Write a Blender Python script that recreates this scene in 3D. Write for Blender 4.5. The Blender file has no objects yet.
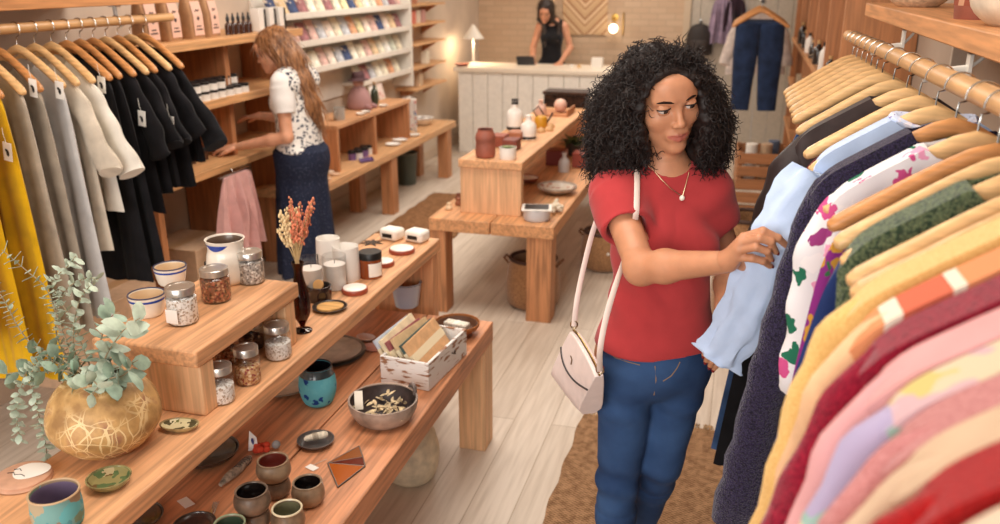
import bpy, bmesh, math, random
import numpy as np
from mathutils import Vector, Matrix, noise as mnoise
S = bpy.context.scene
COL = S.collection
PI = math.pi
R = math.radians

# ---------------------------------------------------------------- camera, world, lights, exposure
CAM_H, PITCH, YAW, FPX = 1.9, R(18.66), R(15.56), 850.0
cam_data = bpy.data.cameras.new('camera')
cam = bpy.data.objects.new('camera', cam_data); COL.objects.link(cam)
cam.location = (0, 0, CAM_H)
cam.rotation_euler = (PI/2 - PITCH, 0, YAW)
cam_data.sensor_width = 36.0
cam_data.lens = FPX/1000.0*36.0
cam_data.clip_start = .02; cam_data.clip_end = 60
cam_data.dof.use_dof = True
cam_data.dof.focus_distance = 2.1
cam_data.dof.aperture_fstop = 3.2
S.camera = cam
S.view_settings.view_transform = 'Standard'
S.view_settings.look = 'None'
S.view_settings.gamma = 1.0
S.view_settings.use_curve_mapping = False
S.view_settings.exposure = 0.12
try:
    S.cycles.use_denoising = True
    S.cycles.max_bounces = 8
    S.cycles.caustics_reflective = False; S.cycles.caustics_refractive = False
    S.cycles.sample_clamp_indirect = 6.0
except Exception:
    pass
w = bpy.data.worlds.new('world'); S.world = w; w.use_nodes = True
w.node_tree.nodes['Background'].inputs[0].default_value = (1.0, .95, .9, 1)
w.node_tree.nodes['Background'].inputs[1].default_value = .40

def area(name, loc, rot, sx, sy, power, col):
    d = bpy.data.lights.new(name, 'AREA'); d.shape = 'RECTANGLE'; d.size = sx; d.size_y = sy
    d.energy = power; d.color = col
    o = bpy.data.objects.new(name, d); COL.objects.link(o); o.location = loc; o.rotation_euler = rot
    return o
# daylight from the shop window behind the photographer, and the ceiling lights down the shop
area('shop_window_daylight', (-1.4, -3.2, 2.1), (R(82), 0, R(8)), 4.0, 2.6, 215, (1.0, .96, .92))
for i, (x, y, p) in enumerate(((-.7, 1.6, 30), (-1.4, 3.9, 46), (-1.7, 6.5, 52), (-1.2, 9.3, 30))):
    area('ceiling_light_%d' % i, (x, y, 2.86), (0, 0, 0), 1.5, 1.0, p, (1.0, .93, .84))

# ---------------------------------------------------------------- a pixel of the photograph -> a point on a known plane of the room
cp_, sp_, cy_, sy_ = math.cos(PITCH), math.sin(PITCH), math.cos(YAW), math.sin(YAW)
def at(px, py, x=None, y=None, z=None):
    r = (px-500)/FPX; u = (262-py)/FPX
    fw = cp_+u*sp_; v = u*cp_-sp_
    d = (r*cy_-fw*sy_, r*sy_+fw*cy_, v)
    t = x/d[0] if x is not None else y/d[1] if y is not None else (z-CAM_H)/d[2]
    return Vector((d[0]*t, d[1]*t, CAM_H+d[2]*t))
def depth(p):
    F = -p[0]*sy_+p[1]*cy_
    return F*cp_-(p[2]-CAM_H)*sp_

# ---------------------------------------------------------------- materials
def lin(c):
    return tuple(((v/255)/12.92 if v/255 <= .04045 else ((v/255+.055)/1.055)**2.4) for v in c)
MATS = {}
def newmat(name):
    m = bpy.data.materials.new(name); m.use_nodes = True
    nt = m.node_tree; b = nt.nodes['Principled BSDF']
    return m, nt, b
def node(nt, typ, **kw):
    n = nt.nodes.new(typ)
    for k, v in kw.items():
        if k.startswith('i_'):
            n.inputs[k[2:].replace('_', ' ')].default_value = v
        else: setattr(n, k, v)
    return n
def coords(nt, scale=(1, 1, 1)):
    tc = node(nt, 'ShaderNodeTexCoord'); mp = node(nt, 'ShaderNodeMapping')
    mp.inputs['Scale'].default_value = scale
    nt.links.new(tc.outputs['Object'], mp.inputs['Vector'])
    return mp.outputs['Vector']
def ramp(nt, fac, stops):
    r = node(nt, 'ShaderNodeValToRGB'); e = r.color_ramp.elements
    while len(e) < len(stops): e.new(.5)
    for q, (p, c) in zip(e, stops):
        q.position = p; q.color = (*lin(c), 1)
    nt.links.new(fac, r.inputs[0]); return r
def bump(nt, b, h, strength, dist=.002):
    n = node(nt, 'ShaderNodeBump'); n.inputs['Strength'].default_value = strength; n.inputs['Distance'].default_value = dist
    nt.links.new(h, n.inputs['Height']); nt.links.new(n.outputs[0], b.inputs['Normal'])
def solid(c, rough=.5, metal=0, spec=.5, coat=0, var=.0, vscale=30, bmp=0, bscale=200, sheen=0, alpha=None):
    key = ('s', c, rough, metal, spec, coat, var, vscale, bmp, bscale, sheen)
    if key in MATS: return MATS[key]
    m, nt, b = newmat('solid_%d' % len(MATS))
    b.inputs['Base Color'].default_value = (*lin(c), 1)
    b.inputs['Roughness'].default_value = rough; b.inputs['Metallic'].default_value = metal
    b.inputs['Specular IOR Level'].default_value = spec
    b.inputs['Coat Weight'].default_value = coat; b.inputs['Coat Roughness'].default_value = .08
    if sheen: b.inputs['Sheen Weight'].default_value = sheen
    if var:
        n = node(nt, 'ShaderNodeTexNoise'); n.inputs['Scale'].default_value = vscale; n.inputs['Detail'].default_value = 4
        nt.links.new(coords(nt), n.inputs['Vector'])
        lo = tuple(max(0, v*(1-var)) for v in c); hi = tuple(min(255, v*(1+var*.7)) for v in c)
        r = ramp(nt, n.outputs['Fac'], [(.3, lo), (.7, hi)])
        nt.links.new(r.outputs[0], b.inputs['Base Color'])
    if bmp:
        n = node(nt, 'ShaderNodeTexNoise'); n.inputs['Scale'].default_value = bscale; n.inputs['Detail'].default_value = 2
        nt.links.new(coords(nt), n.inputs['Vector']); bump(nt, b, n.outputs['Fac'], bmp)
    MATS[key] = m; return m
def cloth(c, var=.12, bmp=.35, rough=.9, scale=320, sheen=.15):
    return solid(c, rough=rough, spec=.15, var=var, vscale=14, bmp=bmp, bscale=scale, sheen=sheen)
def knit(c, c2=None, freq=220, bmp=.8):
    key = ('k', c, c2, freq, bmp)
    if key in MATS: return MATS[key]
    m, nt, b = newmat('knit_%d' % len(MATS)); v = coords(nt)
    b.inputs['Roughness'].default_value = .95; b.inputs['Specular IOR Level'].default_value = .1; b.inputs['Sheen Weight'].default_value = .3
    wv = node(nt, 'ShaderNodeTexVoronoi'); wv.inputs['Scale'].default_value = freq
    nt.links.new(v, wv.inputs['Vector'])
    c2 = c2 or tuple(x*.7 for x in c)
    nz = node(nt, 'ShaderNodeTexNoise'); nz.inputs['Scale'].default_value = freq*.5; nt.links.new(v, nz.inputs['Vector'])
    mx = node(nt, 'ShaderNodeMath', operation='MULTIPLY'); nt.links.new(wv.outputs['Distance'], mx.inputs[0]); nt.links.new(nz.outputs['Fac'], mx.inputs[1])
    r = ramp(nt, mx.outputs[0], [(.1, c), (.38, c2)])
    nt.links.new(r.outputs[0], b.inputs['Base Color']); bump(nt, b, wv.outputs['Distance'], bmp, .004)
    MATS[key] = m; return m
def spots(base, cols, scale=30, thr=.35, key2=0):
    """printed cloth: blotches of several colours on a ground"""
    key = ('p', base, tuple(cols), scale, thr, key2)
    if key in MATS: return MATS[key]
    m, nt, b = newmat('print_%d' % len(MATS)); v = coords(nt)
    b.inputs['Roughness'].default_value = .8; b.inputs['Specular IOR Level'].default_value = .15
    dn = node(nt, 'ShaderNodeTexNoise'); dn.inputs['Scale'].default_value = scale*1.5; nt.links.new(v, dn.inputs['Vector'])
    ad = node(nt, 'ShaderNodeVectorMath', operation='MULTIPLY_ADD'); ad.inputs[1].default_value = (1.2/scale,)*3
    nt.links.new(dn.outputs['Color'], ad.inputs[0]); nt.links.new(v, ad.inputs[2])
    vo = node(nt, 'ShaderNodeTexVoronoi'); vo.inputs['Scale'].default_value = scale
    nt.links.new(ad.outputs[0], vo.inputs['Vector'])
    sp = node(nt, 'ShaderNodeSeparateColor'); nt.links.new(vo.outputs['Color'], sp.inputs[0])
    n = len(cols)
    r = ramp(nt, sp.outputs[0], [((i+.02)/n, c) for i, c in enumerate(cols)]); r.color_ramp.interpolation = 'CONSTANT'
    th = node(nt, 'ShaderNodeMath', operation='LESS_THAN'); th.inputs[1].default_value = thr
    nt.links.new(vo.outputs['Distance'], th.inputs[0])
    mx = node(nt, 'ShaderNodeMix', data_type='RGBA'); mx.inputs[6].default_value = (*lin(base), 1)
    nt.links.new(th.outputs[0], mx.inputs[0]); nt.links.new(r.outputs[0], mx.inputs[7])
    nt.links.new(mx.outputs[2], b.inputs['Base Color'])
    MATS[key] = m; return m
def stripes(stops, axis='x', freq=6, rough=.85, phase=0, distort=0):
    key = ('st', tuple(stops), axis, freq, phase)
    if key in MATS: return MATS[key]
    m, nt, b = newmat('stripes_%d' % len(MATS)); v = coords(nt)
    b.inputs['Roughness'].default_value = rough; b.inputs['Specular IOR Level'].default_value = .15
    s = node(nt, 'ShaderNodeSeparateXYZ'); nt.links.new(v, s.inputs[0])
    mu = node(nt, 'ShaderNodeMath', operation='MULTIPLY_ADD'); mu.inputs[1].default_value = freq; mu.inputs[2].default_value = phase
    nt.links.new(s.outputs['xyz'.index(axis)], mu.inputs[0])
    fr = node(nt, 'ShaderNodeMath', operation='FRACT'); nt.links.new(mu.outputs[0], fr.inputs[0])
    r = ramp(nt, fr.outputs[0], stops); r.color_ramp.interpolation = 'CONSTANT'
    nt.links.new(r.outputs[0], b.inputs['Base Color'])
    MATS[key] = m; return m
def wood(c=(196, 138, 92), axis='y', dark=.72, rough=.5, scale=1.0, seed=0.0):
    key = ('w', c, axis, dark, rough, scale, seed)
    if key in MATS: return MATS[key]
    m, nt, b = newmat('wood_%d' % len(MATS))
    sc = [13*scale]*3; sc['xyz'.index(axis)] = .7*scale
    v = coords(nt, tuple(sc))
    n0 = node(nt, 'ShaderNodeTexNoise'); n0.inputs['Scale'].default_value = 1.3; n0.inputs['Detail'].default_value = 3
    nt.links.new(v, n0.inputs['Vector'])
    wv = node(nt, 'ShaderNodeMath', operation='SINE')
    mu = node(nt, 'ShaderNodeMath', operation='MULTIPLY_ADD'); mu.inputs[1].default_value = 34; mu.inputs[2].default_value = seed
    nt.links.new(n0.outputs['Fac'], mu.inputs[0]); nt.links.new(mu.outputs[0], wv.inputs[0])
    n1 = node(nt, 'ShaderNodeTexNoise'); n1.inputs['Scale'].default_value = 7; n1.inputs['Detail'].default_value = 5
    nt.links.new(v, n1.inputs['Vector'])
    mr = node(nt, 'ShaderNodeMath', operation='MULTIPLY_ADD'); mr.inputs[1].default_value = .13
    nt.links.new(wv.outputs[0], mr.inputs[0]); nt.links.new(n1.outputs['Fac'], mr.inputs[2])
    hi = tuple(min(255, x*1.08) for x in c); lo = tuple(x*(.45+.55*dark) for x in c)
    r = ramp(nt, mr.outputs[0], [(.25, lo), (.55, c), (.8, hi)])
    nt.links.new(r.outputs[0], b.inputs['Base Color'])
    b.inputs['Roughness'].default_value = rough; b.inputs['Specular IOR Level'].default_value = .35
    bump(nt, b, mr.outputs[0], .12, .002)
    MATS[key] = m; return m
def glass(c=(255, 255, 255), rough=.02):
    """thin clear or tinted glass: see-through with a glossy reflection that grows at grazing angles"""
    key = ('g', c, rough)
    if key in MATS: return MATS[key]
    m, nt, b = newmat('glass_%d' % len(MATS)); out = nt.nodes['Material Output']; nt.nodes.remove(b)
    tr = node(nt, 'ShaderNodeBsdfTransparent'); tr.inputs[0].default_value = (*lin(c), 1)
    gl = node(nt, 'ShaderNodeBsdfGlossy'); gl.inputs['Roughness'].default_value = max(rough, .03)
    lw = node(nt, 'ShaderNodeLayerWeight'); lw.inputs[0].default_value = .12; fr = node(nt, 'ShaderNodeMath', operation='MULTIPLY_ADD'); fr.inputs[1].default_value = .35; fr.inputs[2].default_value = .03; nt.links.new(lw.outputs['Facing'], fr.inputs[0])
    mx = node(nt, 'ShaderNodeMixShader'); nt.links.new(fr.outputs[0], mx.inputs[0]); nt.links.new(tr.outputs[0], mx.inputs[1]); nt.links.new(gl.outputs[0], mx.inputs[2])
    nt.links.new(mx.outputs[0], out.inputs[0]); MATS[key] = m; return m
def glow(c, strength):
    m, nt, b = newmat('glow_%d' % len(MATS)); MATS[('gl', c, strength)] = m
    b.inputs['Base Color'].default_value = (*lin(c), 1); b.inputs['Emission Color'].default_value = (*lin(c), 1)
    b.inputs['Emission Strength'].default_value = strength; return m

W_OR = (205, 140, 92); W_PALE = (222, 170, 118)

# ---------------------------------------------------------------- things
def tag(o, label=None, cat=None, group=None, kind=None):
    if label: o['label'] = label
    if cat: o['category'] = cat
    if group: o['group'] = group
    if kind: o['kind'] = kind
    return o
def thing(name, label, cat, loc=(0, 0, 0), rz=0, group=None):
    o = bpy.data.objects.new(name, None); COL.objects.link(o)
    o.empty_display_size = .05; o.location = loc; o.rotation_euler = (0, 0, rz)
    return tag(o, label, cat, group)
def dup(root, loc, rz=None, label=None, group=None, mats=None):
    """a copy of a thing with copies of its parts and sub-parts"""
    r = root.copy(); COL.objects.link(r); r.location = loc
    if rz is not None: r.rotation_euler = (0, 0, rz)
    if label: r['label'] = label
    if group: r['group'] = group
    for ch in list(root.children):
        c = ch.copy(); COL.objects.link(c); c.parent = r
        for g in list(ch.children):
            d = g.copy(); COL.objects.link(d); d.parent = c
    return r

class MB:
    def __init__(s): s.v = []; s.f = []
    def add(s, v, f):
        o = len(s.v); s.v += [tuple(p) for p in v]; s.f += [tuple(i+o for i in q) for q in f]; return s
    def box(s, x0, x1, y0, y1, z0, z1, M=None):
        v = [Vector((x, y, z)) for x in (x0, x1) for y in (y0, y1) for z in (z0, z1)]
        if M is not None: v = [M @ p for p in v]
        return s.add(v, [(0, 1, 3, 2), (4, 6, 7, 5), (0, 4, 5, 1), (2, 3, 7, 6), (0, 2, 6, 4), (1, 5, 7, 3)])
    def lathe(s, prof, n=28, c=(0, 0, 0), sx=1, sy=1, M=None, wob=0, seed=0, cap=True):
        """prof: (r, z) from the bottom axis up the outside (and back down inside for hollow ware)"""
        v = []; f = []
        for j, (r, z) in enumerate(prof):
            for i in range(n):
                a = 2*PI*i/n
                q = 1 + (wob*math.sin(2*a+seed+z*20)+wob*.6*math.sin(3*a+seed*2) if wob else 0)
                p = Vector((c[0]+r*q*sx*math.cos(a), c[1]+r*q*sy*math.sin(a), c[2]+z))
                v.append(M @ p if M is not None else p)
        for j in range(len(prof)-1):
            for i in range(n):
                k = (i+1) % n
                f.append((j*n+i, j*n+k, (j+1)*n+k, (j+1)*n+i))
        if cap and prof[0][0] > 2e-4: f.append(tuple(reversed(range(n))))
        if cap and prof[-1][0] > 2e-4: f.append(tuple((len(prof)-1)*n+i for i in range(n)))
        return s.add(v, f)
    def tube(s, pts, rad, n=8, cap=True, flat=1.0, up=None, closed=False):
        """tube along pts; rad a number or list; flat scales the second cross axis"""
        pts = [Vector(p) for p in pts]; N = len(pts)
        rs = rad if isinstance(rad, (list, tuple)) else [rad]*N
        v = []; f = []; ref = Vector(up) if up else None; prev = None
        for j, p in enumerate(pts):
            if closed: t = (pts[(j+1) % N]-pts[j-1])
            else: t = pts[min(j+1, N-1)]-pts[max(j-1, 0)]
            if t.length < 1e-9: t = Vector((0, 0, 1))
            t.normalize()
            if ref is not None: a = t.cross(ref)
            elif prev is None: a = t.cross(Vector((0, 0, 1)) if abs(t.z) < .9 else Vector((1, 0, 0)))
            else: a = prev-t*prev.dot(t)
            if a.length < 1e-6: a = t.orthogonal()
            a.normalize(); b = t.cross(a); prev = a
            fl = flat[j] if isinstance(flat, (list, tuple)) else flat
            for i in range(n):
                g = 2*PI*i/n
                v.append(p+a*(rs[j]*math.cos(g))+b*(rs[j]*fl*math.sin(g)))
        m = N if closed else N-1
        for j in range(m):
            for i in range(n):
                k = (i+1) % n; q = (j+1) % N
                f.append((j*n+i, j*n+k, q*n+k, q*n+i))
        if cap and not closed:
            f.append(tuple(reversed(range(n)))); f.append(tuple((N-1)*n+i for i in range(n)))
        return s.add(v, f)
    def ball(s, c, r, n=16, m=10, sc=(1, 1, 1)):
        prof = [(r*math.sin(PI*j/m), -r*math.cos(PI*j/m)) for j in range(m+1)]
        prof = [(max(a, 1e-5), b) for a, b in prof]
        v = []; f = []
        for a, b in prof:
            for i in range(n):
                g = 2*PI*i/n; v.append((c[0]+a*math.cos(g)*sc[0], c[1]+a*math.sin(g)*sc[1], c[2]+b*sc[2]))
        for j in range(m):
            for i in range(n):
                k = (i+1) % n; f.append((j*n+i, j*n+k, (j+1)*n+k, (j+1)*n+i))
        return s.add(v, f)
    def prism(s, poly, d0, d1, axis='y'):
        n = len(poly)
        def P(a, b, d): return (a, d, b) if axis == 'y' else (d, a, b) if axis == 'x' else (a, b, d)
        v = [P(a, b, d0) for a, b in poly]+[P(a, b, d1) for a, b in poly]
        f = [tuple(reversed(range(n))), tuple(range(n, 2*n))]+[(i, (i+1) % n, n+(i+1) % n, n+i) for i in range(n)]
        return s.add(v, f)
    def leaf(s, p, d, up, L, W, bend=.2):
        """a small pointed-oval leaf with a little thickness from p along d"""
        d = Vector(d).normalized(); a = d.cross(Vector(up))
        a = a.normalized() if a.length > 1e-5 else d.orthogonal().normalized()
        n = a.cross(d)
        st = [(0, .12), (.25, .8), (.55, 1), (.85, .6), (1, .05)]
        v = []; f = []
        for t, q in st:
            c = Vector(p)+d*(L*t)+n*(-bend*L*t*t)
            v += [c-a*(W*q/2), c+n*(W*.06), c+a*(W*q/2), c-n*(W*.06)]
        for j in range(len(st)-1):
            for i in range(4):
                k = (i+1) % 4; f.append((j*4+i, j*4+k, j*4+4+k, j*4+4+i))
        f += [(3, 2, 1, 0), tuple(16+i for i in range(4))]
        return s.add(v, f)
    def build(s, name, m, parent=None, loc=None, bevel=0, smooth=True, rz=None):
        me = bpy.data.meshes.new(name); me.from_pydata(s.v, [], s.f)
        bm = bmesh.new(); bm.from_mesh(me); bmesh.ops.recalc_face_normals(bm, faces=bm.faces); bm.to_mesh(me); bm.free()
        o = bpy.data.objects.new(name, me); COL.objects.link(o)
        if m: me.materials.append(m)
        if parent is not None: o.parent = parent
        if loc is not None: o.location = loc
        if rz is not None: o.rotation_euler = (0, 0, rz)
        if smooth: me.shade_smooth()
        if bevel:
            b = o.modifiers.new('bevel', 'BEVEL'); b.width = bevel; b.segments = 2; b.limit_method = 'ANGLE'; b.angle_limit = R(40)
        if smooth:
            try: me.set_sharp_from_angle(angle=R(42))
            except Exception: pass
        return o
def hollow(prof, t=.004):
    """close an outside profile (bottom to rim) with an inside one t thinner"""
    ins = [(max(r-t, 1e-4), z) for r, z in reversed(prof)]
    ins = [(r, max(z, prof[0][1]+t)) for r, z in ins]
    return [(1e-4, prof[0][1])]+prof+ins+[(1e-4, prof[0][1]+t)]
def struct(name, mb, m, bevel=0, smooth=False):
    o = mb.build(name, m, bevel=bevel, smooth=smooth); o['kind'] = 'structure'; return o

# ---------------------------------------------------------------- the room
XL, XR, YB, YF, ZC = -3.2, .84, 10.5, -.6, 2.9
m, nt, b = newmat('floor_boards'); MATS['floor'] = m
v = coords(nt, (1, 1, 1))
br = node(nt, 'ShaderNodeTexBrick'); br.offset = .5
mp2 = node(nt, 'ShaderNodeMapping'); mp2.inputs['Rotation'].default_value = (0, 0, PI/2); nt.links.new(v, mp2.inputs['Vector'])
nt.links.new(mp2.outputs[0], br.inputs['Vector'])
for k, val in (('Scale', 1), ('Brick Width', 2.2), ('Row Height', .17), ('Mortar Size', .0025)): br.inputs[k].default_value = val
br.inputs['Color1'].default_value = (*lin((216, 203, 188)), 1); br.inputs['Color2'].default_value = (*lin((203, 188, 171)), 1)
br.inputs['Mortar'].default_value = (*lin((176, 158, 138)), 1)
mp3 = node(nt, 'ShaderNodeMapping'); mp3.inputs['Scale'].default_value = (14, .8, 1); nt.links.new(v, mp3.inputs['Vector'])
nz = node(nt, 'ShaderNodeTexNoise'); nz.inputs['Scale'].default_value = 3; nz.inputs['Detail'].default_value = 6; nt.links.new(mp3.outputs[0], nz.inputs['Vector'])
rr = ramp(nt, nz.outputs['Fac'], [(.3, (205, 196, 186)), (.6, (255, 255, 255))])
mx = node(nt, 'ShaderNodeMix', data_type='RGBA', blend_type='MULTIPLY'); mx.inputs[0].default_value = .55
nt.links.new(br.outputs['Color'], mx.inputs[6]); nt.links.new(rr.outputs[0], mx.inputs[7]); nt.links.new(mx.outputs[2], b.inputs['Base Color'])
b.inputs['Roughness'].default_value = .5
struct('floor', MB().box(XL-.1, XR+.1, YF, YB+.1, -.06, 0), m)
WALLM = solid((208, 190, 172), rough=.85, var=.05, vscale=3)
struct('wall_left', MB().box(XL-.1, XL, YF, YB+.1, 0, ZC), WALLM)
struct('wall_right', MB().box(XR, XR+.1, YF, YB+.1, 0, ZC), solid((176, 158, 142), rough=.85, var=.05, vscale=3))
struct('ceiling', MB().box(XL-.1, XR+.1, YF, YB+.1, ZC, ZC+.06), solid((235, 228, 218), rough=.9))
struct('baseboard_left', MB().box(XL, XL+.018, YF, YB, 0, .11), solid((196, 176, 156), rough=.6), bevel=.003)
# back wall: plaster over old brick on the counter side, pale boards on the other
m, nt, b = newmat('old_brick'); MATS['brick'] = m
v = coords(nt); mpb = node(nt, 'ShaderNodeMapping'); mpb.inputs['Rotation'].default_value = (PI/2, 0, 0); nt.links.new(v, mpb.inputs['Vector'])
br = node(nt, 'ShaderNodeTexBrick'); nt.links.new(mpb.outputs[0], br.inputs['Vector'])
for k, val in (('Scale', 1), ('Brick Width', .2), ('Row Height', .07), ('Mortar Size', .006)): br.inputs[k].default_value = val
br.inputs['Color1'].default_value = (*lin((204, 176, 148)), 1); br.inputs['Color2'].default_value = (*lin((194, 164, 136)), 1)
br.inputs['Mortar'].default_value = (*lin((186, 160, 134)), 1)
nt.links.new(br.outputs['Color'], b.inputs['Base Color']); b.inputs['Roughness'].default_value = .9; bump(nt, b, br.outputs['Fac'], .3, .003)
struct('wall_back', MB().box(XL, -.68, YB, YB+.1, 0, ZC), m)
pb = MB()
for i in range(9):
    x = -.68+i*.17; pb.box(x, x+.166, YB+.005, YB+.1, 0, ZC)
struct('wall_back_boards', pb, solid((188, 176, 160), rough=.7, var=.05), bevel=.004)
struct('trim_1', MB().box(-.70, -.62, YB-.03, YB, 0, ZC), solid((198, 176, 150), rough=.7), bevel=.004)

# ---------------------------------------------------------------- rugs
def rug(name, label, x0, x1, y0, y1, c1, c2, fringe=True, rz=0):
    cx, cy = (x0+x1)/2, (y0+y1)/2
    t = thing(name, label, 'rug', (cx, cy, 0), rz)
    m, nt, b = newmat('jute'); MATS[('rug', label)] = m; vv = coords(nt)
    s = node(nt, 'ShaderNodeSeparateXYZ'); nt.links.new(vv, s.inputs[0])
    outs = []
    for k, fq in ((0, 330), (1, 420)):
        a = node(nt, 'ShaderNodeMath', operation='MULTIPLY'); a.inputs[1].default_value = fq; nt.links.new(s.outputs[k], a.inputs[0])
        q = node(nt, 'ShaderNodeMath', operation='SINE'); nt.links.new(a.outputs[0], q.inputs[0]); outs.append(q)
    mm = node(nt, 'ShaderNodeMath', operation='MULTIPLY'); nt.links.new(outs[0].outputs[0], mm.inputs[0]); nt.links.new(outs[1].outputs[0], mm.inputs[1])
    nz = node(nt, 'ShaderNodeTexNoise'); nz.inputs['Scale'].default_value = 40; nz.inputs['Detail'].default_value = 6; nt.links.new(vv, nz.inputs['Vector'])
    ma = node(nt, 'ShaderNodeMath', operation='MULTIPLY_ADD'); ma.inputs[1].default_value = .22; nt.links.new(mm.outputs[0], ma.inputs[0]); nt.links.new(nz.outputs['Fac'], ma.inputs[2])
    r = ramp(nt, ma.outputs[0], [(.3, c2), (.7, c1)]); nt.links.new(r.outputs[0], b.inputs['Base Color'])
    b.inputs['Roughness'].default_value = .95; b.inputs['Specular IOR Level'].default_value = .1
    bump(nt, b, ma.outputs[0], .7, .004)
    q = MB(); nx, ny = 24, 40; hx, hy = (x1-x0)/2, (y1-y0)/2
    rg = random.Random(5); vs = []; fs = []
    for j in range(ny+1):
        for i in range(nx+1):
            x = -hx+2*hx*i/nx; y = -hy+2*hy*j/ny
            e = .006*math.sin(j*1.3) if i in (0, nx) else 0
            vs.append((x+e, y, .011+.002*math.sin(i*2.1+j*.7)))
    for j in range(ny):
        for i in range(nx):
            a = j*(nx+1)+i; fs.append((a, a+1, a+nx+2, a+nx+1))
    n0 = len(vs); vs += [(x, y, .0005) for x, y, z in vs]
    fs += [tuple(reversed([i+n0 for i in f])) for f in fs[:]]
    ring = [i for i in range(nx+1)]+[j*(nx+1)+nx for j in range(1, ny+1)]+[ny*(nx+1)+i for i in range(nx-1, -1, -1)]+[j*(nx+1) for j in range(ny-1, 0, -1)]
    for a, c in zip(ring, ring[1:]+ring[:1]): fs.append((c, a, a+n0, c+n0))
    q.add(vs, fs).build('woven_mat', m, t)
    if fringe:
        for sgn in (1, -1):
            fr = MB()
            for i in range(110):
                x = -hx+2*hx*(i+.5)/110+rg.uniform(-.004, .004); L = rg.uniform(.03, .06); dx = rg.uniform(-.025, .025)
                fr.tube([(x, sgn*(hy-.005), .008), (x+dx*.5, sgn*(hy+L*.5), .012+rg.random()*.012), (x+dx, sgn*(hy+L), .004)], [.003, .0025, .0015], 5)
            fr.build('fringe', solid((176, 140, 98), rough=.95, var=.2), t)
rug('jute_rug', 'brown woven jute rug with a frayed fringe under the shopper in the red top', -.56, .34, 1.1, 3.42, (172, 134, 100), (112, 82, 58))
rug('floor_mat', 'plain brown floor mat in the aisle beside the long low bench', -2.62, -2.0, 5.1, 7.15, (158, 116, 82), (112, 80, 54), fringe=False)

# ---------------------------------------------------------------- tables and benches (tops and legs are parts)
def planks(mb, x0, x1, y0, y1, z0, z1, cuts):
    xs = [x0]+list(cuts)+[x1]
    for a, c in zip(xs, xs[1:]): mb.box(a+.003, c-.003, y0, y1, z0, z1)
    return mb
LT, UT, RT = .545, .82, 1.01          # lower table, upper bench and riser tops
t = thing('display_table', 'low plank-topped wooden display table in front, crate of cards and cups on it', 'table', (-1.3, 1.9, 0))
def rel(mb, t):
    l = t.location; mb.v = [(a-l[0], b-l[1], c-l[2]) for a, b, c in mb.v]; return mb
rel(planks(MB(), -1.72, -.895, .47, 3.12, LT-.085, LT, (-1.45, -1.185)), t).build('table_top', wood((206, 142, 102), 'y', .66, seed=1), t, bevel=.004)
for x0, x1, y0, y1 in ((-1.015, -.9, 3.0, 3.118), (-1.71, -1.595, 3.0, 3.118), (-1.015, -.9, .5, .62), (-1.71, -1.595, .5, .62)):
    rel(MB().box(x0, x1, y0, y1, 0, LT-.085), t).build('leg', wood((228, 182, 138), 'z', .8, seed=2), t, bevel=.004)
t = thing('display_bench', 'higher narrow wooden bench behind, carrying pots, dishes, jars and candles', 'bench', (-1.33, 1.9, 0))
rel(planks(MB(), -1.5, -1.19, .3, 3.32, UT-.055, UT, ()), t).build('bench_top', wood((218, 164, 120), 'y', .72, seed=4), t, bevel=.005)
for y0, y1 in ((3.235, 3.3), (.36, .425)):
    rel(MB().box(-1.48, -1.2, y0, y1, 0, UT-.055), t).build('end_panel', wood((210, 152, 108), 'z', .72, seed=5), t, bevel=.004)
t = thing('riser_shelf', 'small wooden riser shelf on the bench with pitcher and seed jars on top', 'riser', (-1.42, 1.9, UT))
rel(MB().box(-1.56, -1.25, 1.66, 2.19, RT-.048, RT), t).build('riser_top', wood((214, 160, 116), 'y', .72, seed=8), t, bevel=.006)
for y0, y1 in ((1.675, 1.735), (2.105, 2.165)):
    rel(MB().box(-1.54, -1.255, y0, y1, UT, RT-.048), t).build('end_panel', wood((228, 182, 138), 'z', .8, seed=9), t, bevel=.004)

# middle table with a box riser
t = thing('display_table', 'wooden table in the middle of the shop with a tall box riser on it', 'table', (-1.28, 6, 0))
MT = .58
rel(planks(MB(), -1.66, -.92, 4.42, 7.5, MT-.075, MT, (-1.29,)), t).build('table_top', wood((210, 154, 108), 'y', .7, seed=11), t, bevel=.005)
for x0, x1, y0, y1 in ((-1.08, -.935, 4.43, 4.56), (-1.655, -1.56, 4.43, 4.56), (-1.08, -.935, 7.3, 7.43), (-1.655, -1.56, 7.3, 7.43)):
    rel(MB().box(x0, x1, y0, y1, 0, MT-.075), t).build('leg', wood((196, 138, 96), 'z', .62, seed=12), t, bevel=.004)
t = thing('box_riser', 'tall open wooden box riser with red vases and bottles, on the middle table', 'riser', (-1.3, 5.6, MT))
M2 = .90
rel(MB().box(-1.52, -1.14, 4.56, 7.0, M2-.045, M2), t).build('riser_top', wood((212, 160, 116), 'y', .76, seed=14), t, bevel=.004)
for y0, y1 in ((4.58, 4.64), (6.9, 6.96)):
    rel(MB().box(-1.515, -1.15, y0, y1, MT, M2-.045), t).build('end_panel', wood((222, 174, 132), 'z', .84, seed=15), t, bevel=.004)

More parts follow.
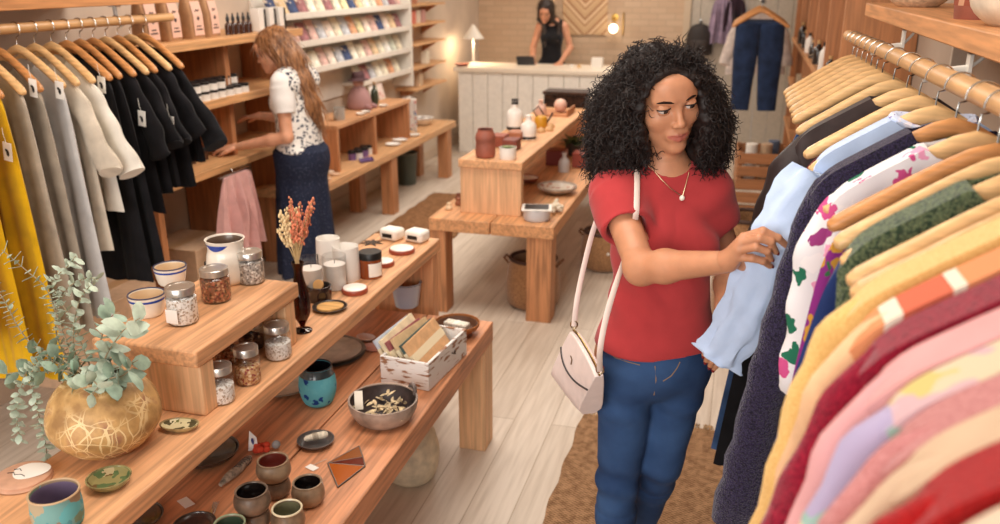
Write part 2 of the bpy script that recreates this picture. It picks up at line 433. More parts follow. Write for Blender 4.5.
# long low bench along the left wall and the open cube on it
BT = .535
t = thing('wall_bench', 'long low wooden bench along the wall below the white card shelves', 'bench', (-2.9, 6.5, 0))
rel(MB().box(-3.1, -2.68, 4.95, 8.0, BT-.06, BT), t).build('bench_top', wood((214, 166, 120), 'y', .76, seed=17), t, bevel=.004)
for y in (5.05, 6.42, 7.82):
    for x0, x1 in ((-2.795, -2.69), (-3.09, -2.985)):
        rel(MB().box(x0, x1, y-.06, y+.06, 0, BT-.06), t).build('leg', wood((192, 134, 92), 'z', .66, seed=18), t, bevel=.004)
CT = .875
t = thing('open_cube_shelf', 'open wooden cube shelf standing on the long low bench', 'shelf', (-2.95, 6.2, BT))
rel(MB().box(-3.08, -2.76, 5.55, 7.0, CT-.03, CT), t).build('top_board', wood((206, 154, 112), 'y', .8, seed=20), t, bevel=.003)
for y in (5.57, 6.24, 6.965):
    rel(MB().box(-3.075, -2.765, y-.018, y+.018, BT, CT-.03), t).build('upright', wood((192, 132, 90), 'z', .74, seed=21), t, bevel=.003)

# white boarded sales counter
t = thing('sales_counter', 'white beadboard sales counter with a smooth pale top at the back', 'counter', (-2.1, 9.3, 0))
q = MB()
for i in range(12):
    x = -3.0+i*.17; q.box(x, x+.165, 9.05, 9.09, .0, .9)
q.box(-3.0, -.97, 9.09, 9.6, 0, .9)
rel(q, t).build('boarded_front', solid((242, 236, 226), rough=.55, var=.03), t, bevel=.006)
rel(MB().box(-3.04, -.93, 9.0, 9.65, .9, .945), t).build('counter_top', solid((240, 226, 206), rough=.35), t, bevel=.006)

# ---------------------------------------------------------------- organic surfaces: smooth union of round cones and ellipsoids, meshed by surface nets
class Field:
    def __init__(s, lo, hi, h):
        s.h = h; s.lo = np.array(lo, np.float32)
        n = np.ceil((np.array(hi)-np.array(lo))/h).astype(int)+1
        s.n = n; s.F = np.full(n, 9.0, np.float32)
        s.ax = [s.lo[i]+h*np.arange(n[i], dtype=np.float32) for i in range(3)]
    def sl(s, lo, hi):
        r = []
        for i in range(3):
            a = int(max(0, math.floor((lo[i]-s.lo[i])/s.h))); c = int(min(s.n[i], math.ceil((hi[i]-s.lo[i])/s.h)+1))
            if a >= c: return None
            r.append(slice(a, c))
        return tuple(r)
    def grid(s, q):
        return np.meshgrid(s.ax[0][q[0]], s.ax[1][q[1]], s.ax[2][q[2]], indexing='ij', sparse=True)
    def join(s, q, d, k, op):
        f = s.F[q]
        if op == '+':
            hh = np.maximum(k-np.abs(f-d), 0)/k; s.F[q] = np.minimum(f, d)-hh*hh*k*.25
        elif op == '-':
            d = -d; hh = np.maximum(k-np.abs(f-d), 0)/k; s.F[q] = np.maximum(f, d)+hh*hh*k*.25
    def cone(s, A, B, ra, rb, k=.02, op='+', flat=None):
        """round cone from A (radius ra) to B (rb); flat = (axis, factor) squashes it along a unit axis"""
        A = np.array(A, float); B = np.array(B, float); r = max(ra, rb)+k+.012
        q = s.sl(np.minimum(A, B)-r, np.maximum(A, B)+r)
        if q is None: return
        X, Y, Z = s.grid(q); D = B-A; L2 = max(float(D@D), 1e-9)
        px, py, pz = X-A[0], Y-A[1], Z-A[2]
        t = np.clip((px*D[0]+py*D[1]+pz*D[2])/L2, 0, 1)
        dx, dy, dz = px-t*D[0], py-t*D[1], pz-t*D[2]
        if flat is not None:
            a, fct = np.array(flat[0], float), flat[1]
            e = dx*a[0]+dy*a[1]+dz*a[2]; g = 1/fct-1
            dx, dy, dz = dx+e*a[0]*g, dy+e*a[1]*g, dz+e*a[2]*g
        s.join(q, np.sqrt(dx*dx+dy*dy+dz*dz)-(ra+(rb-ra)*t), k, op)
    def ell(s, C, rad, axes=None, k=.02, op='+'):
        """ellipsoid; axes = rows of unit vectors for the three radii"""
        C = np.array(C, float); r = max(rad)+k+.012
        q = s.sl(C-r, C+r)
        if q is None: return
        X, Y, Z = s.grid(q); px, py, pz = X-C[0], Y-C[1], Z-C[2]
        M = np.eye(3) if axes is None else np.array(axes, float)
        u = [(px*M[i][0]+py*M[i][1]+pz*M[i][2]) for i in range(3)]
        k0 = np.sqrt(sum((u[i]/rad[i])**2 for i in range(3)))
        k1 = np.sqrt(sum((u[i]/rad[i]**2)**2 for i in range(3)))+1e-9
        s.join(q, (k0*(k0-1)/k1).astype(np.float32), k, op)
    def cut(s, p, n):
        """keep the side against n of the plane through p"""
        X, Y, Z = np.meshgrid(*s.ax, indexing='ij', sparse=True); n = np.array(n, float); n /= np.linalg.norm(n)
        s.F = np.maximum(s.F, ((X-p[0])*n[0]+(Y-p[1])*n[1]+(Z-p[2])*n[2]).astype(np.float32))
    def ring(s, A, B, ra, rb, k=.03, op='+'):
        """cone with flat ends (a sleeve or trouser leg)"""
        A = np.array(A, float); B = np.array(B, float); r = max(ra, rb)+k+.02
        q = s.sl(np.minimum(A, B)-r, np.maximum(A, B)+r)
        if q is None: return
        X, Y, Z = s.grid(q); D = B-A; L = float(np.linalg.norm(D)); D /= L
        px, py, pz = X-A[0], Y-A[1], Z-A[2]; t = px*D[0]+py*D[1]+pz*D[2]
        dx, dy, dz = px-t*D[0], py-t*D[1], pz-t*D[2]
        d = np.maximum(np.sqrt(dx*dx+dy*dy+dz*dz)-(ra+(rb-ra)*np.clip(t/L, 0, 1)), np.maximum(t-L, -t))
        s.join(q, d.astype(np.float32), k, op)
    def mesh(s):
        F = s.F; h = s.h; In = F < 0; n = F.shape
        c = np.zeros((n[0]-1, n[1]-1, n[2]-1), np.int8)
        cor = [(i, j, k) for i in (0, 1) for j in (0, 1) for k in (0, 1)]
        for i, j, k in cor: c += In[i:n[0]-1+i, j:n[1]-1+j, k:n[2]-1+k]
        act = (c > 0) & (c < 8); I = np.argwhere(act); idx = np.full(act.shape, -1, np.int64); idx[act] = np.arange(len(I))
        acc = np.zeros((len(I), 3)); cnt = np.zeros(len(I))
        fv = {o: F[I[:, 0]+o[0], I[:, 1]+o[1], I[:, 2]+o[2]].astype(float) for o in cor}
        for a in cor:
            for ax in range(3):
                if a[ax]: continue
                e = list(a); e[ax] = 1; e = tuple(e)
                fa, fb = fv[a], fv[e]; m_ = (fa < 0) != (fb < 0)
                tt = np.where(m_, fa/np.where(np.abs(fa-fb) < 1e-12, 1, fa-fb), 0)
                p = np.array(a, float)[None]+0*acc; p[:, ax] = tt
                acc[m_] += p[m_]; cnt[m_] += 1
        V = s.lo+h*(I+acc/np.maximum(cnt, 1)[:, None])
        Q = []
        for ax in range(3):
            o1, o2 = [(1, 2), (2, 0), (0, 1)][ax]
            sa = [slice(None)]*3; sb = [slice(None)]*3
            sa[ax] = slice(0, n[ax]-1); sb[ax] = slice(1, n[ax])
            x = In[tuple(sa)] != In[tuple(sb)]
            P = np.argwhere(x); ok = (P[:, o1] > 0) & (P[:, o2] > 0) & (P[:, o1] < n[o1]-1) & (P[:, o2] < n[o2]-1); P = P[ok]
            ins = In[tuple(P.T)]
            quad = []
            for d1, d2 in ((-1, -1), (0, -1), (0, 0), (-1, 0)):
                q = P.copy(); q[:, o1] += d1; q[:, o2] += d2; quad.append(idx[tuple(q.T)])
            q = np.stack(quad, 1); q[~ins] = q[~ins][:, ::-1]
            Q.append(q)
        Q = np.concatenate(Q); Q = Q[(Q >= 0).all(1)]
        return V, Q
def relax(V, Q, it=2, lam=.5):
    for _ in range(it):
        A = np.zeros_like(V); c = np.zeros(len(V))
        for i in range(4):
            a, b = Q[:, i], Q[:, (i+1) % 4]
            np.add.at(A, a, V[b]); np.add.at(c, a, 1); np.add.at(A, b, V[a]); np.add.at(c, b, 1)
        V = V+lam*(A/np.maximum(c, 1)[:, None]-V)
    return V
def normals(V, Q):
    n = np.cross(V[Q[:, 2]]-V[Q[:, 0]], V[Q[:, 3]]-V[Q[:, 1]]); N = np.zeros_like(V)
    for i in range(4): np.add.at(N, Q[:, i], n)
    return N/np.maximum(np.linalg.norm(N, axis=1), 1e-9)[:, None]
def npobj(name, V, Q, m, parent=None, sub=None, tint=None):
    """numpy mesh to an object; positions are world, the parent's own location is taken off"""
    if parent is not None:
        l = parent.matrix_world.translation if False else parent.location
        V = V-np.array(l)
    me = bpy.data.meshes.new(name)
    me.vertices.add(len(V)); me.vertices.foreach_set('co', V.astype(np.float32).ravel())
    me.loops.add(len(Q)*4); me.loops.foreach_set('vertex_index', Q.astype(np.int32).ravel())
    me.polygons.add(len(Q)); me.polygons.foreach_set('loop_start', np.arange(0, len(Q)*4, 4, dtype=np.int32))
    me.polygons.foreach_set('loop_total', np.full(len(Q), 4, np.int32))
    me.update(calc_edges=True); me.validate()
    if tint is not None:
        a = me.attributes.new('tint', 'FLOAT', 'POINT'); a.data.foreach_set('value', tint.astype(np.float32))
    me.materials.append(m); me.shade_smooth()
    o = bpy.data.objects.new(name, me); COL.objects.link(o)
    if parent is not None: o.parent = parent
    return o
def snoise(V, f, seed=0):
    """cheap smooth noise for folds: a few rotated sines"""
    r = np.random.RandomState(seed); o = np.zeros(len(V))
    for _ in range(5):
        d = r.normal(size=3); d /= np.linalg.norm(d); o += np.sin(V@d*f*r.uniform(.6, 1.6)+r.uniform(0, 6))
    return o/5
def skin(c, lip=(158, 84, 74), key='a'):
    m, nt, b = newmat('skin_'+key); MATS['skin'+key] = m
    at_ = node(nt, 'ShaderNodeAttribute', attribute_name='tint')
    n = node(nt, 'ShaderNodeTexNoise'); n.inputs['Scale'].default_value = 25; n.inputs['Detail'].default_value = 3; nt.links.new(coords(nt), n.inputs['Vector'])
    r = ramp(nt, n.outputs['Fac'], [(.3, tuple(x*.95 for x in c)), (.7, tuple(min(255, x*1.03) for x in c))])
    mx = node(nt, 'ShaderNodeMix', data_type='RGBA'); nt.links.new(at_.outputs['Fac'], mx.inputs[0])
    nt.links.new(r.outputs[0], mx.inputs[6]); mx.inputs[7].default_value = (*lin(lip), 1)
    nt.links.new(mx.outputs[2], b.inputs['Base Color'])
    b.inputs['Roughness'].default_value = .45; b.inputs['Specular IOR Level'].default_value = .4
    b.inputs['Subsurface Weight'].default_value = .12; b.inputs['Subsurface Radius'].default_value = (.02, .008, .004); b.inputs['Subsurface Scale'].default_value = .3
    return m
V3 = lambda *a: np.array(a, float)
def frame(a, p=0.0):
    """facing axes for a yaw a (0 looks at -y, positive turns to +x) and a downward pitch p: left, forward, up"""
    L = V3(math.cos(a), math.sin(a), 0); f = V3(math.sin(a), -math.cos(a), 0)
    F = f*math.cos(p)-V3(0, 0, 1)*math.sin(p); U = f*math.sin(p)+V3(0, 0, 1)*math.cos(p)
    return L, F, U

def head_prims(fl, C, ax, s=1.0, k=.012):
    """a face: C is the centre of the skull at eye level"""
    L, F, U = ax
    def p(l, f, u): return C+s*(l*L+f*F+u*U)
    A = (L, F, U)
    fl.ell(p(0, -.018, .024), (.072*s, .090*s, .080*s), A, k)            # skull
    fl.ell(p(0, .032, -.03), (.058*s, .058*s, .078*s), A, k*2)           # face
    fl.cone(p(-.038, .02, -.066), p(-.008, .062, -.098), .022*s, .017*s, k*2)   # jaw
    fl.cone(p(.038, .02, -.066), p(.008, .062, -.098), .022*s, .017*s, k*2)
    fl.ell(p(0, .073, -.101), (.016*s, .014*s, .013*s), A, k*1.6)        # chin
    for g in (-1, 1):
        fl.ell(p(g*.040, .056, -.03), (.022*s, .022*s, .02*s), A, k*2)   # cheekbones
        fl.cone(p(g*.014, .081, .0155), p(g*.044, .068, .0155), .011*s, .008*s, k*1.5)  # brow
        fl.ell(p(g*.032, .094, -.001), (.0185*s, .014*s, .0115*s), A, .009*s, '-')   # socket
        fl.cone(p(g*.076, -.01, .008), p(g*.072, -.004, -.028), .013*s, .009*s, k*.8)  # ear
    fl.ell(p(0, .060, .040), (.05*s, .032*s, .034*s), A, k*2)            # forehead
    fl.cone(p(0, .085, .002), p(0, .099, -.033), .0068*s, .0085*s, k*.9)  # nose
    fl.ell(p(0, .1015, -.037), (.0095*s, .0088*s, .0080*s), A, k*.5)
    for g in (-1, 1):
        fl.ell(p(g*.0105, .0935, -.0405), (.0070*s, .0088*s, .0060*s), A, k*.5)
        fl.ell(p(g*.0060, .1000, -.0455), (.0028*s, .0035*s, .003*s), A, .002*s, '-')
    fl.ell(p(0, .080, -.068), (.027*s, .014*s, .02*s), A, k)             # muzzle
    fl.cone(p(-.024, .0815, -.0652), p(-.004, .0930, -.0645), .0022*s, .0044*s, .004*s)
    fl.cone(p(.024, .0815, -.0652), p(.004, .0930, -.0645), .0022*s, .0044*s, .004*s)
    fl.cone(p(-.013, .0875, -.0752), p(0, .0905, -.0757), .0045*s, .0056*s, .004*s); fl.cone(p(.013, .0875, -.0752), p(0, .0905, -.0757), .0045*s, .0056*s, .004*s)
    fl.cone(p(-.022, .0890, -.0672), p(0, .0985, -.0697), .0010*s, .0012*s, .0025*s, '-')
    fl.cone(p(.022, .0890, -.0672), p(0, .0985, -.0697), .0010*s, .0012*s, .0025*s, '-')
def head_tint(V, C, ax, s=1.0):
    L, F, U = ax; D = (V-C)/s; l, f, u = D@L, D@F, D@U
    wu = np.clip(1-np.abs(l)/.0275, 0, 1); u = u-.0026*(np.abs(l)/.025)**2
    top = -.0605-.002*(np.abs(l) < .004); bot = -.0815
    band = 1/(1+np.exp(-(u-(-.0693-.0125*wu**.6))/.0009)) * 1/(1+np.exp((u-(-.0693+.0088*wu**.6))/.0009))
    t = band*(wu > .02)*(f > .07)
    return np.clip(t, 0, 1)*.8
def face_bits(root, C, ax, s=1.0, look=(0, 0), brow=(38, 24, 20), iris=(52, 30, 20), lid=None):
    L, F, U = ax
    def p(l, f, u): return Vector(C+s*(l*L+f*F+u*U)-np.array(root.location))
    for g in (-1, 1):
        e = MB(); c = p(g*.0315, .0755, -.001); r = .0134*s
        e.ball(c, r, 20, 14); eye = e.build('eye', solid((214, 200, 192), rough=.2), root)
        d = Vector(F+look[0]*L+look[1]*U).normalized(); a = d.orthogonal().normalized(); bb = d.cross(a)
        i = MB(); M = Matrix((a, bb, d)).transposed().to_4x4(); M.translation = c
        i.lathe([(1e-4, r*.80), (.0068*s, r*.78), (.0066*s, r*.88), (.003*s, r*1.005), (1e-4, r*1.035)], 18, M=M)
        i.build('iris', solid(iris, rough=.1, coat=.6), eye)
        pu = MB(); pu.lathe([(1e-4, r*.95), (.0031*s, r*.97), (.0025*s, r*1.035), (1e-4, r*1.05)], 12, M=M); pu.build('pupil', solid((8, 6, 6), rough=.1), eye)
        # lids: an upper and a lower shell round the eyeball, and the dark lash line
        for kind in (1, -1):
            q = MB(); pts = []; n = 14
            cov = (.16 if kind > 0 else -.56)              # where the lid edge lies on the ball, in radii
            vs = []; rows = 6
            for j in range(rows+1):
                for k in range(n+1):
                    th = PI*k/n; xx = -math.cos(th)        # along the eye
                    ed = cov*math.sin(th)**.7-.06*xx*g*kind*0
                    u = ed+(kind*1.0-ed)*j/rows
                    rad = 1.10+.04*math.sin(PI*min(1, j/rows)); xr = xx*1.13*math.sqrt(max(0, 1-.8*u*u))
                    zf = math.sqrt(max(0, 1-(xr/1.14)**2))*math.sqrt(max(0, 1-.9*u*u))-.10*abs(xx)**6
                    vs.append(c+Vector(L)*(xr*r*1.05)+Vector(U)*(u*r*1.04)+Vector(F)*(zf*r*rad))
            fs = [(j*(n+1)+k, j*(n+1)+k+1, (j+1)*(n+1)+k+1, (j+1)*(n+1)+k) for j in range(rows) for k in range(n)]
            q.add(vs, fs); o = q.build('eyelid', lid, root)
            so = o.modifiers.new('s', 'SOLIDIFY'); so.thickness = .0012*s; so.offset = 0
            if kind > 0:
                la = MB(); la.tube([vs[k]+Vector(F)*.0012*s for k in range(n+1)], [.0006*s]+[.0016*s]*(n-1)+[.0008*s], 6); la.build('lashes', solid((18, 12, 12), rough=.6), o)
        bw = MB()
        bw.tube([p(g*.009, .0930, .0145), p(g*.022, .0925, .0180), p(g*.034, .0875, .0190), p(g*.046, .0765, .0162), p(g*.053, .067, .0115)],
                [.0018*s, .0034*s, .0034*s, .0024*s, .001*s], 8, flat=.9)
        bw.build('eyebrow', solid(brow, rough=.9, spec=.1), root)
def torso(fl, c, ax, z0, z1, inf=0.0, w=1.0, hip=1.0, bust=1.0, k=.05):
    """trunk from pelvis height z0 to shoulder height z1; c(z) gives the middle line"""
    L, F, U = ax; A = (L, F, U); H = z1-z0
    at_ = lambda t, f=0, l=0: c(z0+H*t)+F*f+L*l
    fl.ell(at_(-.03), (.158*hip+inf, .112*hip+inf, .13), A, k)
    for g in (-1, 1): fl.ell(at_(-.06, -.045, g*.07), (.085+inf, .075+inf, .09), A, k)
    fl.ell(at_(.28), (.122*w+inf, .088*w+inf, .16), A, k)
    fl.ell(at_(.66), (.142*w+inf, .098*w+inf, .16), A, k)
    for g in (-1, 1): fl.ell(at_(.66, .068, g*.066), (.062*bust+inf, .056*bust+inf, .06*bust+inf), A, k*.8)
    fl.cone(at_(.93, -.012, -.125*w), at_(.93, -.012, .125*w), .047+inf, .047+inf, k)
    fl.cone(at_(1.06, -.012), at_(.96, -.012, -.115*w), .045+inf*.6, .044+inf, k)
    fl.cone(at_(1.06, -.012), at_(.96, -.012, .115*w), .045+inf*.6, .044+inf, k)
def hand(fl, W, K, palm_n, fingers, thumb, s=1.0, kr=.0035):
    """palm from the wrist W to the knuckles; fingers and thumb are lists of joints; the pieces stay separate"""
    for f in fingers:
        m_ = W+(f[0]-W)*.18
        fl.cone(m_, f[0], .0155*s, .0095*s, .014)
    for f in fingers:
        rs = [.0094, .0086, .0078, .0062]
        for i in range(len(f)-1): fl.cone(f[i], f[i+1], rs[i]*s, rs[i+1]*s, kr)
    rs = [.015, .0115, .0095, .0075]
    for i in range(len(thumb)-1): fl.cone(thumb[i], thumb[i+1], rs[i]*s, rs[i+1]*s, .008 if i == 0 else kr)
def merge(parts):
    Vs, Qs, o = [], [], 0
    for V, Q in parts: Vs.append(V); Qs.append(Q+o); o += len(V)
    return np.concatenate(Vs), np.concatenate(Qs)

# ---------------------------------------------------------------- the shopper in the red top
from mathutils.bvhtree import BVHTree
rg = random.Random(11)
def A3(px, py, y=None, **k): return np.array(at(px, py, y=y, **k))
def roll(ax, r):
    L, F, U = ax; return (L*math.cos(r)+U*math.sin(r), F, U*math.cos(r)-L*math.sin(r))
def curls(name, V, Q, m, parent, n, L, amp, seed, keep=None, droop=.5, rad=.0012, turns=2.4, segs=13, spread=.5, out=1.0, lift=None):
    r = np.random.RandomState(seed); N = normals(V, Q); mb = MB(); cnt = 0
    idx = r.permutation(len(V))
    for i in idx:
        p, nn = V[i], N[i]
        if keep is not None and not keep(p, nn): continue
        dr = droop if lift is None else droop*lift(p)
        d = nn*out+r.normal(size=3)*spread+V3(0, 0, -dr); d /= np.linalg.norm(d)
        a = np.cross(d, r.normal(size=3)); a /= np.linalg.norm(a)+1e-9; b_ = np.cross(d, a)
        ln = L*r.uniform(.6, 1.3); ph = r.uniform(0, 6.3); am = amp*r.uniform(.6, 1.4); tn = turns*r.uniform(.7, 1.3)
        pts = []
        for j in range(segs):
            t = j/(segs-1); g = ph+2*PI*tn*t
            q = p-nn*.012+d*ln*t+V3(0, 0, -dr*.5*ln*t*t)+(a*math.cos(g)+b_*math.sin(g))*am*min(1, t*3)
            pts.append(q)
        mb.tube(pts, [rad]*(segs-1)+[rad*.4], 4, cap=False); cnt += 1
        if cnt >= n: break
    return mb

def shopper():
    a = R(24); AX = frame(a); L, F, U = AX
    base = V3(-.155, 2.10, 0)
    root = thing('person', 'woman with big curly black hair in red top and jeans, examining a light blue sleeve', 'person', (-.155, 2.10, 0))
    def mid(z): return base+V3(0, 0, z)+L*.012*(1.15-z)-F*.02*((z-1.2)**2)
    neck = mid(1.425)-F*.012
    HA = roll(frame(R(30), R(12)), R(10)); hs = 1.03
    E_ = A3(676.5, 106.0, 2.015)
    C = E_-HA[1]*.077*hs
    Rs, Ls = mid(1.388)-L*.130-F*.01, mid(1.392)+L*.104-F*.01
    Re, Rw = A3(641, 268, 1.885), A3(727, 262, 1.755)
    Le, Lw = A3(731, 268, 2.20), A3(724, 326, 1.985)
    Rh, Lh = mid(.925)-L*.074, mid(.925)+L*.072
    Rk, Lk = A3(618, 478, 2.155), A3(662, 458, 2.19)
    Ra, La = Rk+V3(-.005, .07, -.41), A3(641, 527, 2.5)
    # --- body
    fl = Field((-.52, 1.62, 0), (.16, 2.66, 1.60), .0045)
    torso(fl, mid, AX, .955, 1.41, 0, w=.86, hip=.86, bust=.78)
    fl.cone(neck, C-HA[1]*.012-HA[2]*.075, .053, .050, .03)
    def arms(f, inf=0.0):
        for s_, e_, w_ in ((Rs, Re, Rw), (Ls, Le, Lw)):
            f.cone(s_, e_, .043+inf, .035+inf, .03); f.ell(e_, (.036+inf,)*3, None, .02)
            mm = e_+(w_-e_)*.3; f.cone(e_, mm, .036+inf, .0365+inf, .02); f.cone(mm, w_, .0365+inf, .0235+inf, .02)
    arms(fl)
    for h_, k_, n_ in ((Rh, Rk, Ra), (Lh, Lk, La)):
        fl.cone(h_, k_, .072, .05, .03); fl.cone(k_, k_+(n_-k_)*.35-F*.01, .048, .05, .02); fl.cone(k_+(n_-k_)*.35-F*.01, n_, .05, .033, .02)
        fl.cone(n_-V3(0, 0, .02), n_+F*.12-V3(0, 0, .045), .032, .024, .02)
    parts = [fl.mesh()]
    # --- head
    fh = Field(C-.17, C+.16, .0019)
    head_prims(fh, C, HA, hs)
    fh.cone(neck+(C-neck)*.25, C-HA[1]*.012-HA[2]*.075, .051, .050, .022)
    hv = fh.mesh(); tint_h = head_tint(hv[0], C, HA, hs); parts.append(hv)
    # --- the hand on the sleeve: back of the hand towards us, fingers over the cloth, thumb behind it
    f2 = Field(A3(722, 285, 1.70)-.05, A3(792, 222, 1.82)+.05, .0020)
    K = [[(744, 237, 1.728), (763, 231, 1.716), (778, 238, 1.722), (787, 246, 1.742)],
         [(741, 243, 1.722), (759, 238, 1.704), (771, 242, 1.710), (776, 252, 1.732)],
         [(739, 250, 1.722), (756, 247, 1.704), (767, 251, 1.710), (771, 259, 1.732)],
         [(738, 257, 1.728), (752, 258, 1.716), (763, 261, 1.720), (770, 266, 1.738)]]
    fing = [[A3(*q) for q in f] for f in K]
    th = [Rw+(fing[0][0]-Rw)*.12+V3(0, .018, -.004), A3(744, 266, 1.79), A3(757, 258, 1.80), A3(769, 252, 1.80)]
    f2.cone(Rw+(Re-Rw)*.22, Rw, .0265, .0225, .01); hand(f2, Rw, None, None, fing, th)
    parts.append(f2.mesh())
    # --- the other hand, under the cuff
    f3 = Field(A3(708, 350, 1.95)-.10, A3(712, 330, 1.97)+.10, .0022)
    K2 = [[(717, 340, 1.945), (711, 345, 1.915), (706, 350, 1.905), (704, 355, 1.912)],
          [(719, 344, 1.950), (713, 350, 1.920), (708, 356, 1.912), (706, 361, 1.920)],
          [(721, 349, 1.955), (716, 356, 1.930), (712, 361, 1.922), (710, 366, 1.930)],
          [(723, 353, 1.962), (719, 360, 1.942), (716, 365, 1.936), (714, 369, 1.942)]]
    fing2 = [[A3(*q) for q in f] for f in K2]
    th2 = [Lw+V3(-.012, -.012, -.012), A3(713, 335, 1.94), A3(708, 340, 1.915), A3(706, 345, 1.905)]
    f3.cone(Lw+(Le-Lw)*.22, Lw, .0265, .0225, .01); hand(f3, Lw, None, None, fing2, th2)
    parts.append(f3.mesh())
    V, Q = merge(parts)
    t = np.zeros(len(V)); n0 = len(parts[0][0]); t[n0:n0+len(tint_h)] = tint_h
    sk = skin((196, 138, 104), (166, 84, 76), 'shopper')
    npobj('body', V, Q, sk, root, tint=t)
    face_bits(root, C, HA, hs, look=(.22, -.30), lid=sk)
    nail = solid((118, 22, 28), rough=.2, coat=.5)
    for f in fing+fing2:
        q = MB(); d = f[-1]-f[-2]; d /= np.linalg.norm(d); c = f[-1]+d*.003
        up = V3(0.1, -.75, .6); up = up-d*(up@d); up /= np.linalg.norm(up); sd = np.cross(d, up)
        M = Matrix((Vector(sd), Vector(d), Vector(up))).transposed().to_4x4(); M.translation = Vector(c+up*.0042-np.array(root.location))
        vv = MB().ball((0, 0, 0), 1, 12, 8, (.0044, .0065, .0024)); vv.v = [M @ Vector(p) for p in vv.v]
        vv.build('fingernail', nail, root)
    # --- red top
    ft = Field((-.46, 1.78, .86), (.16, 2.42, 1.50), .004)
    torso(ft, mid, AX, .955, 1.41, .009, w=.87, hip=.88, bust=.78, k=.05)
    ft.ell(mid(1.06), (.128, .098, .22), AX, .05)
    ft.ell(mid(.985), (.150, .116, .09), AX, .05)
    ft.cone(Rs, Rs+(Re-Rs)*.25, .056, .057, .045); ft.cone(Ls, Ls+(Le-Ls)*.25, .056, .057, .045)
    ft.ring(Rs+(Re-Rs)*.1, Rs+(Re-Rs)*.48, .055, .060, .03); ft.ring(Ls+(Le-Ls)*.1, Ls+(Le-Ls)*.45, .055, .060, .03)
    for s_, e_ in ((Rs, Re), (Ls, Le)): ft.ring(s_+(e_-s_)*.30, s_+(e_-s_)*.62, .044, .054, .004, '-')
    ft.cut(mid(.982), -U+L*.05)
    ft.ell(mid(.963), (.14, .106, .045), AX, .004, '-')
    nb = mid(1.464)+F*.014
    ft.ell(nb+U*.036, (.072, .074, .046), AX, .006, '-'); ft.cone(nb+U*.02, C-HA[2]*.02, .060, .09, .004, '-')
    V, Q = ft.mesh(); V = relax(V, Q, 2); N = normals(V, Q)
    D = V-base; l, f_, z = D@L, D@F, D[:, 2]
    fold = .0035*np.sin(26*l+9*z+2*np.sin(7*z))*np.clip((1.16-z)/.2, 0, 1)+.0045*np.sin(55*(z+.9*l)+3*np.sin(9*l))*np.exp(-((z-1.16)/.09)**2)*np.clip(-l/.08+.6, 0, 1)
    fold += .003*np.sin(48*(z-.8*np.abs(l))+2)*np.exp(-((z-1.33)/.07)**2)*(f_ > 0)+.0025*snoise(V, 30, 3)
    V = V+N*fold[:, None]
    top = npobj('red_top', V, Q, cloth((174, 58, 60), var=.05, bmp=.12, scale=900, sheen=.15), root)
    bvt = BVHTree.FromPolygons([Vector(p) for p in V], [tuple(int(i) for i in q) for q in Q])
    def on_top(px, py, off=.004):
        o = Vector((0, 0, CAM_H)); d = (at(px, py, y=1.0)-o).normalized(); h = bvt.ray_cast(o, d)
        return (h[0]-d*off) if h[0] else at(px, py, y=2.0)
    rim = MB(); pts = []
    # --- jeans
    fj = Field((-.46, 1.80, 0.05), (.12, 2.66, 1.07), .004)
    fj.ell(mid(.95), (.143, .108, .135), AX, .05)
    for g in (-1, 1): fj.ell(mid(.93)-F*.045+L*g*.062, (.082, .078, .095), AX, .05)
    for h_, k_, n_ in ((Rh, Rk, Ra), (Lh, Lk, La)):
        fj.cone(h_, k_, .083, .0585, .02); fj.cone(k_, k_+(n_-k_)*.35-F*.008, .060, .059, .02); fj.ring(k_+(n_-k_)*.3-F*.008, n_+(n_-k_)*-.05, .059, .046, .02)
    fj.cut(mid(1.04), U)
    V, Q = fj.mesh(); V = relax(V, Q, 2); N = normals(V, Q); D = V-base; l, f_, z = D@L, D@F, D[:, 2]
    cre = .004*np.sin(70*z+10*l+2*np.sin(20*l))*(np.exp(-((z-.80)/.06)**2)+.9*np.exp(-((z-.50)/.09)**2))+.003*snoise(V, 34, 8)
    V = V+N*cre[:, None]
    m, nt, b = newmat('denim'); MATS['denim'] = m; vv = coords(nt)
    nz = node(nt, 'ShaderNodeTexNoise'); nz.inputs['Scale'].default_value = 5; nz.inputs['Detail'].default_value = 6; nt.links.new(vv, nz.inputs['Vector'])
    rr = ramp(nt, nz.outputs['Fac'], [(.3, (30, 50, 86)), (.72, (62, 92, 136))]); nt.links.new(rr.outputs[0], b.inputs['Base Color'])
    mpz = node(nt, 'ShaderNodeMapping'); mpz.inputs['Scale'].default_value = (900, 900, 250); nt.links.new(vv, mpz.inputs['Vector'])
    n2 = node(nt, 'ShaderNodeTexNoise'); n2.inputs['Scale'].default_value = 1; nt.links.new(mpz.outputs[0], n2.inputs['Vector']); bump(nt, b, n2.outputs['Fac'], .35, .001)
    b.inputs['Roughness'].default_value = .85; b.inputs['Specular IOR Level'].default_value = .2
    jo = npobj('jeans', V, Q, m, root)
    bvj = BVHTree.FromPolygons([Vector(p) for p in V], [tuple(int(i) for i in q) for q in Q])
    def on_j(px, py):
        o = Vector((0, 0, CAM_H)); d = (at(px, py, y=1.0)-o).normalized(); h = bvj.ray_cast(o, d); return h[0]
    st = MB()
    for chain in ([(606, 352), (616, 358), (628, 362), (640, 365)], [(680, 362), (677, 368), (671, 376), (663, 381)], [(655, 366), (656, 380), (654, 395)]):
        pp = [on_j(*q) for q in chain]; pp = [p-Vector(root.location) for p in pp if p]
        if len(pp) > 1: st.tube(pp, .0016, 5)
    if st.v: st.build('seam_stitching', solid((150, 120, 92), rough=.8), jo)
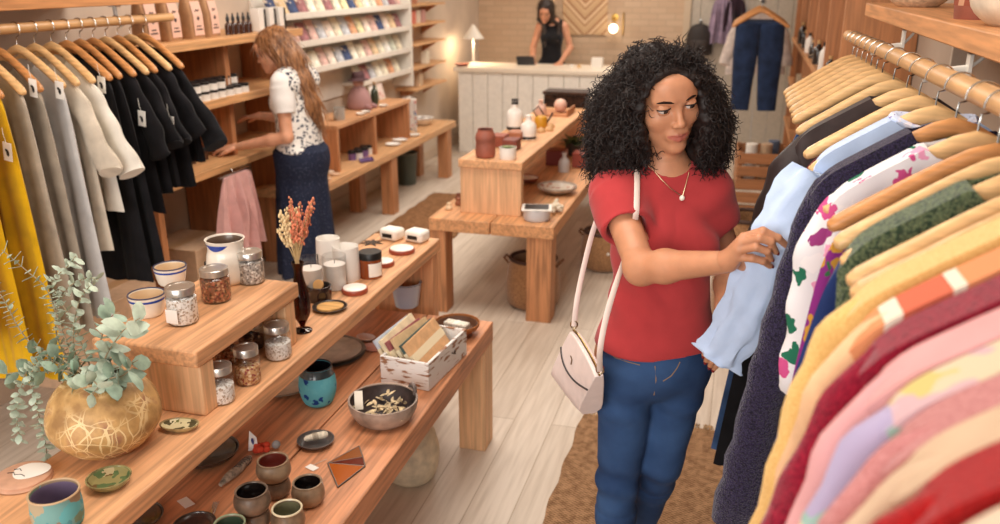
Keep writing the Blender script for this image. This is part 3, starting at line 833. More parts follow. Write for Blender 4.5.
    for n_, k_ in ((Ra, Rk), (La, Lk)):
        fs = Field(n_-V3(.16, .22, .12), n_+V3(.16, .16, .12), .005)
        fs.cone(n_-V3(0, 0, .035)-F*.03, n_+F*.14-V3(0, 0, .052), .042, .034, .02); fs.cone(n_+V3(0, 0, .0), n_-V3(0, 0, .04), .045, .045, .02)
        fs.cut(V3(0, 0, .004), (0, 0, -1)); V, Q = fs.mesh(); npobj('shoe', V, Q, solid((236, 230, 222), rough=.5), root)
    # --- necklace and earring
    ch = MB(); ps = [on_top(*q, .003) for q in ((655, 172), (661, 179), (670, 188), (680, 195), (682, 198), (684, 191), (687, 180), (689, 172))]
    nl = [p-Vector(root.location) for p in ps]
    ch.tube(nl, .0011, 6); nk = ch.build('necklace', solid((214, 190, 150), rough=.3, metal=1), root)
    pe = MB(); pe.ball(nl[4], .0065, 14, 10, (1, .6, 1.1)); pe.build('pendant', solid((236, 226, 212), rough=.2, coat=.6), nk)
    er = MB(); ec = C+HA[0]*.074*hs+HA[1]*.012-HA[2]*.066-np.array(root.location); M = []
    er.tube([Vector(ec)+Vector(HA[1])*.017*math.cos(g)+Vector((0, 0, 1))*.022*math.sin(g) for g in [2*PI*i/24 for i in range(24)]], .0014, 6, closed=True)
    er.build('hoop_earring', solid((206, 206, 200), rough=.2, metal=1), root)
    # --- hair
    fa = Field(C-V3(.30, .26, .30), C+V3(.30, .30, .24), .006)
    hc = A3(658, 118, 2.13)
    fa.ell(hc, (.138, .13, .122), None, .05); fa.ell(C-HA[1]*.008+HA[2]*.024, (.094, .114, .088), HA, .04)
    fa.ell(A3(622, 128, 2.12), (.074, .09, .105), None, .06); fa.ell(A3(698, 124, 2.14), (.058, .09, .105), None, .06)
    fa.ell(A3(620, 160, 2.11), (.062, .07, .055), None, .05); fa.ell(A3(702, 146, 2.17), (.046, .06, .06), None, .05)
    fa.ell(A3(657, 92, 2.08), (.09, .085, .05), None, .05)
    cv = [(C+HA[1]*.110-HA[2]*.028-HA[0]*.008, (.073, .108, .106)), (C+HA[1]*.08-HA[2]*.13, (.054, .10, .10))]
    fa.ell(*cv[0], HA, .018, '-'); fa.ell(*cv[1], HA, .03, '-')
    V, Q = fa.mesh(); N = normals(V, Q); V = V+N*(.009*snoise(V, 70, 2)+.007*snoise(V, 150, 4)+.004*snoise(V, 320, 6))[:, None]
    hairm, nt, b = newmat('curly_hair'); MATS['hair1'] = hairm
    b.inputs['Base Color'].default_value = (*lin((30, 20, 18)), 1); b.inputs['Roughness'].default_value = .55; b.inputs['Specular IOR Level'].default_value = .35
    ho = npobj('hair', V, Q, hairm, root)
    fc = C+HA[1]*.10-HA[2]*.03
    def keep(p, n):
        for cc, rr_ in cv:
            D = p-cc
            if sum((D@HA[i]/rr_[i])**2 for i in range(3)) < 1.36: return False
        D = p-C; return not (sum((D@HA[i]/q)**2 for i, q in ((0, .075), (1, .095), (2, .09))) < 1)
    mb = curls('curl', V, Q, hairm, root, 8500, .038, .0055, 5, keep, droop=.5, rad=.0009, turns=1.9, segs=13, spread=.7, lift=lambda p: -1.2 if ((p-C)@HA[1] > .03 and abs((p-C)@HA[0]) < .085 and (p-C)@HA[2] > .02) else 1)
    mb.v = [tuple(np.array(p)-np.array(root.location)) for p in mb.v]
    mb2 = mb.build('curls', hairm, None, smooth=True); mb2.parent = ho
    return root, on_top, Rs, C
shop, on_top, RSH, HEADC = shopper()

# --- her bag: pale leather cross-body, hanging at her side
def handbag():
    tf, tn = at(574, 326, z=1.02), at(600, 371, z=1.00)
    bf, bn = at(560, 378, z=.82), at(589, 414, z=.79)
    c = (tf+tn)/2
    root = thing('handbag', 'pale pink leather cross-body handbag hanging from the shopper\'s shoulder', 'handbag', c)
    d = (tn-tf).normalized(); out = Vector((-d.y, d.x, 0)); out = out if out.x < 0 else -out
    pal = solid((232, 214, 208), rough=.42, spec=.4, var=.03, bmp=.1, bscale=400)
    nx, nz = 12, 10; vs = []
    def sect(s):
        """one end-to-end slice: loop of points round the bag at fraction s along its length"""
        tp, bt = tf.lerp(tn, s), bf.lerp(bn, s); e = 1-.10*abs(2*s-1)**4; loop = []
        n = 9
        for k in range(n):
            u = k/(n-1); th = (.012+.030*u**.8)*e*(1-.55*max(0, u-.85)/.15)
            loop.append((u, th, 1))
        for k in range(n-1, -1, -1):
            u = k/(n-1); th = (.012+.030*u**.8)*e*(1-.55*max(0, u-.85)/.15)
            loop.append((u, th, -1))
        sh = .012*(abs(2*s-1))**3
        return [tp.lerp(bt, .02+u*.98)-Vector((0, 0, sh*(1-u)))+out*(th*g)-c for u, th, g in loop]
    secs = [sect(i/nx) for i in range(nx+1)]; n = len(secs[0]); mb = MB()
    v = [p for q in secs for p in q]; f = []
    for i in range(nx):
        for k in range(n):
            kk = (k+1) % n; f.append((i*n+k, i*n+kk, (i+1)*n+kk, (i+1)*n+k))
    f += [tuple(range(n)), tuple(nx*n+k for k in reversed(range(n)))]
    mb.add(v, f); mb.build('bag_body', pal, root, bevel=.003)
    z = MB(); z.tube([secs[i][0].lerp(secs[i][-1], .5)+Vector((0, 0, .003)) for i in range(nx+1)], .0032, 6); z.build('zipper', solid((196, 164, 104), rough=.3, metal=1), root)
    tr = MB(); tr.tube([secs[i][2].lerp(secs[i][4], 1-.75*abs(2*i/nx-1)**2.2)+out*.0015 for i in range(nx+1)], .0026, 6); tr.build('flap_trim', solid((52, 44, 46), rough=.5), root)
    mk = MB(); p0 = secs[5][2]+out*.002; u_ = (secs[5][5]-secs[5][2]).normalized()
    mk.tube([p0-d*.012, p0+d*.004+u_*.004, p0+d*.010+u_*.020], .0016, 5); mk.build('metal_mark', solid((150, 128, 104), rough=.4, metal=1), root)
    strapm = solid((220, 200, 190), rough=.5)
    top = on_top(637, 172, .006)
    fr = [tn+out*.0, at(600, 350, y=1.80), at(606, 318, y=1.83), at(616, 284, y=1.875), on_top(631, 240, .006), on_top(636, 214, .006), on_top(637, 190, .006), top]
    bk = [tf, at(577, 300, y=2.06), at(584, 266, y=2.11), at(594, 228, y=2.15), at(606, 200, y=2.19), at(622, 176, y=2.17), top+Vector((.0, .05, .012)), top]
    def smooth(ps, n=6):
        o = []
        for i in range(len(ps)-1):
            p0, p1, p2, p3 = ps[max(i-1, 0)], ps[i], ps[i+1], ps[min(i+2, len(ps)-1)]
            for k in range(n):
                t = k/n; o.append(.5*((2*p1)+(p2-p0)*t+(2*p0-5*p1+4*p2-p3)*t*t+(3*p1-p0-3*p2+p3)*t**3))
        return o+[ps[-1]]
    for pts in (fr, bk):
        q = MB(); q.tube([p-c for p in smooth(pts)], .0072, 8, flat=.3, up=(0.35, -1, 0)); so = q.build('strap', strapm, root)
        e = MB(); p = pts[0]-c
        e.tube([p+Vector((.009*math.cos(g), 0, .011*math.sin(g)+.004)) for g in [2*PI*i/16 for i in range(16)]], .0022, 6, closed=True)
        e.build('buckle_ring', solid((190, 176, 150), rough=.25, metal=1), so)
handbag()

# ---------------------------------------------------------------- hangers and garments
BAR = wood((232, 188, 132), 'x', .86, scale=1.4, seed=30, rough=.35)
BAR2 = wood((208, 146, 90), 'x', .84, scale=1.4, seed=31, rough=.35)
WIRE = solid((196, 194, 190), rough=.22, metal=1)
def bar_z(x):
    a = min(abs(x), .24); return -.074-.128*((math.sqrt(a*a+.0009)-.03)/.1970)**.95
def hanger_mesh():
    xs = [-.225, -.222, -.21, -.18, -.15, -.12, -.09, -.06, -.03, 0]; xs = xs+[-x for x in reversed(xs[:-1])]
    hh = [.004, .010, .0145, .0155, .0155, .016, .0165, .0165, .0165, .0175]; hh = hh+list(reversed(hh[:-1]))
    ff = [1.2, 1.15, 1.1, 1.0, .9, .78, .65, .55, .5, .5]; ff = ff+list(reversed(ff[:-1]))
    b = MB(); b.tube([(x, -.022*(abs(x)/.225)**2, bar_z(x)) for x in xs], hh, 10, flat=ff, up=(0, 1, 0))
    h = MB(); r = .0265
    pts = [(0, 0, -.062), (0, 0, -.046)]
    pts += [(r*math.sin(g), 0, r*math.cos(g)-.004) for g in [PI*.98-PI*1.52*k/16 for k in range(17)]]
    h.tube(pts, .0019, 6)
    return b, h
hb, hh_ = hanger_mesh()
H0 = thing('coat_hanger', 'curved pale wooden hanger', 'hanger', (0, 0, -5))
hbo = hb.build('wooden_bar', BAR, H0); hho = hh_.build('wire_hook', WIRE, H0)
used_h = [False]
def hanger(loc, rz, label, group, dark=False):
    if not used_h[0]:
        used_h[0] = True; H0.location = loc; H0.rotation_euler = (0, 0, rz); H0['label'] = label; H0['group'] = group; o = H0
    else: o = dup(H0, loc, rz, label, group)
    if dark:
        for c in o.children:
            if c.name.startswith('wooden_bar'):
                c.data = c.data.copy(); c.data.materials[0] = BAR2
    return o

def drape(hw, L, hem, T=.026, fold=.009, seed=0, neck=.075, dip=.05, cover=True, nx=44, nz=30, k=9, level=False):
    r = random.Random(seed); p1, p2, p3 = r.uniform(0, 6), r.uniform(0, 6), r.uniform(0, 6)
    mb = MB(); vs = []
    lift = .027 if cover else -.017
    for side in (1, -1):
        for j in range(nz+1):
            v = j/nz; vv = v**1.15
            for i in range(nx+1):
                s = -1+2*i/nx; W = hw+(hem-hw)*vv**.75; x = s*W
                tz = (-.074 if level else bar_z(s*hw))+lift-.035*abs(s)**18
                if abs(s*hw) < neck: tz -= (dip if side < 0 else dip*.35)*(1-(s*hw/neck)**2)**.6
                z = tz+(-L-tz)*vv+.008*math.sin(7*s+p1)*vv
                sm = min(1, vv*5); sm = sm*sm*(3-2*sm)
                t = ((.026 if cover else .009)+(T-.020)*sm)*max(0, 1-abs(s)**11)**.5
                f = fold*min(1, vv*1.6+.06)*(math.sin(k*s+p1+1.6*vv)+.6*math.sin(1.9*k*s+p2-2*vv)+.4*math.sin(3.1*k*s+p3))*(1-.4*abs(s))
                f2 = fold*.5*min(1, vv*2)*math.sin(2.3*k*s+p3+side+3*vv)
                vs.append((x, side*t+f+f2*side*(1-abs(s)**4)-.022*abs(s)**2*(1-vv), z))
    n1 = (nx+1)*(nz+1); fs = []
    for q in (0, 1):
        for j in range(nz):
            for i in range(nx):
                a = q*n1+j*(nx+1)+i; fs.append((a, a+1, a+nx+2, a+nx+1))
    for i in range(nx):
        if abs(-1+2*(i+.5)/nx)*hw > neck: fs.append((i, i+1, n1+i+1, n1+i))
    for j in range(nz):
        for i in (0, nx):
            a = j*(nx+1)+i; fs.append((a, a+nx+1, n1+a+nx+1, n1+a))
    return mb.add(vs, fs)
def sleeve(g, hw, L, out=.09, r0=.052, r1=.05, flat=.5, seed=0, n=18, y=0, drop=0):
    r = random.Random(seed); a = r.uniform(0, 6); mb = MB(); pts = []; rs = []
    z2, ze = bar_z(hw)-.072-drop, -.08-L
    cp = [(hw*.55, bar_z(hw*.55)-.020-drop), (hw*.82, bar_z(hw*.82)-.028-drop), (hw*.97, z2), (hw*.97+(hw*.03+out)*.42, z2+(ze-z2)*.38), (hw*.97+(hw*.03+out)*.74, z2+(ze-z2)*.7), (hw+out, ze)]
    cr = [.030, .044, r0, r0+(r1-r0)*.4, r0+(r1-r0)*.7, r1]
    for i in range(len(cp)-1):
        q0, q1, q2, q3 = cp[max(i-1, 0)], cp[i], cp[i+1], cp[min(i+2, len(cp)-1)]
        for k in range(5):
            u = k/5; xz = [.5*((2*q1[d])+(q2[d]-q0[d])*u+(2*q0[d]-5*q1[d]+4*q2[d]-q3[d])*u*u+(3*q1[d]-q0[d]-3*q2[d]+q3[d])*u**3) for d in (0, 1)]
            t = (i+u)/(len(cp)-1); pts.append((g*xz[0], y-.014+.008*math.sin(9*t+a)*t, xz[1])); rs.append((cr[i]+(cr[i+1]-cr[i])*u)*(1+.022*math.sin(19*t+a)*max(0, min(1, 3*t-1))))
    pts.append((g*cp[-1][0], y-.014, cp[-1][1])); rs.append(cr[-1])
    mb.tube(pts, rs, 16, flat=flat, up=(0, 1, 0))
    mb.v = [(p[0]+.0035*math.sin(60*p[2]+30*p[1]+a), p[1]+.004*math.sin(48*p[2]+a+40*p[0]), p[2]) for p in mb.v]
    return mb
GARM = {}
def garment(name, label, cat, group, loc, rz, m, hw=.225, L=.7, hem=.26, sl=0, out=.09, r0=.05, r1=.05, T=.026, fold=.009, seed=0, neck=.075, dip=.05,
            cover=True, k=9, tagc=None, collar=None, sm=None, sides=(1, -1), flat=.5):
    t = thing(name, label, cat, (loc[0], loc[1], loc[2]-.21), rz, group)
    dz = (0, 0, .21)
    o = drape(hw, L, hem, T, fold, seed, neck, dip, cover, k=k); o.v = [(a, b, c+.21) for a, b, c in o.v]
    body = o.build('body', m, t)
    if sl:
        for g in sides:
            s = sleeve(g, hw, sl, out, r0, r1, flat, seed+g*3+5, drop=0 if cover else .042); s.v = [(a, b, c+.21) for a, b, c in s.v]; s.build('sleeve', sm or m, t)
    if collar:
        c = MB(); c.tube([(.072*math.cos(g)*1.02, .016*math.sin(g), .21-.088-.022*abs(math.sin(g))**2*(1 if math.sin(g) < 0 else .2)) for g in [2*PI*i/20 for i in range(20)]], .010, 8, closed=True, flat=1.6)
        c.build('collar', collar, t)
    if tagc:
        for (tx, ty, tz) in tagc:
            q = MB(); M = Matrix.Translation((tx, ty, tz)) @ Matrix.Rotation(.12, 4, 'Y')
            q.box(-.0195, .0195, -.0008, .0008, -.032, .032, M); pt = q.build('price_tag', solid((240, 236, 228), rough=.6), t)
            l = MB(); l.ball((tx+.001, ty-.0012, tz-.004), 1, 10, 6, (.007, .001, .012)); l.ball((tx-.004, ty-.0012, tz+.006), 1, 8, 6, (.006, .001, .005)); l.build('printed_mark', solid((28, 26, 26), rough=.6), pt)
            s = MB(); s.tube([(tx, ty, tz+.030), (tx-.008, ty+.002, tz+.055), (tx-.014, ty+.006, tz+.08)], .0009, 5); s.build('tag_string', solid((225, 220, 210), rough=.8), pt)
    return t

# ---- the rail the shopper stands at
def railz(y): return 1.742-.0165*y
RX = .38
t = thing('clothes_rail', 'round wooden clothes rail carrying colourful garments, hung under the plant pot shelf', 'rail', (RX, 2, railz(2)))
MB().tube([(0, -1.75, railz(.25)-railz(2)), (0, 1.56, railz(3.56)-railz(2))], .019, 20).build('pole', wood((206, 160, 110), 'y', .86, seed=33, rough=.4), t)
for y in (2.9, 2.05, 1.2):
    q = MB(); z0 = railz(y)-railz(2); zt = 1.747-railz(2)
    q.tube([(.0, y-2, z0-.0215), (.026, y-2, z0-.016), (.045, y-2, z0-.004), (.085, y-2, z0+.002)], .006, 8, flat=1.5)
    q.box(.083, .090, y-2-.016, y-2+.016, z0-.012, zt); q.box(.083, .125, y-2-.016, y-2+.016, zt-.006, zt)
    q.tube([(.088, y-2, z0+.005), (.105, y-2, (z0+zt)/2), (.12, y-2, zt-.004)], .004, 8)
    q.build('bracket', solid((222, 216, 206), rough=.45), t)
t = thing('wall_shelf', 'thick wooden shelf above the colourful clothes rail, pots standing on it', 'shelf', (.645, 2.3, 1.747))
MB().box(-.195, .194, -1.75, 1.45, 0.0, .05).build('shelf_board', wood((208, 148, 98), 'y', .78, seed=35), t, bevel=.004)
for y in (1.4, .5, -.5): MB().box(.13, .194, y-.015, y+.015, -.2, -.0005).build('bracket', solid((210, 204, 194), rough=.5), t)

HG = 'wooden hangers on the colourful rail'; GG = 'garments on the colourful rail'
denim = cloth((62, 92, 138), var=.2)
black = cloth((26, 25, 28), var=.25, sheen=.05)
floral = spots((232, 230, 232), [(206, 84, 140), (40, 110, 84), (232, 160, 190), (60, 130, 96), (240, 236, 236), (150, 60, 120)], 25, .42)
floral2 = spots((142, 48, 128), [(214, 86, 44), (60, 110, 70), (206, 150, 60), (120, 40, 140)], 14, .42, 1)
pastel = spots((222, 206, 176), [(214, 198, 128), (160, 192, 180), (214, 180, 186), (182, 170, 200), (224, 210, 178)], 11, .6, 2)
ditsy = spots((70, 66, 96), [(196, 196, 208), (60, 58, 88)], 120, .3, 3)
stripeO = stripes([(0, (226, 150, 104)), (.28, (240, 226, 206)), (.42, (214, 112, 86)), (.80, (240, 226, 206)), (.9, (226, 150, 104))], 'x', 8.5, phase=.1)
peach = stripes([(0, (246, 202, 158)), (.97, (246, 202, 158))], 'z', 2)
RACK = [  # y, turn, hanger label, dark bar, garment
 (3.36, .10, 'bare wooden hanger at the far end of the colourful rail', 0, None),
 (3.10, .06, 'second bare wooden hanger from the far end of the colourful rail', 0, None),
 (3.24, .12, 'bare wooden hanger tucked between the last two at the far rail end', 0, None),
 (2.98, .03, 'bare wooden hanger between the second and third from the far rail end', 0, None),
 (2.74, .09, 'bare wooden hanger just in front of the third from the far end', 0, None),
 (2.86, .08, 'third bare wooden hanger from the far end of the colourful rail', 0, None),
 (2.62, .02, 'wooden hanger holding the faded denim dress', 0, dict(name='dress', label='faded blue denim dress half hidden behind the black coat on the colourful rail', cat='dress', m=denim, L=1.3, hem=.37, cover=False, hw=.215)),
 (2.42, .04, 'wooden hanger holding the long black coat', 0, dict(name='coat', label='long black coat in front of the denim dress on the colourful rail', cat='coat', m=black, L=1.24, hem=.36, cover=False, sl=.62, out=0.08)),
 (2.22, -.04, 'wooden hanger holding the brown leather jacket', 0, dict(name='jacket', label='dark brown leather jacket behind the shopper\'s light blue shirt', cat='jacket', m=solid((52, 38, 36), rough=.6, var=.2, vscale=20, bmp=.2, bscale=90), hw=.24, L=.72, hem=.26, sl=.58, out=0.079, r0=.06, fold=.008)),
 (2.06, 0, 'wooden hanger holding the dark red top', 0, dict(name='top', label='dark red top showing between leather jacket and light blue shirt', cat='top', m=cloth((150, 30, 42)), L=.66, hem=.25, cover=False)),
 (1.88, .0, 'wooden hanger holding the light blue shirt the shopper touches', 0, 'SHIRT'),
 (1.70, .02, 'darker wooden hanger holding the speckled purple cardigan', 1, dict(name='cardigan', label='dark purple speckled knit cardigan behind the held light blue sleeve', cat='cardigan', m=knit((60, 50, 84), (30, 25, 44), 330), hw=.236, L=.90, hem=.23, sl=.88, out=.075, r0=.030, r1=.052, fold=.010)),
 (1.54, .04, 'wooden hanger holding the white floral blouse', 0, dict(name='blouse', label='white blouse with pink and green flower print and a frilled edge', cat='blouse', m=floral, hw=.225, L=.80, hem=.22, sl=.46, out=-.01, r0=.042, r1=.052, fold=.016)),
 (1.42, .0, 'darker wooden hanger holding the purple flowered dress', 1, dict(name='dress', label='purple dress with orange and green flowers behind the navy dress', cat='dress', m=floral2, L=1.05, hem=.29, cover=False, fold=.016)),
 (1.33, .05, 'wooden hanger holding the navy dress', 0, dict(name='dress', label='plain navy blue dress with a green clip between floral blouse and tweed', cat='dress', m=cloth((40, 58, 112), var=.12), L=1.0, hem=.33, cover=False, fold=.014, k=11, clip=1)),
 (1.235, .06, 'wooden hanger holding the green tweed coat', 0, dict(name='coat', label='mottled green tweed coat in front of the navy dress', cat='coat', m=knit((112, 126, 92), (48, 66, 50), 220), hw=.230, L=.86, hem=.20, T=.03)),
 (1.15, .05, 'bare wooden hanger between the green tweed coat and the yellow jumper', 0, None),
 (1.09, .02, 'bare wooden hanger touching the shoulder of the yellow jumper', 0, None),
 (1.03, .03, 'wooden hanger holding the soft yellow jumper', 0, dict(name='jumper', label='soft yellow ribbed jumper on the colourful rail', cat='jumper', m=knit((240, 202, 132), (224, 178, 104), 520, .25), hw=.246, L=.8, hem=.235, sl=.66, out=.046, r0=.043, r1=.06, T=.03)),
 (.945, .03, 'wooden hanger holding the orange striped cardigan', 0, dict(name='cardigan', label='peach cardigan with broad orange, red and white stripes across its shoulder', cat='cardigan', m=stripeO, hw=.246, L=.78, hem=.235, sl=.64, out=.046, r0=.043, r1=.055, sm=cloth((236, 190, 146)))),
 (.875, .02, 'wooden hanger holding the crimson lace top', 0, dict(name='top', label='crimson lace top with lilac frilled hem between striped and pink cardigans', cat='top', m=knit((160, 28, 54), (120, 16, 40), 300, .35), hw=.246, L=.66, hem=.235, sl=.44, out=.046, r0=.043, r1=.05, frill=1)),
 (.805, .02, 'wooden hanger holding the plain pale pink cardigan', 0, dict(name='cardigan', label='smooth plain pale pink cardigan, widest of the two pink garments', cat='cardigan', m=cloth((226, 166, 166), var=.04), hw=.246, L=.8, hem=.235, sl=.66, out=.046, r0=.043, r1=.06, T=.03)),
 (.745, .02, 'wooden hanger holding the pastel patchwork jumper', 0, dict(name='jumper', label='pastel jumper with yellow, mint and lilac patches', cat='jumper', m=pastel, hw=.246, L=.8, hem=.235, sl=.64, out=.046, r0=.043, r1=.055)),
 (.69, .02, 'wooden hanger holding the pink cable jumper', 0, dict(name='jumper', label='dusky pink gathered knit jumper between pastel and beige knitwear', cat='jumper', m=knit((214, 148, 146), (192, 120, 120), 380, .4), hw=.246, L=.8, hem=.235, sl=.64, out=.046, r0=.043, r1=.055, fold=.016)),
 (.645, .02, 'wooden hanger holding the beige cardigan', 0, dict(name='cardigan', label='thin beige cardigan just behind the bright red jumper', cat='cardigan', m=cloth((214, 184, 154), var=.05), hw=.246, L=.8, hem=.235, sl=.64, out=.046, r0=.043, r1=.05)),
 (.60, .02, 'wooden hanger holding the bright red jumper', 0, dict(name='jumper', label='bright red ribbed jumper near the end of the colourful rail', cat='jumper', m=knit((186, 24, 24), (146, 12, 16), 520, .3), hw=.246, L=.8, hem=.235, sl=.64, out=.046, r0=.043, r1=.055)),
 (.53, .02, 'wooden hanger holding the cream fleece', 0, dict(name='jumper', label='cream fleece jumper, last garment on the colourful rail', cat='jumper', m=cloth((222, 200, 176), var=.05, bmp=.7, scale=160), hw=.246, L=.8, hem=.235, sl=.64, out=.046, r0=.043, r1=.06)),
]
for i, (y, rz, hl, dk, g) in enumerate(RACK):
    loc = (RX, y, railz(y))
    hanger(loc, rz, hl, HG, dk)
    if g is None: continue
    if g == 'SHIRT':
        lb = cloth((190, 208, 238), var=.04, bmp=.2)
        t = garment('shirt', 'light blue shirt whose sleeve the shopper holds', 'shirt', GG, loc, rz, lb, L=.76, hem=.25, sl=.5, out=.08, sides=(1,), seed=40, collar=spots((206, 214, 236), [(120, 96, 160), (230, 226, 236)], 60, .4, 5))
        base = Vector((loc[0], loc[1], loc[2]-.21))
        ctr = [Vector((.235, 1.885, 1.52)), Vector((.175, 1.87, 1.475)), at(812, 186, y=1.82), at(789, 218, y=1.80), at(774, 243, y=1.775), at(762, 270, y=1.785), at(751, 300, y=1.80), at(738, 328, y=1.82), at(722, 350, y=1.84), at(716, 358, y=1.845)]
        rad = [.012, .045, .062, .060, .048, .052, .055, .054, .050, .056]
        pts = []; rs = []
        for a in range(len(ctr)-1):
            p0, p1, p2, p3 = ctr[max(a-1, 0)], ctr[a], ctr[a+1], ctr[min(a+2, len(ctr)-1)]
            for q in range(5):
                u = q/5; pts.append(.5*((2*p1)+(p2-p0)*u+(2*p0-5*p1+4*p2-p3)*u*u+(3*p1-p0-3*p2+p3)*u**3)); rs.append(rad[a]+(rad[a+1]-rad[a])*u)
        pts.append(ctr[-1]); rs.append(rad[-1])
        s = MB(); s.tube([p-base for p in pts], rs, 40, cap=False, flat=.42, up=(.25, 1, .25))
        n = 40; vv = []
        for j in range(len(pts)):
            for k2 in range(n):
                p = Vector(s.v[j*n+k2]); c = pts[j]-base; tt = j/len(pts)
                q = 1+.13*math.sin(7*2*PI*k2/n+.5*math.sin(j*.5))*min(1, .25+abs(tt-.45)*2)+(.07*math.sin(3*2*PI*k2/n+j*.9)+.045*math.sin(11*2*PI*k2/n-j*.6+math.sin(j*1.3)))
                if j >= len(pts)-2: q *= 1+.12*math.sin(5*2*PI*k2/n)
                vv.append(c+(p-c)*q)
        s.v = [tuple(p) for p in vv]; so = s.build('held_sleeve', lb, t); md = so.modifiers.new('s', 'SOLIDIFY'); md.thickness = .003
        continue
    g = dict(g); clip = g.pop('clip', 0); frill = g.pop('frill', 0)
    nm, lab, cat = g.pop('name'), g.pop('label'), g.pop('cat')
    t = garment(nm, lab, cat, GG, loc, rz, g.pop('m'), seed=50+i, **g)
    if clip:
        q = MB(); q.box(-.150, -.085, -.024, -.018, .052, .088, Matrix.Rotation(-.35, 4, 'Y')); q.build('green_clip', solid((36, 150, 96), rough=.4), t, bevel=.003)
        q = MB(); q.box(-.155, -.145, -.026, -.016, .05, .09, Matrix.Rotation(-.35, 4, 'Y')); q.box(-.125, -.118, -.026, -.016, .05, .09, Matrix.Rotation(-.35, 4, 'Y')); q.build('clip_band', solid((226, 226, 220), rough=.4), t, bevel=.001)
    if frill:
        q = MB(); n = 72; vs = []; fs = []; cx, cz = -(.236+.055), .21-.50
        for j in range(7):
            for i2 in range(n):
                a_ = 2*PI*i2/n; w_ = (.012+.007*j)*math.sin(9*a_+.5*math.sin(2*a_)); r_ = .050+.010*j+w_
                vs.append((cx+r_*math.cos(a_)-.006*j, -.014+r_*.55*math.sin(a_), cz-.020*j+.006*math.sin(7*a_)))
        for j in range(6):
            for i2 in range(n): fs.append((j*n+i2, j*n+(i2+1) % n, (j+1)*n+(i2+1) % n, (j+1)*n+i2))
        q.add(vs, fs); o = q.build('lilac_frill', cloth((182, 166, 216)), t); md = o.modifiers.new('s', 'SOLIDIFY'); md.thickness = .003

# ---- the rail by the other wall
LX = -2.6
def lrz(y): return 1.713
t = thing('clothes_rail', 'wooden clothes rail by the magazine wall with black and linen garments', 'rail', (LX, 2.9, 1.713))
MB().tube([(0, -.95, 0), (0, .68, 0)], .019, 18).build('pole', wood((206, 160, 110), 'y', .86, seed=36, rough=.4), t)
for y in (3.24, 2.25):
    q = MB(); q.tube([(0, y-2.9, -.0215), (-.024, y-2.9, -.01), (-.028, y-2.9, .01), (-.028, y-2.9, .065)], .007, 8, flat=1.6); q.box(-.045, -.011, y-2.9-.018, y-2.9+.018, .056, .063)
    q.build('bracket', solid((226, 222, 214), rough=.45), t)
t = thing('wall_shelf', 'wooden shelf running above the rail of black and linen garments', 'shelf', (-2.87, 2.8, 1.778))
MB().box(-.32, .31, -.95, .80, 0, .042).build('shelf_board', wood((206, 146, 96), 'y', .78, seed=37), t, bevel=.003)
LH = 'wooden hangers on the linen and black rail'; LG = 'garments on the linen and black rail'
linen = cloth((178, 166, 150), var=.10); linen2 = cloth((196, 184, 168), var=.08); pale = cloth((206, 204, 202), var=.06); white = cloth((226, 220, 208), var=.05)
mustard = cloth((212, 166, 20), var=.08); orange = cloth((222, 128, 28), var=.1); oat = cloth((212, 200, 182), var=.08)
LR = [
 (2.06, 'dress', 'deep amber dress at the frame-edge end of the linen rail', orange, dict(L=1.0, hem=.25)),
 (2.17, 'dress', 'bright orange wrap dress next to the mustard dresses', orange, dict(L=.62, hem=.24, sl=.3, out=.05)),
 (2.27, 'dress', 'long mustard yellow dress nearest the bright orange one', mustard, dict(L=1.22, hem=.25)),
 (2.37, 'dress', 'long mustard yellow dress with a white swing tag, beside the grey linen', mustard, dict(L=1.25, hem=.28, tagc=[(.24, -.05, -.17)])),
 (2.47, 'dress', 'long grey-beige linen dress beside the mustard dresses', linen, dict(L=1.08, hem=.27)),
 (2.56, 'dress', 'long taupe linen dress, second linen garment from the mustard dresses', cloth((164, 152, 136), var=.1), dict(L=1.12, hem=.27, tagc=[(.215, -.045, .02)])),
 (2.65, 'dress', 'long pale grey linen dress between taupe and oatmeal linen', pale, dict(L=1.12, hem=.27, tagc=[(.225, -.045, .0)])),
 (2.735, 'shirt', 'oatmeal linen shirt with elbow sleeves behind the white linen shirt', oat, dict(L=.86, hem=.26, sl=.45, out=.09, r0=.048, r1=.058)),
 (2.82, 'shirt', 'white linen shirt with wide sleeves beside the black garments', white, dict(L=.72, hem=.26, sl=.47, out=.12, r0=.05, r1=.07)),
 (2.90, 'dress', 'long black dress right next to the white linen shirt', black, dict(L=1.05, hem=.28, tagc=[(.20, -.05, -.01)])),
 (2.975, 'dress', 'long black dress, second black garment from the white shirt', black, dict(L=1.0, hem=.32)),
 (3.05, 'shirt', 'black shirt, third black garment from the white shirt', black, dict(L=.78, hem=.27, sl=.45, out=.08, tagc=[(.26, -.05, -.16)])),
 (3.125, 'shirt', 'black shirt, fourth black garment from the white shirt', black, dict(L=.72, hem=.27, sl=.42, out=.08)),
 (3.20, 'shirt', 'black shirt, fifth black garment from the white shirt', black, dict(L=.70, hem=.27, sl=.42, out=.09, tagc=[(.30, -.05, -.20)])),
 (3.28, 'shirt', 'black shirt, second from the coffee bag end of the rail', black, dict(L=.72, hem=.27, sl=.4, out=.10)),
 (3.37, 'shirt', 'loose black shirt at the coffee bag end of the linen rail', black, dict(L=.62, hem=.28, sl=.46, out=.14, r0=.05, r1=.065)),
]
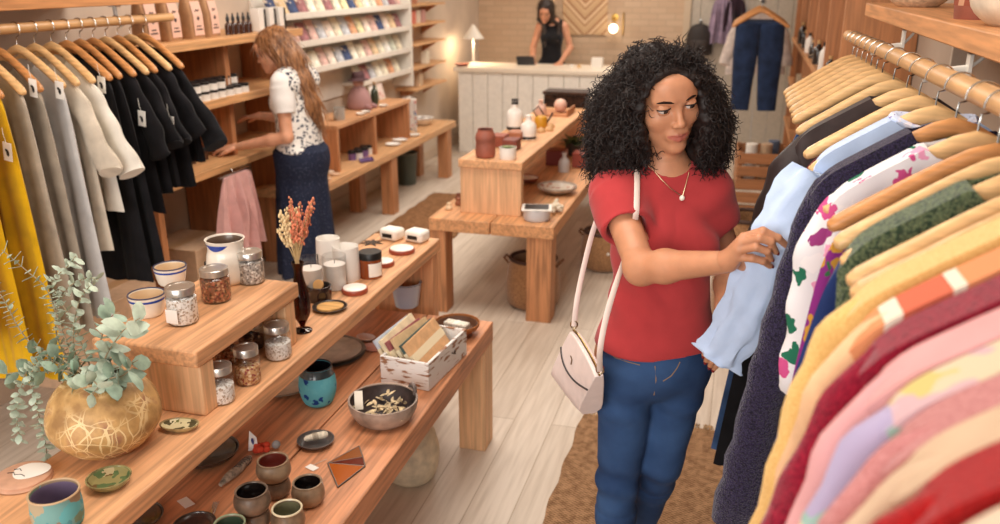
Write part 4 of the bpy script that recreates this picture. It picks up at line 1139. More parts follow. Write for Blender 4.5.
for i, (y, nm, lab, m, kw) in enumerate(LR):
    loc = (LX, y, 1.713); kw = dict(kw); kw.setdefault('cover', False if not kw.get('sl') else False)
    hanger(loc, R(-8)+.04*math.sin(i*2.3), 'wooden hanger holding the '+lab if len(lab.split()) < 11 else 'wooden hanger holding the '+' '.join(lab.split()[:9]), LH, i in (3, 5, 9, 10, 11, 13, 15))
    garment(nm, lab, nm, LG, loc, R(-8)+.04*math.sin(i*2.3), m, seed=90+i, **kw)

# ---------------------------------------------------------------- things on the display bench, the riser and the low table
def spot(px, py, z): return at(px, py, z=z)
def width(px, p): return px*depth(p)/FPX
def lathed(name, label, cat, loc, prof, m, n=32, group=None, sx=1, sy=1, rz=0, wob=0, seed=0):
    o = MB().lathe(prof, n, sx=sx, sy=sy, wob=wob, seed=seed).build(name, m, None, loc=loc, rz=rz)
    return tag(o, label, cat, group)
def smoothp(ps, n=5):
    ps = [Vector((a, b, 0)) for a, b in ps]; o = []
    for i in range(len(ps)-1):
        p0, p1, p2, p3 = ps[max(i-1, 0)], ps[i], ps[i+1], ps[min(i+2, len(ps)-1)]
        for k in range(n):
            t = k/n; q = .5*((2*p1)+(p2-p0)*t+(2*p0-5*p1+4*p2-p3)*t*t+(3*p1-p0-3*p2+p3)*t**3); o.append((max(q.x, 1e-4), q.y))
    return o+[(ps[-1].x, ps[-1].y)]
CREAM = solid((238, 230, 216), rough=.25, coat=.4, var=.05, vscale=20)
BLUE = solid((38, 72, 160), rough=.25, coat=.4)
DARKG = solid((60, 48, 40), rough=.35, coat=.4, var=.3, vscale=25)
STONE = solid((128, 116, 104), rough=.5, coat=.2, var=.3, vscale=30)
LID = solid((206, 200, 192), rough=.28, metal=.9)
# seed jars with screw lids
def jar(loc, w, h, fill, label, filltop=.78, tagp=False):
    t = thing('seed_jar', label, 'jar', loc, 0, None)
    r = w/2; g = glass()
    out = smoothp([(r*.86, 0), (r*.97, .004), (r, h*.12), (r, h*.66), (r*.95, h*.74), (r*.84, h*.79), (r*.84, h*.86)], 3)
    MB().lathe(hollow(out, .0022), 28).build('glass_body', g, t)
    k = r*.93
    MB().lathe([(1e-4, .004)]+[(k*.92, .004), (k, .012), (k, h*filltop*.80), (k*.7, h*filltop*.86), (1e-4, h*filltop*.9)], 20, wob=.01).build('contents', fill, t)
    MB().lathe([(1e-4, h*.80), (r*.92, h*.80), (r*.93, h*.98), (r*.89, h), (r*.70, h), (r*.68, h*.985), (1e-4, h*.985)], 28).build('screw_lid', LID, t)
    if tagp: MB().box(-r*.5, r*.35, -r*1.04, -r*1.01, h*.12, h*.48).build('paper_label', solid((246, 244, 240), rough=.7), t, smooth=False)
    return t
F1 = spots((236, 232, 226), [(200, 190, 180), (245, 243, 240), (170, 150, 130)], 160, .5, 11)
F2 = spots((150, 96, 66), [(110, 50, 46), (206, 160, 120), (90, 70, 50), (190, 110, 80)], 130, .5, 12)
F3 = spots((206, 160, 112), [(150, 60, 60), (232, 206, 170), (170, 110, 70)], 130, .5, 13)
F4 = spots((170, 164, 156), [(230, 228, 222), (110, 100, 96), (200, 190, 180)], 150, .5, 14)
F5 = spots((88, 62, 50), [(130, 90, 66), (60, 40, 36)], 120, .5, 15)
for px, py, wpx, top, z, f, lab, tp in (
    (184, 322, 31, 286, RT, F1, 'seed jar of white petals with a white paper label, on top of the riser', True),
    (217, 300, 30, 268, RT, F2, 'seed jar of brown pods, middle jar of three on top of the riser', False),
    (252, 282, 27, 251, RT, F4, 'seed jar of grey-white seeds beside the white pitcher on the riser', False),
    (223, 401, 26, 365, UT, F1, 'seed jar of white and tan flakes at the near riser panel', False),
    (249, 382, 26, 347, UT, F3, 'seed jar of pink and tan potpourri under the riser shelf', False),
    (279, 357, 27, 324, UT, F1, 'seed jar of white flakes under the far end of the riser', False),
    (252, 348, 26, 321, UT, F5, 'dark-filled seed jar in the shade behind the potpourri jar', False),
    (228, 362, 25, 334, UT, F2, 'dark-filled seed jar deep under the riser shelf', False)):
    p = spot(px, py, z); hp = at(px, top, y=p.y).z-z
    jar(p, width(wpx, p), max(.05, hp), f, lab, .86 if z == RT else .6, tp)
# white pitcher, two enamel-rimmed cups
def vessel(name, cat, label, p, prof, m, rim=None, bands=(), inside=None, handle=None, t_=.004, n=36):
    t = thing(name, label, cat, p)
    MB().lathe(hollow(prof, t_), n).build(name+'_body', m, t)
    if inside is not None:
        ip = [(max(r-t_-.0006, 1e-4), z) for r, z in prof]; ip = [(r, max(z, prof[0][1]+t_+.001)) for r, z in ip if z < prof[-1][1]-.002]
        MB().lathe([(1e-4, ip[0][1])]+ip, n, cap=False).build('inner_glaze', inside, t)
    if rim is not None:
        r, z = prof[-1]
        MB().tube([((r-t_*.5)*math.cos(g), (r-t_*.5)*math.sin(g), z) for g in [2*PI*i/n for i in range(n)]], t_*.62, 6, closed=True).build('rim', rim, t)
    for z0, z1, bm_ in bands:
        pr = []
        for (r0, a), (r1, b) in zip(prof, prof[1:]):
            for k in range(6):
                zz = a+(b-a)*k/6; rr = r0+(r1-r0)*k/6
                if z0 <= zz <= z1: pr.append((rr+.0006, zz))
        if len(pr) > 1:
            MB().lathe([(pr[0][0]-.0014, pr[0][1])]+pr+[(pr[-1][0]-.0014, pr[-1][1])], n, cap=False).build('painted_band', bm_, t)
    if handle:
        handle.build('handle', m, t)
    return t
p = spot(229, 281, RT); s_ = width(40, p)/2
prof = smoothp([(s_*.80, 0), (s_*.98, .012), (s_*1.02, .045), (s_*.94, .085), (s_*.86, .105), (s_*.90, .125), (s_*.96, .137)], 4)
t = vessel('pitcher', 'pitcher', 'white stoneware pitcher with a blue stroke under its rim, on the riser', p, prof, CREAM, None, (), solid((96, 76, 62), rough=.3, coat=.4))
q = MB(); n = 12; vs = []; fs = []
for i in range(n+1):
    a = R(-130)+R(80)*i/n; hgt = .018*math.sin(PI*i/n)**.8
    for zz in (.128, .128-hgt):
        k = min(range(len(prof)), key=lambda j: abs(prof[j][1]-zz)); vs.append(((prof[k][0]+.0012)*math.cos(a), (prof[k][0]+.0012)*math.sin(a), zz))
fs = [(2*i, 2*i+1, 2*i+3, 2*i+2) for i in range(n)]
q.add(vs, fs).build('blue_stroke', BLUE, t)
for px, py, w_, h_, lab in ((172, 283, 32, .055, 'white enamel cup with blue rim line, behind the seed jars by the pitcher'), (149, 314, 36, .06, 'wider white cup with tan inside and dark blue rim line, beside the eucalyptus')):
    p = spot(px, py, RT); s_ = width(w_, p)/2
    prof = smoothp([(s_*.72, 0), (s_*.80, .006), (s_*.90, h_*.5), (s_*.97, h_*.85), (s_, h_)], 4)
    vessel('cup', 'cup', lab, p, prof, CREAM, solid((60, 60, 84), rough=.3), ((h_*.74, h_*.86, BLUE),), solid((214, 184, 146), rough=.4))
p = spot(212, 270, RT); MB_ = MB(); MB_.box(-.02, .02, -.012, .012, 0, .03)
tag(MB_.build('ink_stone', solid((30, 28, 28), rough=.4), None, loc=p, bevel=.004), 'small black block behind the pitcher on the riser', 'block')

# big round pot with eucalyptus
p = spot(110, 447, UT)+Vector((0, .0, 0)); s_ = width(106, p)/2
pot = thing('round_pot', 'big round tan pot with scratched pale lines, eucalyptus standing in it', 'pot', p)
m, nt, b = newmat('scratched_clay'); MATS['scr'] = m; v = coords(nt)
dn = node(nt, 'ShaderNodeTexNoise'); dn.inputs['Scale'].default_value = 12; nt.links.new(v, dn.inputs['Vector'])
ad = node(nt, 'ShaderNodeVectorMath', operation='MULTIPLY_ADD'); ad.inputs[1].default_value = (.03,)*3; nt.links.new(dn.outputs['Color'], ad.inputs[0]); nt.links.new(v, ad.inputs[2])
prev = None
for sc_, rot, wd in (((26, 26, 7), .5, .030), ((8, 8, 24), -.6, .022), ((16, 16, 11), 1.1, .020)):
    mpv = node(nt, 'ShaderNodeMapping'); mpv.inputs['Scale'].default_value = sc_; mpv.inputs['Rotation'].default_value = (rot, rot*.7, 0); nt.links.new(ad.outputs[0], mpv.inputs['Vector'])
    vo = node(nt, 'ShaderNodeTexVoronoi', feature='DISTANCE_TO_EDGE'); vo.inputs['Scale'].default_value = 1.1; nt.links.new(mpv.outputs[0], vo.inputs['Vector'])
    l_ = node(nt, 'ShaderNodeMath', operation='LESS_THAN'); l_.inputs[1].default_value = wd; nt.links.new(vo.outputs['Distance'], l_.inputs[0])
    if prev is None: prev = l_
    else:
        mxx = node(nt, 'ShaderNodeMath', operation='MAXIMUM'); nt.links.new(prev.outputs[0], mxx.inputs[0]); nt.links.new(l_.outputs[0], mxx.inputs[1]); prev = mxx
nz = node(nt, 'ShaderNodeTexNoise'); nz.inputs['Scale'].default_value = 18; nz.inputs['Detail'].default_value = 5; nt.links.new(v, nz.inputs['Vector'])
r1 = ramp(nt, nz.outputs['Fac'], [(.35, (150, 112, 66)), (.55, (196, 154, 96)), (.72, (150, 100, 76))])
lt = node(nt, 'ShaderNodeMath', operation='MULTIPLY'); nt.links.new(prev.outputs[0], lt.inputs[0])
nm = node(nt, 'ShaderNodeTexNoise'); nm.inputs['Scale'].default_value = 9; nt.links.new(v, nm.inputs['Vector']); rm = ramp(nt, nm.outputs['Fac'], [(.42, (0, 0, 0)), (.56, (240, 240, 240))]); nt.links.new(rm.outputs[0], lt.inputs[1])
mx = node(nt, 'ShaderNodeMix', data_type='RGBA'); mx.inputs[7].default_value = (*lin((232, 204, 152)), 1)
nt.links.new(lt.outputs[0], mx.inputs[0]); nt.links.new(r1.outputs[0], mx.inputs[6]); nt.links.new(mx.outputs[2], b.inputs['Base Color'])
b.inputs['Roughness'].default_value = .55; bump(nt, b, nz.outputs['Fac'], .3, .003)
PH = s_*1.52
prof = smoothp([(s_*.45, 0), (s_*.70, PH*.10), (s_*.96, PH*.32), (s_*1.0, PH*.50), (s_*.88, PH*.74), (s_*.66, PH*.90), (s_*.47, PH*.96), (s_*.44, PH)], 5)
MB().lathe(hollow(prof, .006), 44).build('pot_body', m, pot)
# stems
r = random.Random(8)
LEAF = solid((150, 172, 152), rough=.55, var=.14, vscale=40); LEAF2 = solid((182, 196, 176), rough=.55, var=.1, vscale=40); STEM = solid((150, 132, 104), rough=.7, var=.1)
rimc = p+Vector((0, 0, PH))
def stem(name, pts, leaf, L, W, gap, seed, paired=True, m=LEAF, t=pot, rad=.0022, label=None):
    rr = random.Random(seed); pts = [Vector(q)-Vector(t.location) for q in pts]; fine = []
    for i in range(len(pts)-1):
        p0, p1, p2, p3 = pts[max(i-1, 0)], pts[i], pts[i+1], pts[min(i+2, len(pts)-1)]
        for k in range(8):
            u = k/8; fine.append(.5*((2*p1)+(p2-p0)*u+(2*p0-5*p1+4*p2-p3)*u*u+(3*p1-p0-3*p2+p3)*u**3))
    fine.append(pts[-1])
    q = MB(); q.tube(fine, [rad*(1-.6*i/len(fine)) for i in range(len(fine))], 6); so = q.build(name, STEM, t)
    lv = MB(); acc = 0; ang = rr.uniform(0, 3)
    for i in range(1, len(fine)):
        d = fine[i]-fine[i-1]; acc += d.length
        if acc > gap and i > len(fine)*.12:
            acc = 0; ang += PI/2+rr.uniform(-.3, .3); dn_ = d.normalized(); a = dn_.orthogonal().normalized()
            for s in ((0, PI) if paired else (0,)):
                dr = (Matrix.Rotation(ang+s, 3, dn_) @ a)*.9+dn_*rr.uniform(.1, .6)
                lv.leaf(fine[i], dr, dn_, L*rr.uniform(.7, 1.2), W*rr.uniform(.7, 1.2), rr.uniform(-.2, .4))
    lv.build(leaf, m, so)
def pz(px, py, dy=0): return at(px, py, y=p.y+dy)
base = rimc+Vector((0, 0, -.06))
for i, (chain, L, W, gap, m_) in enumerate((
    ([base, pz(80, 372), pz(62, 330, .02), pz(47, 290, .03), pz(28, 272, .02), pz(2, 250, 0)], .024, .016, .0095, LEAF2),
    ([base, pz(84, 350, .03), pz(72, 320, .05), pz(58, 298, .06), pz(52, 282, .06), pz(66, 268, .06), pz(76, 256, .06)], .024, .017, .0100, LEAF2),
    ([base, pz(60, 345, .05), pz(58, 305, .07), pz(70, 286, .08), pz(88, 278, .08), pz(98, 280, .08)], .022, .016, .0095, LEAF2),
    ([base, pz(60, 365, -.02), pz(38, 350, -.03), pz(20, 330, -.03), pz(4, 300, -.03), pz(-8, 285, -.03)], .024, .014, .009, LEAF2),
    ([base, pz(60, 368, -.03), pz(42, 366, -.05), pz(30, 376, -.06), pz(36, 405, -.06), pz(45, 440, -.06), pz(48, 470, -.05)], .022, .018, .0095, LEAF2),
    ([base, pz(55, 362, -.03), pz(30, 368, -.05), pz(22, 385, -.06), pz(16, 410, -.06), pz(20, 440, -.06)], .022, .018, .0095, LEAF2),
    ([base, pz(110, 372, .0), pz(130, 364, .0), pz(138, 360, 0)], .050, .036, .035, LEAF),
    ([base, pz(100, 350, .02), pz(104, 330, .03), pz(112, 316, .03), pz(120, 312, .03)], .046, .034, .024, LEAF),
    ([base, pz(70, 372, -.03), pz(48, 372, -.04), pz(22, 372, -.04), pz(4, 374, -.04)], .044, .032, .034, LEAF),
    ([base, pz(92, 378, -.04), pz(82, 382, -.05), pz(72, 388, -.06)], .040, .030, .022, LEAF2),
    ([base, pz(108, 380, -.03), pz(122, 376, -.03), pz(134, 366, -.02)], .054, .040, .026, LEAF),
    ([base, pz(104, 362, .0), pz(116, 340, .0), pz(128, 326, .0), pz(140, 318, .0)], .050, .036, .026, LEAF2),
    ([base, pz(84, 376, -.02), pz(66, 362, -.02), pz(50, 352, -.02), pz(36, 350, -.02)], .040, .030, .026, LEAF),
    ([base, pz(90, 380, -.05), pz(98, 386, -.07), pz(92, 394, -.08)], .044, .034, .02, LEAF2),
    ([base, pz(76, 356, .02), pz(74, 326, .03), pz(80, 300, .03), pz(90, 286, .03)], .024, .017, .010, LEAF2))):
    stem('eucalyptus_stem', chain, 'eucalyptus_leaves', L, W, gap, 20+i, True, m_)

# dishes and cup at the near end of the bench
def dish(name, cat, label, px, py, z, wpx, h, m, inner=None, sx=1.0, sy=1.0, rz=0, flare=.72, wob=0):
    p = spot(px, py, z); s_ = width(wpx, p)/2
    t = thing(name, label, cat, p, rz)
    prof = smoothp([(s_*flare*.8, 0), (s_*flare, h*.12), (s_*.93, h*.62), (s_, h)], 4)
    MB().lathe(hollow(prof, .0035), 36, sx=sx, sy=sy, wob=wob).build(name+'_body', m, t)
    if inner is not None:
        MB().lathe([(1e-4, .0055), (s_*flare*.78, .006), (s_*.86, h*.62), (s_*.90, h*.86), (s_*.885, h*.86), (s_*.74, h*.45), (1e-4, .0045)], 36, sx=sx, sy=sy, wob=wob).build('inner_glaze', inner, t)
    return t, p, s_
GREENG = solid((128, 124, 84), rough=.25, coat=.5, var=.35, vscale=35)
dish('shell_dish', 'dish', 'small oval green and cream shell-shaped dish at the foot of the riser', 180, 429, UT, 40, .016, solid((150, 132, 92), rough=.25, coat=.5, var=.3, vscale=50), spots((214, 202, 160), [(120, 120, 72), (90, 80, 54), (226, 216, 180)], 30, .45, 21), sy=.62, rz=R(12))
dish('glazed_dish', 'dish', 'round dish glazed in brown and green swirls beside the big round pot', 110, 485, UT, 43, .022, GREENG, spots((150, 140, 92), [(110, 84, 50), (92, 110, 70), (190, 170, 130)], 26, .5, 22))
p = spot(24, 480, UT); s_ = width(52, p)/2
t = thing('clay_disc', 'pale clay disc with dark squiggle marks at the frame edge of the bench', 'disc', p)
MB().lathe(smoothp([(1e-4, 0), (s_*.96, .001), (s_, .008), (s_*.97, .015), (s_*.6, .019), (1e-4, .020)], 3), 32).build('disc_body', solid((196, 150, 122), rough=.8, var=.08), t)
MB().lathe([(1e-4, .0205), (s_*.5, .0205), (s_*.62, .0195), (s_*.5, .0198), (1e-4, .0198)], 28, c=(.012, .012, 0), wob=.08).build('white_glaze', solid((238, 234, 226), rough=.3, coat=.4), t)
for k, pts in enumerate(([(-.03, -.012), (-.018, -.006), (-.008, -.014), (.004, -.008), (.018, -.012)], [(-.026, .004), (-.016, .010), (-.006, .004)])):
    MB().tube([(a, b_, .0205) for a, b_ in pts], .0009, 5).build('squiggle_mark', solid((40, 32, 30), rough=.7), t)
p = spot(60, 524, UT); s_ = width(48, p)/2
prof = smoothp([(s_*.84, 0), (s_*.95, .008), (s_, .035), (s_*.97, .065), (s_, .078)], 4)
vessel('tumbler', 'cup', 'stubby tumbler with turquoise dripping glaze and lilac inside, frame-edge end of bench', p, prof, spots((120, 164, 160), [(92, 150, 156), (176, 160, 132), (120, 140, 116), (104, 172, 174), (150, 128, 104)], 24, .6, 23), solid((190, 158, 122), rough=.5), (), solid((112, 96, 120), rough=.3, coat=.3))

# amber bottle vase with dried flowers
p = spot(303, 331, UT)
t = thing('glass_vase', 'smoky brown glass bottle vase holding dried grasses, beside the riser', 'vase', p)
vz = at(298, 262, y=p.y).z-UT; k = vz/.27
prof = smoothp([(.034*k, 0), (.033*k, .006*k), (.012*k, .014*k), (.012*k, .030*k), (.030*k, .065*k), (.036*k, .105*k), (.033*k, .15*k), (.020*k, .20*k), (.016*k, .235*k), (.023*k, .27*k)], 4)
MB().lathe(hollow(prof, .0022), 30).build('vase_body', glass((176, 134, 100), .05), t)
dr = thing('dried_bouquet', 'bunch of dried coral and straw grasses standing in the brown glass vase', 'dried flowers', p+Vector((0, 0, .04)))
rr = random.Random(3)
for part, m_, n_, x0, x1, y0, y1 in (('coral_heads', solid((206, 124, 92), rough=.9, var=.25, vscale=60), 26, 290, 313, 196, 232), ('straw_heads', solid((222, 196, 150), rough=.9, var=.15, vscale=60), 18, 274, 300, 204, 240)):
    hd = MB(); st = MB()
    for i in range(n_):
        e = at(rr.uniform(x0, x1), rr.uniform(y0, y1), y=p.y+rr.uniform(-.03, .03))-dr.location
        b0 = Vector((rr.uniform(-.008, .008), rr.uniform(-.008, .008), .0)); mid_ = Vector((rr.uniform(-.006, .006), rr.uniform(-.006, .006), vz-.045))
        st.tube([b0, mid_, mid_.lerp(e, .5)+Vector((0, 0, .008)), e], .0008, 5)
        d = (e-mid_).normalized()
        for q in range(16):
            c = mid_.lerp(e, .55+.48*q/16)+Vector((rr.uniform(-1, 1), rr.uniform(-1, 1), rr.uniform(-.6, .6)))*.006
            hd.ball(c, rr.uniform(.0026, .0048), 6, 4, (1, 1, 1.5))
    st.build('stalks', solid((206, 178, 128), rough=.9), dr); hd.build(part, m_, dr)
# plate with a wood slice
t, p, s_ = dish('plate', 'plate', 'dark rimmed plate carrying a slice of pale wood, in front of the glass vase', 330, 309, UT, 35, .012, DARKG)
q = MB().lathe(smoothp([(1e-4, 0), (s_*.66, 0), (s_*.70, .003), (s_*.66, .007), (1e-4, .008)], 3), 26, wob=.06); tag(q.build('wood_slice', wood((206, 160, 100), 'x', .8, 3), None, loc=p+Vector((0, 0, .0056))), 'slice of pale wood lying on the dark plate', 'wood slice')
# small dark jar with wooden stopper lying on it, clear tumblers, candles
p = spot(320, 300, UT); s_ = width(24, p)/2
t = vessel('dark_jar', 'jar', 'small dark glass jar with a tilted cork disc, behind the wood slice plate', p, smoothp([(s_*.9, 0), (s_, .005), (s_, .05), (s_*.96, .056)], 3), solid((44, 28, 24), rough=.12, coat=.6))
M = Matrix.Translation((.006, -.012, .060)) @ Matrix.Rotation(R(62), 4, 'X'); MB().lathe([(1e-4, 0), (.019, 0), (.0195, .004), (.019, .008), (1e-4, .008)], 24, M=M).build('cork_disc', solid((204, 160, 104), rough=.8, var=.1), t)
p = spot(318, 291, UT)+Vector((-.01, .03, 0)); tag(MB().tube([(0, 0, 0), (.002, 0, .07), (.002, 0, .13)], .0022, 6).build('incense_stick', solid((34, 28, 26), rough=.8), None, loc=p), 'thin black incense stick standing among the white candles', 'incense')
WAX = solid((238, 230, 222), rough=.45, var=.03)
for px, py, w_, top, lab in ((313, 296, 24, 258, 'clear glass candle tumbler, nearest the smoky vase'), (347, 279, 26, 246, 'white wrapped pillar candle beside the amber jar'), (330, 276, 24, 238, 'tallest white wrapped pillar candle behind the others'), (336, 288, 24, 255, 'clear glass candle tumbler between the white pillar candles')):
    p = spot(px, py, UT); s_ = width(w_, p)/2; h_ = at(px, top, y=p.y).z-UT; cl = 'clear' in lab
    t = thing('candle', lab, 'candle', p)
    MB().lathe([(1e-4, .003), (s_*.88, .003), (s_*.9, h_*.74), (s_*.5, h_*.76), (1e-4, h_*.75)], 26).build('wax', WAX, t)
    MB().tube([(0, 0, h_*.74), (.001, 0, h_*.85)], .0012, 5).build('wick', solid((60, 50, 44), rough=.9), t)
    MB().lathe(hollow(smoothp([(s_*.94, 0), (s_, .003), (s_, h_*.6), (s_*.98, h_)], 3), .002), 28, wob=0 if cl else .02).build('tumbler' if cl else 'paper_wrap', glass((250, 250, 250), .03) if cl else solid((240, 236, 230), rough=.5, bmp=.5, bscale=60), t)
p = spot(371, 276, UT); s_ = width(23, p)/2; h_ = at(371, 252, y=p.y).z-UT
t = thing('candle', 'amber glass candle jar with a black lid and white label', 'candle', p)
MB().lathe(smoothp([(1e-4, 0), (s_*.92, 0), (s_, .004), (s_, h_*.74), (s_*.93, h_*.78)], 3), 30).build('amber_glass', solid((134, 62, 24), rough=.08, coat=.7), t)
MB().lathe([(s_*.4, h_*.76), (s_*1.0, h_*.76), (s_*1.02, h_*.99), (s_*.95, h_*1.03), (1e-4, h_*1.03)], 30).build('black_lid', solid((24, 22, 22), rough=.4), t)
q = MB(); n = 10; vs = []; fs = []
for i in range(n+1):
    a = R(-75)+R(75)*i/n
    for zz in (h_*.1, h_*.64): vs.append(((s_+.0008)*math.cos(a), (s_+.0008)*math.sin(a), zz))
fs = [(2*i, 2*i+1, 2*i+3, 2*i+2) for i in range(n)]; q.add(vs, fs).build('white_label', solid((244, 240, 232), rough=.6), t)
for px, py, w_, lab in ((355, 292, 26, 'small round tin with white top and rust side, nearest the plate'), (383, 265, 23, 'small round white-topped tin beside the amber candle jar'), (402, 252, 26, 'flat round white-topped tin, the one beside the white soap boxes')):
    p = spot(px, py, UT); s_ = width(w_, p)/2; t = thing('balm_tin', lab, 'tin', p)
    MB().lathe([(1e-4, 0), (s_*.97, 0), (s_, .003), (s_, .013), (s_*.97, .016), (1e-4, .016)], 28).build('tin_body', solid((160, 74, 52), rough=.35), t)
    MB().lathe([(1e-4, .0162), (s_*.9, .0162), (s_*.9, .019), (s_*.84, .0205), (1e-4, .0205)], 28).build('white_top', solid((242, 234, 224), rough=.4), t)
for px, py, lab in ((390, 240, 'white rounded soap box with black label, the one nearer the wall'), (415, 242, 'white rounded soap box with black label, at the bench corner')):
    p = spot(px, py, UT); w_ = width(21, p)/2; t = thing('soap_box', lab, 'box', p, R(-14))
    MB().box(-w_, w_, -.02, .055, 0, .052).build('box_body', solid((242, 236, 226), rough=.45), t, bevel=.014)
    MB().box(-w_*.55, w_*.55, -.0212, -.0195, .016, .033).build('black_label', solid((28, 26, 26), rough=.5), t, smooth=False)
lf = MB(); p = spot(372, 243, UT)
for i in range(7): lf.leaf((0, 0, .004), (math.cos(i*.9), math.sin(i*.9), .12), (0, 0, 1), .05, .016, .2)
tag(lf.build('dried_leaf_sprig', solid((70, 52, 38), rough=.8, var=.2), None, loc=p), 'dark dried leaf sprig lying behind the amber candle jar', 'leaf')

# ---------------- on the low table
t, p, s_ = dish('plate', 'plate', 'topmost stoneware plate on the stack sheltered by the bench', 330, 352, LT+.012, 70, .014, STONE, solid((176, 164, 148), rough=.4, coat=.3, var=.12, vscale=25))
t, p2, s_ = dish('plate', 'plate', 'larger stoneware plate underneath the other, sheltered by the bench', 327, 354, LT, 78, .012, solid((110, 100, 88), rough=.45, coat=.2, var=.25, vscale=25))
dish('plate', 'plate', 'wide pale grey plate lying under the bench edge, beside the blue vase', 282, 384, LT, 74, .018, solid((150, 142, 128), rough=.4, coat=.3, var=.2, vscale=25), solid((190, 180, 164), rough=.4, coat=.3, var=.15, vscale=20))
dish('bowl', 'bowl', 'dark mottled bowl half hidden below the bench, behind the driftwood', 208, 458, LT, 62, .03, DARKG, solid((70, 60, 52), rough=.3, coat=.3, var=.3))
p = spot(319, 403, LT); s_ = width(37, p)/2; h_ = at(319, 366, y=p.y).z-LT
t = vessel('vase', 'vase', 'small egg-shaped turquoise vase with dark blue splashes', p, smoothp([(s_*.55, 0), (s_*.80, h_*.10), (s_, h_*.42), (s_*.96, h_*.70), (s_*.86, h_*.90), (s_*.82, h_)], 5),
       spots((98, 176, 190), [(34, 68, 138), (104, 180, 192), (98, 176, 190), (60, 120, 164), (104, 180, 192), (98, 176, 190)], 40, .45, 31), solid((40, 44, 50), rough=.3), ((h_*.80, h_*.99, solid((46, 58, 62), rough=.25, coat=.5, var=.3, vscale=40)),), solid((24, 30, 40), rough=.3))
p = spot(384, 420, LT); s_ = width(69, p)/2; h_ = .078
bowl = vessel('fired_bowl', 'bowl', 'smoke-fired grey bowl with a raised lug, holding dried petals', p, smoothp([(s_*.58, 0), (s_*.80, h_*.2), (s_*.97, h_*.65), (s_, h_)], 5), solid((150, 130, 116), rough=.55, var=.35, vscale=14), None, (), solid((66, 54, 52), rough=.5, var=.3, vscale=20), t_=.006)
q = MB(); M = Matrix.Translation((s_*.62, s_*.74, h_*.9)) @ Matrix.Rotation(R(-50), 4, 'Z') @ Matrix.Rotation(R(80), 4, 'X')
q.tube([M @ Vector((.022*math.cos(g), .024*math.sin(g), 0)) for g in [PI*k/12 for k in range(13)]], .009, 10, flat=.7); q.build('lug_handle', solid((112, 98, 92), rough=.55, var=.3), bowl)
pe = MB(); rr = random.Random(4)
for i in range(70):
    a, d_ = rr.uniform(0, 6.28), s_*.72*rr.random()**.6
    pe.leaf((d_*math.cos(a), d_*math.sin(a), h_*(.42+.25*rr.random())), (rr.uniform(-1, 1), rr.uniform(-1, 1), rr.uniform(-.2, .5)), (0, 0, 1), rr.uniform(.016, .036), rr.uniform(.008, .016), rr.uniform(-.3, .6))
o = pe.build('dried_petals', solid((206, 184, 146), rough=.85, var=.3, vscale=60), None, loc=p); tag(o, 'loose dried petals filling the smoke-fired bowl', 'petals', kind='stuff')
q = MB(); M = Matrix.Translation((-s_*.62, -s_*.30, h_*1.0)) @ Matrix.Rotation(R(25), 4, 'Z') @ Matrix.Rotation(R(-38), 4, 'X'); q.box(-.013, .013, -.0008, .0008, -.03, .03, M)
tag(q.build('paper_tag', solid((232, 222, 206), rough=.7), None, loc=p), 'blank cream paper tag leaning in the smoke-fired bowl', 'paper tag')
# white-painted crate of cards
c0, c1, c2 = spot(381, 383, LT), spot(429, 392, LT), spot(464, 354, LT)
ux = (c1-c0).normalized(); L1 = (c1-c0).length; uy = Vector((-ux.y, ux.x, 0)); L2 = max(.16, (c2-c1).dot(uy)); ang = math.atan2(ux.y, ux.x)
t = thing('card_crate', 'worn white-painted wooden crate full of cards on the low table', 'crate', c0, ang); HH = .105
m, nt, b = newmat('chipped_paint'); MATS['chip'] = m; v = coords(nt, (6, 6, 26)); nz = node(nt, 'ShaderNodeTexNoise'); nz.inputs['Scale'].default_value = 3; nz.inputs['Detail'].default_value = 6; nt.links.new(v, nz.inputs['Vector'])
rp = ramp(nt, nz.outputs['Fac'], [(.40, (150, 104, 72)), (.46, (226, 222, 218))]); nt.links.new(rp.outputs[0], b.inputs['Base Color']); b.inputs['Roughness'].default_value = .6
for nm, bx in (('front_board', (0, L1, 0, .011)), ('back_board', (0, L1, L2-.011, L2)), ('side_board', (0, .011, .0115, L2-.0115)), ('side_board', (L1-.011, L1, .0115, L2-.0115))):
    MB().box(*bx, .002, HH).build(nm, m, t, bevel=.002)
MB().box(.0115, L1-.0115, .0115, L2-.0115, .002, .010).build('bottom_board', wood((170, 120, 82), 'x'), t)
q = MB(); q.tube([(L1+.002, L2*.62-.012, HH*.62), (L1+.008, L2*.62, HH*.55), (L1+.002, L2*.62+.012, HH*.62)], .0025, 6); q.build('handle', solid((70, 60, 54), rough=.4, metal=.8), t)
CC = [((196, 204, 216), 'pale blue-edged'), ((226, 210, 176), 'cream'), ((150, 84, 84), 'dusty red'), ((206, 176, 134), 'tan'), ((60, 82, 78), 'dark green'), ((214, 168, 122), 'light brown')]
for i, (cc, nm) in enumerate(CC):
    xx = .040+(L1-.062)*i/5; M = Matrix.Translation((xx, L2*.5, .014)) @ Matrix.Rotation(R(-34+2*math.sin(i*2)), 4, 'Y') @ Matrix.Rotation(R(3*math.sin(i*1.7)), 4, 'X')
    o = thing('card_pack', nm+' pack of greeting cards leaning in the white-painted crate', 'card', c0, ang, None)
    MB().box(-.0065, .0065, -L2*.38, L2*.38, 0, .150+.010*(i % 2), M).build('cards', solid(cc, rough=.6, var=.08, vscale=30), o, bevel=.001, smooth=False)
    MB().box(-.0072, .0072, -L2*.385, L2*.385, .085, .115, M).build('paper_band', solid((230, 214, 180), rough=.7), o, smooth=False)
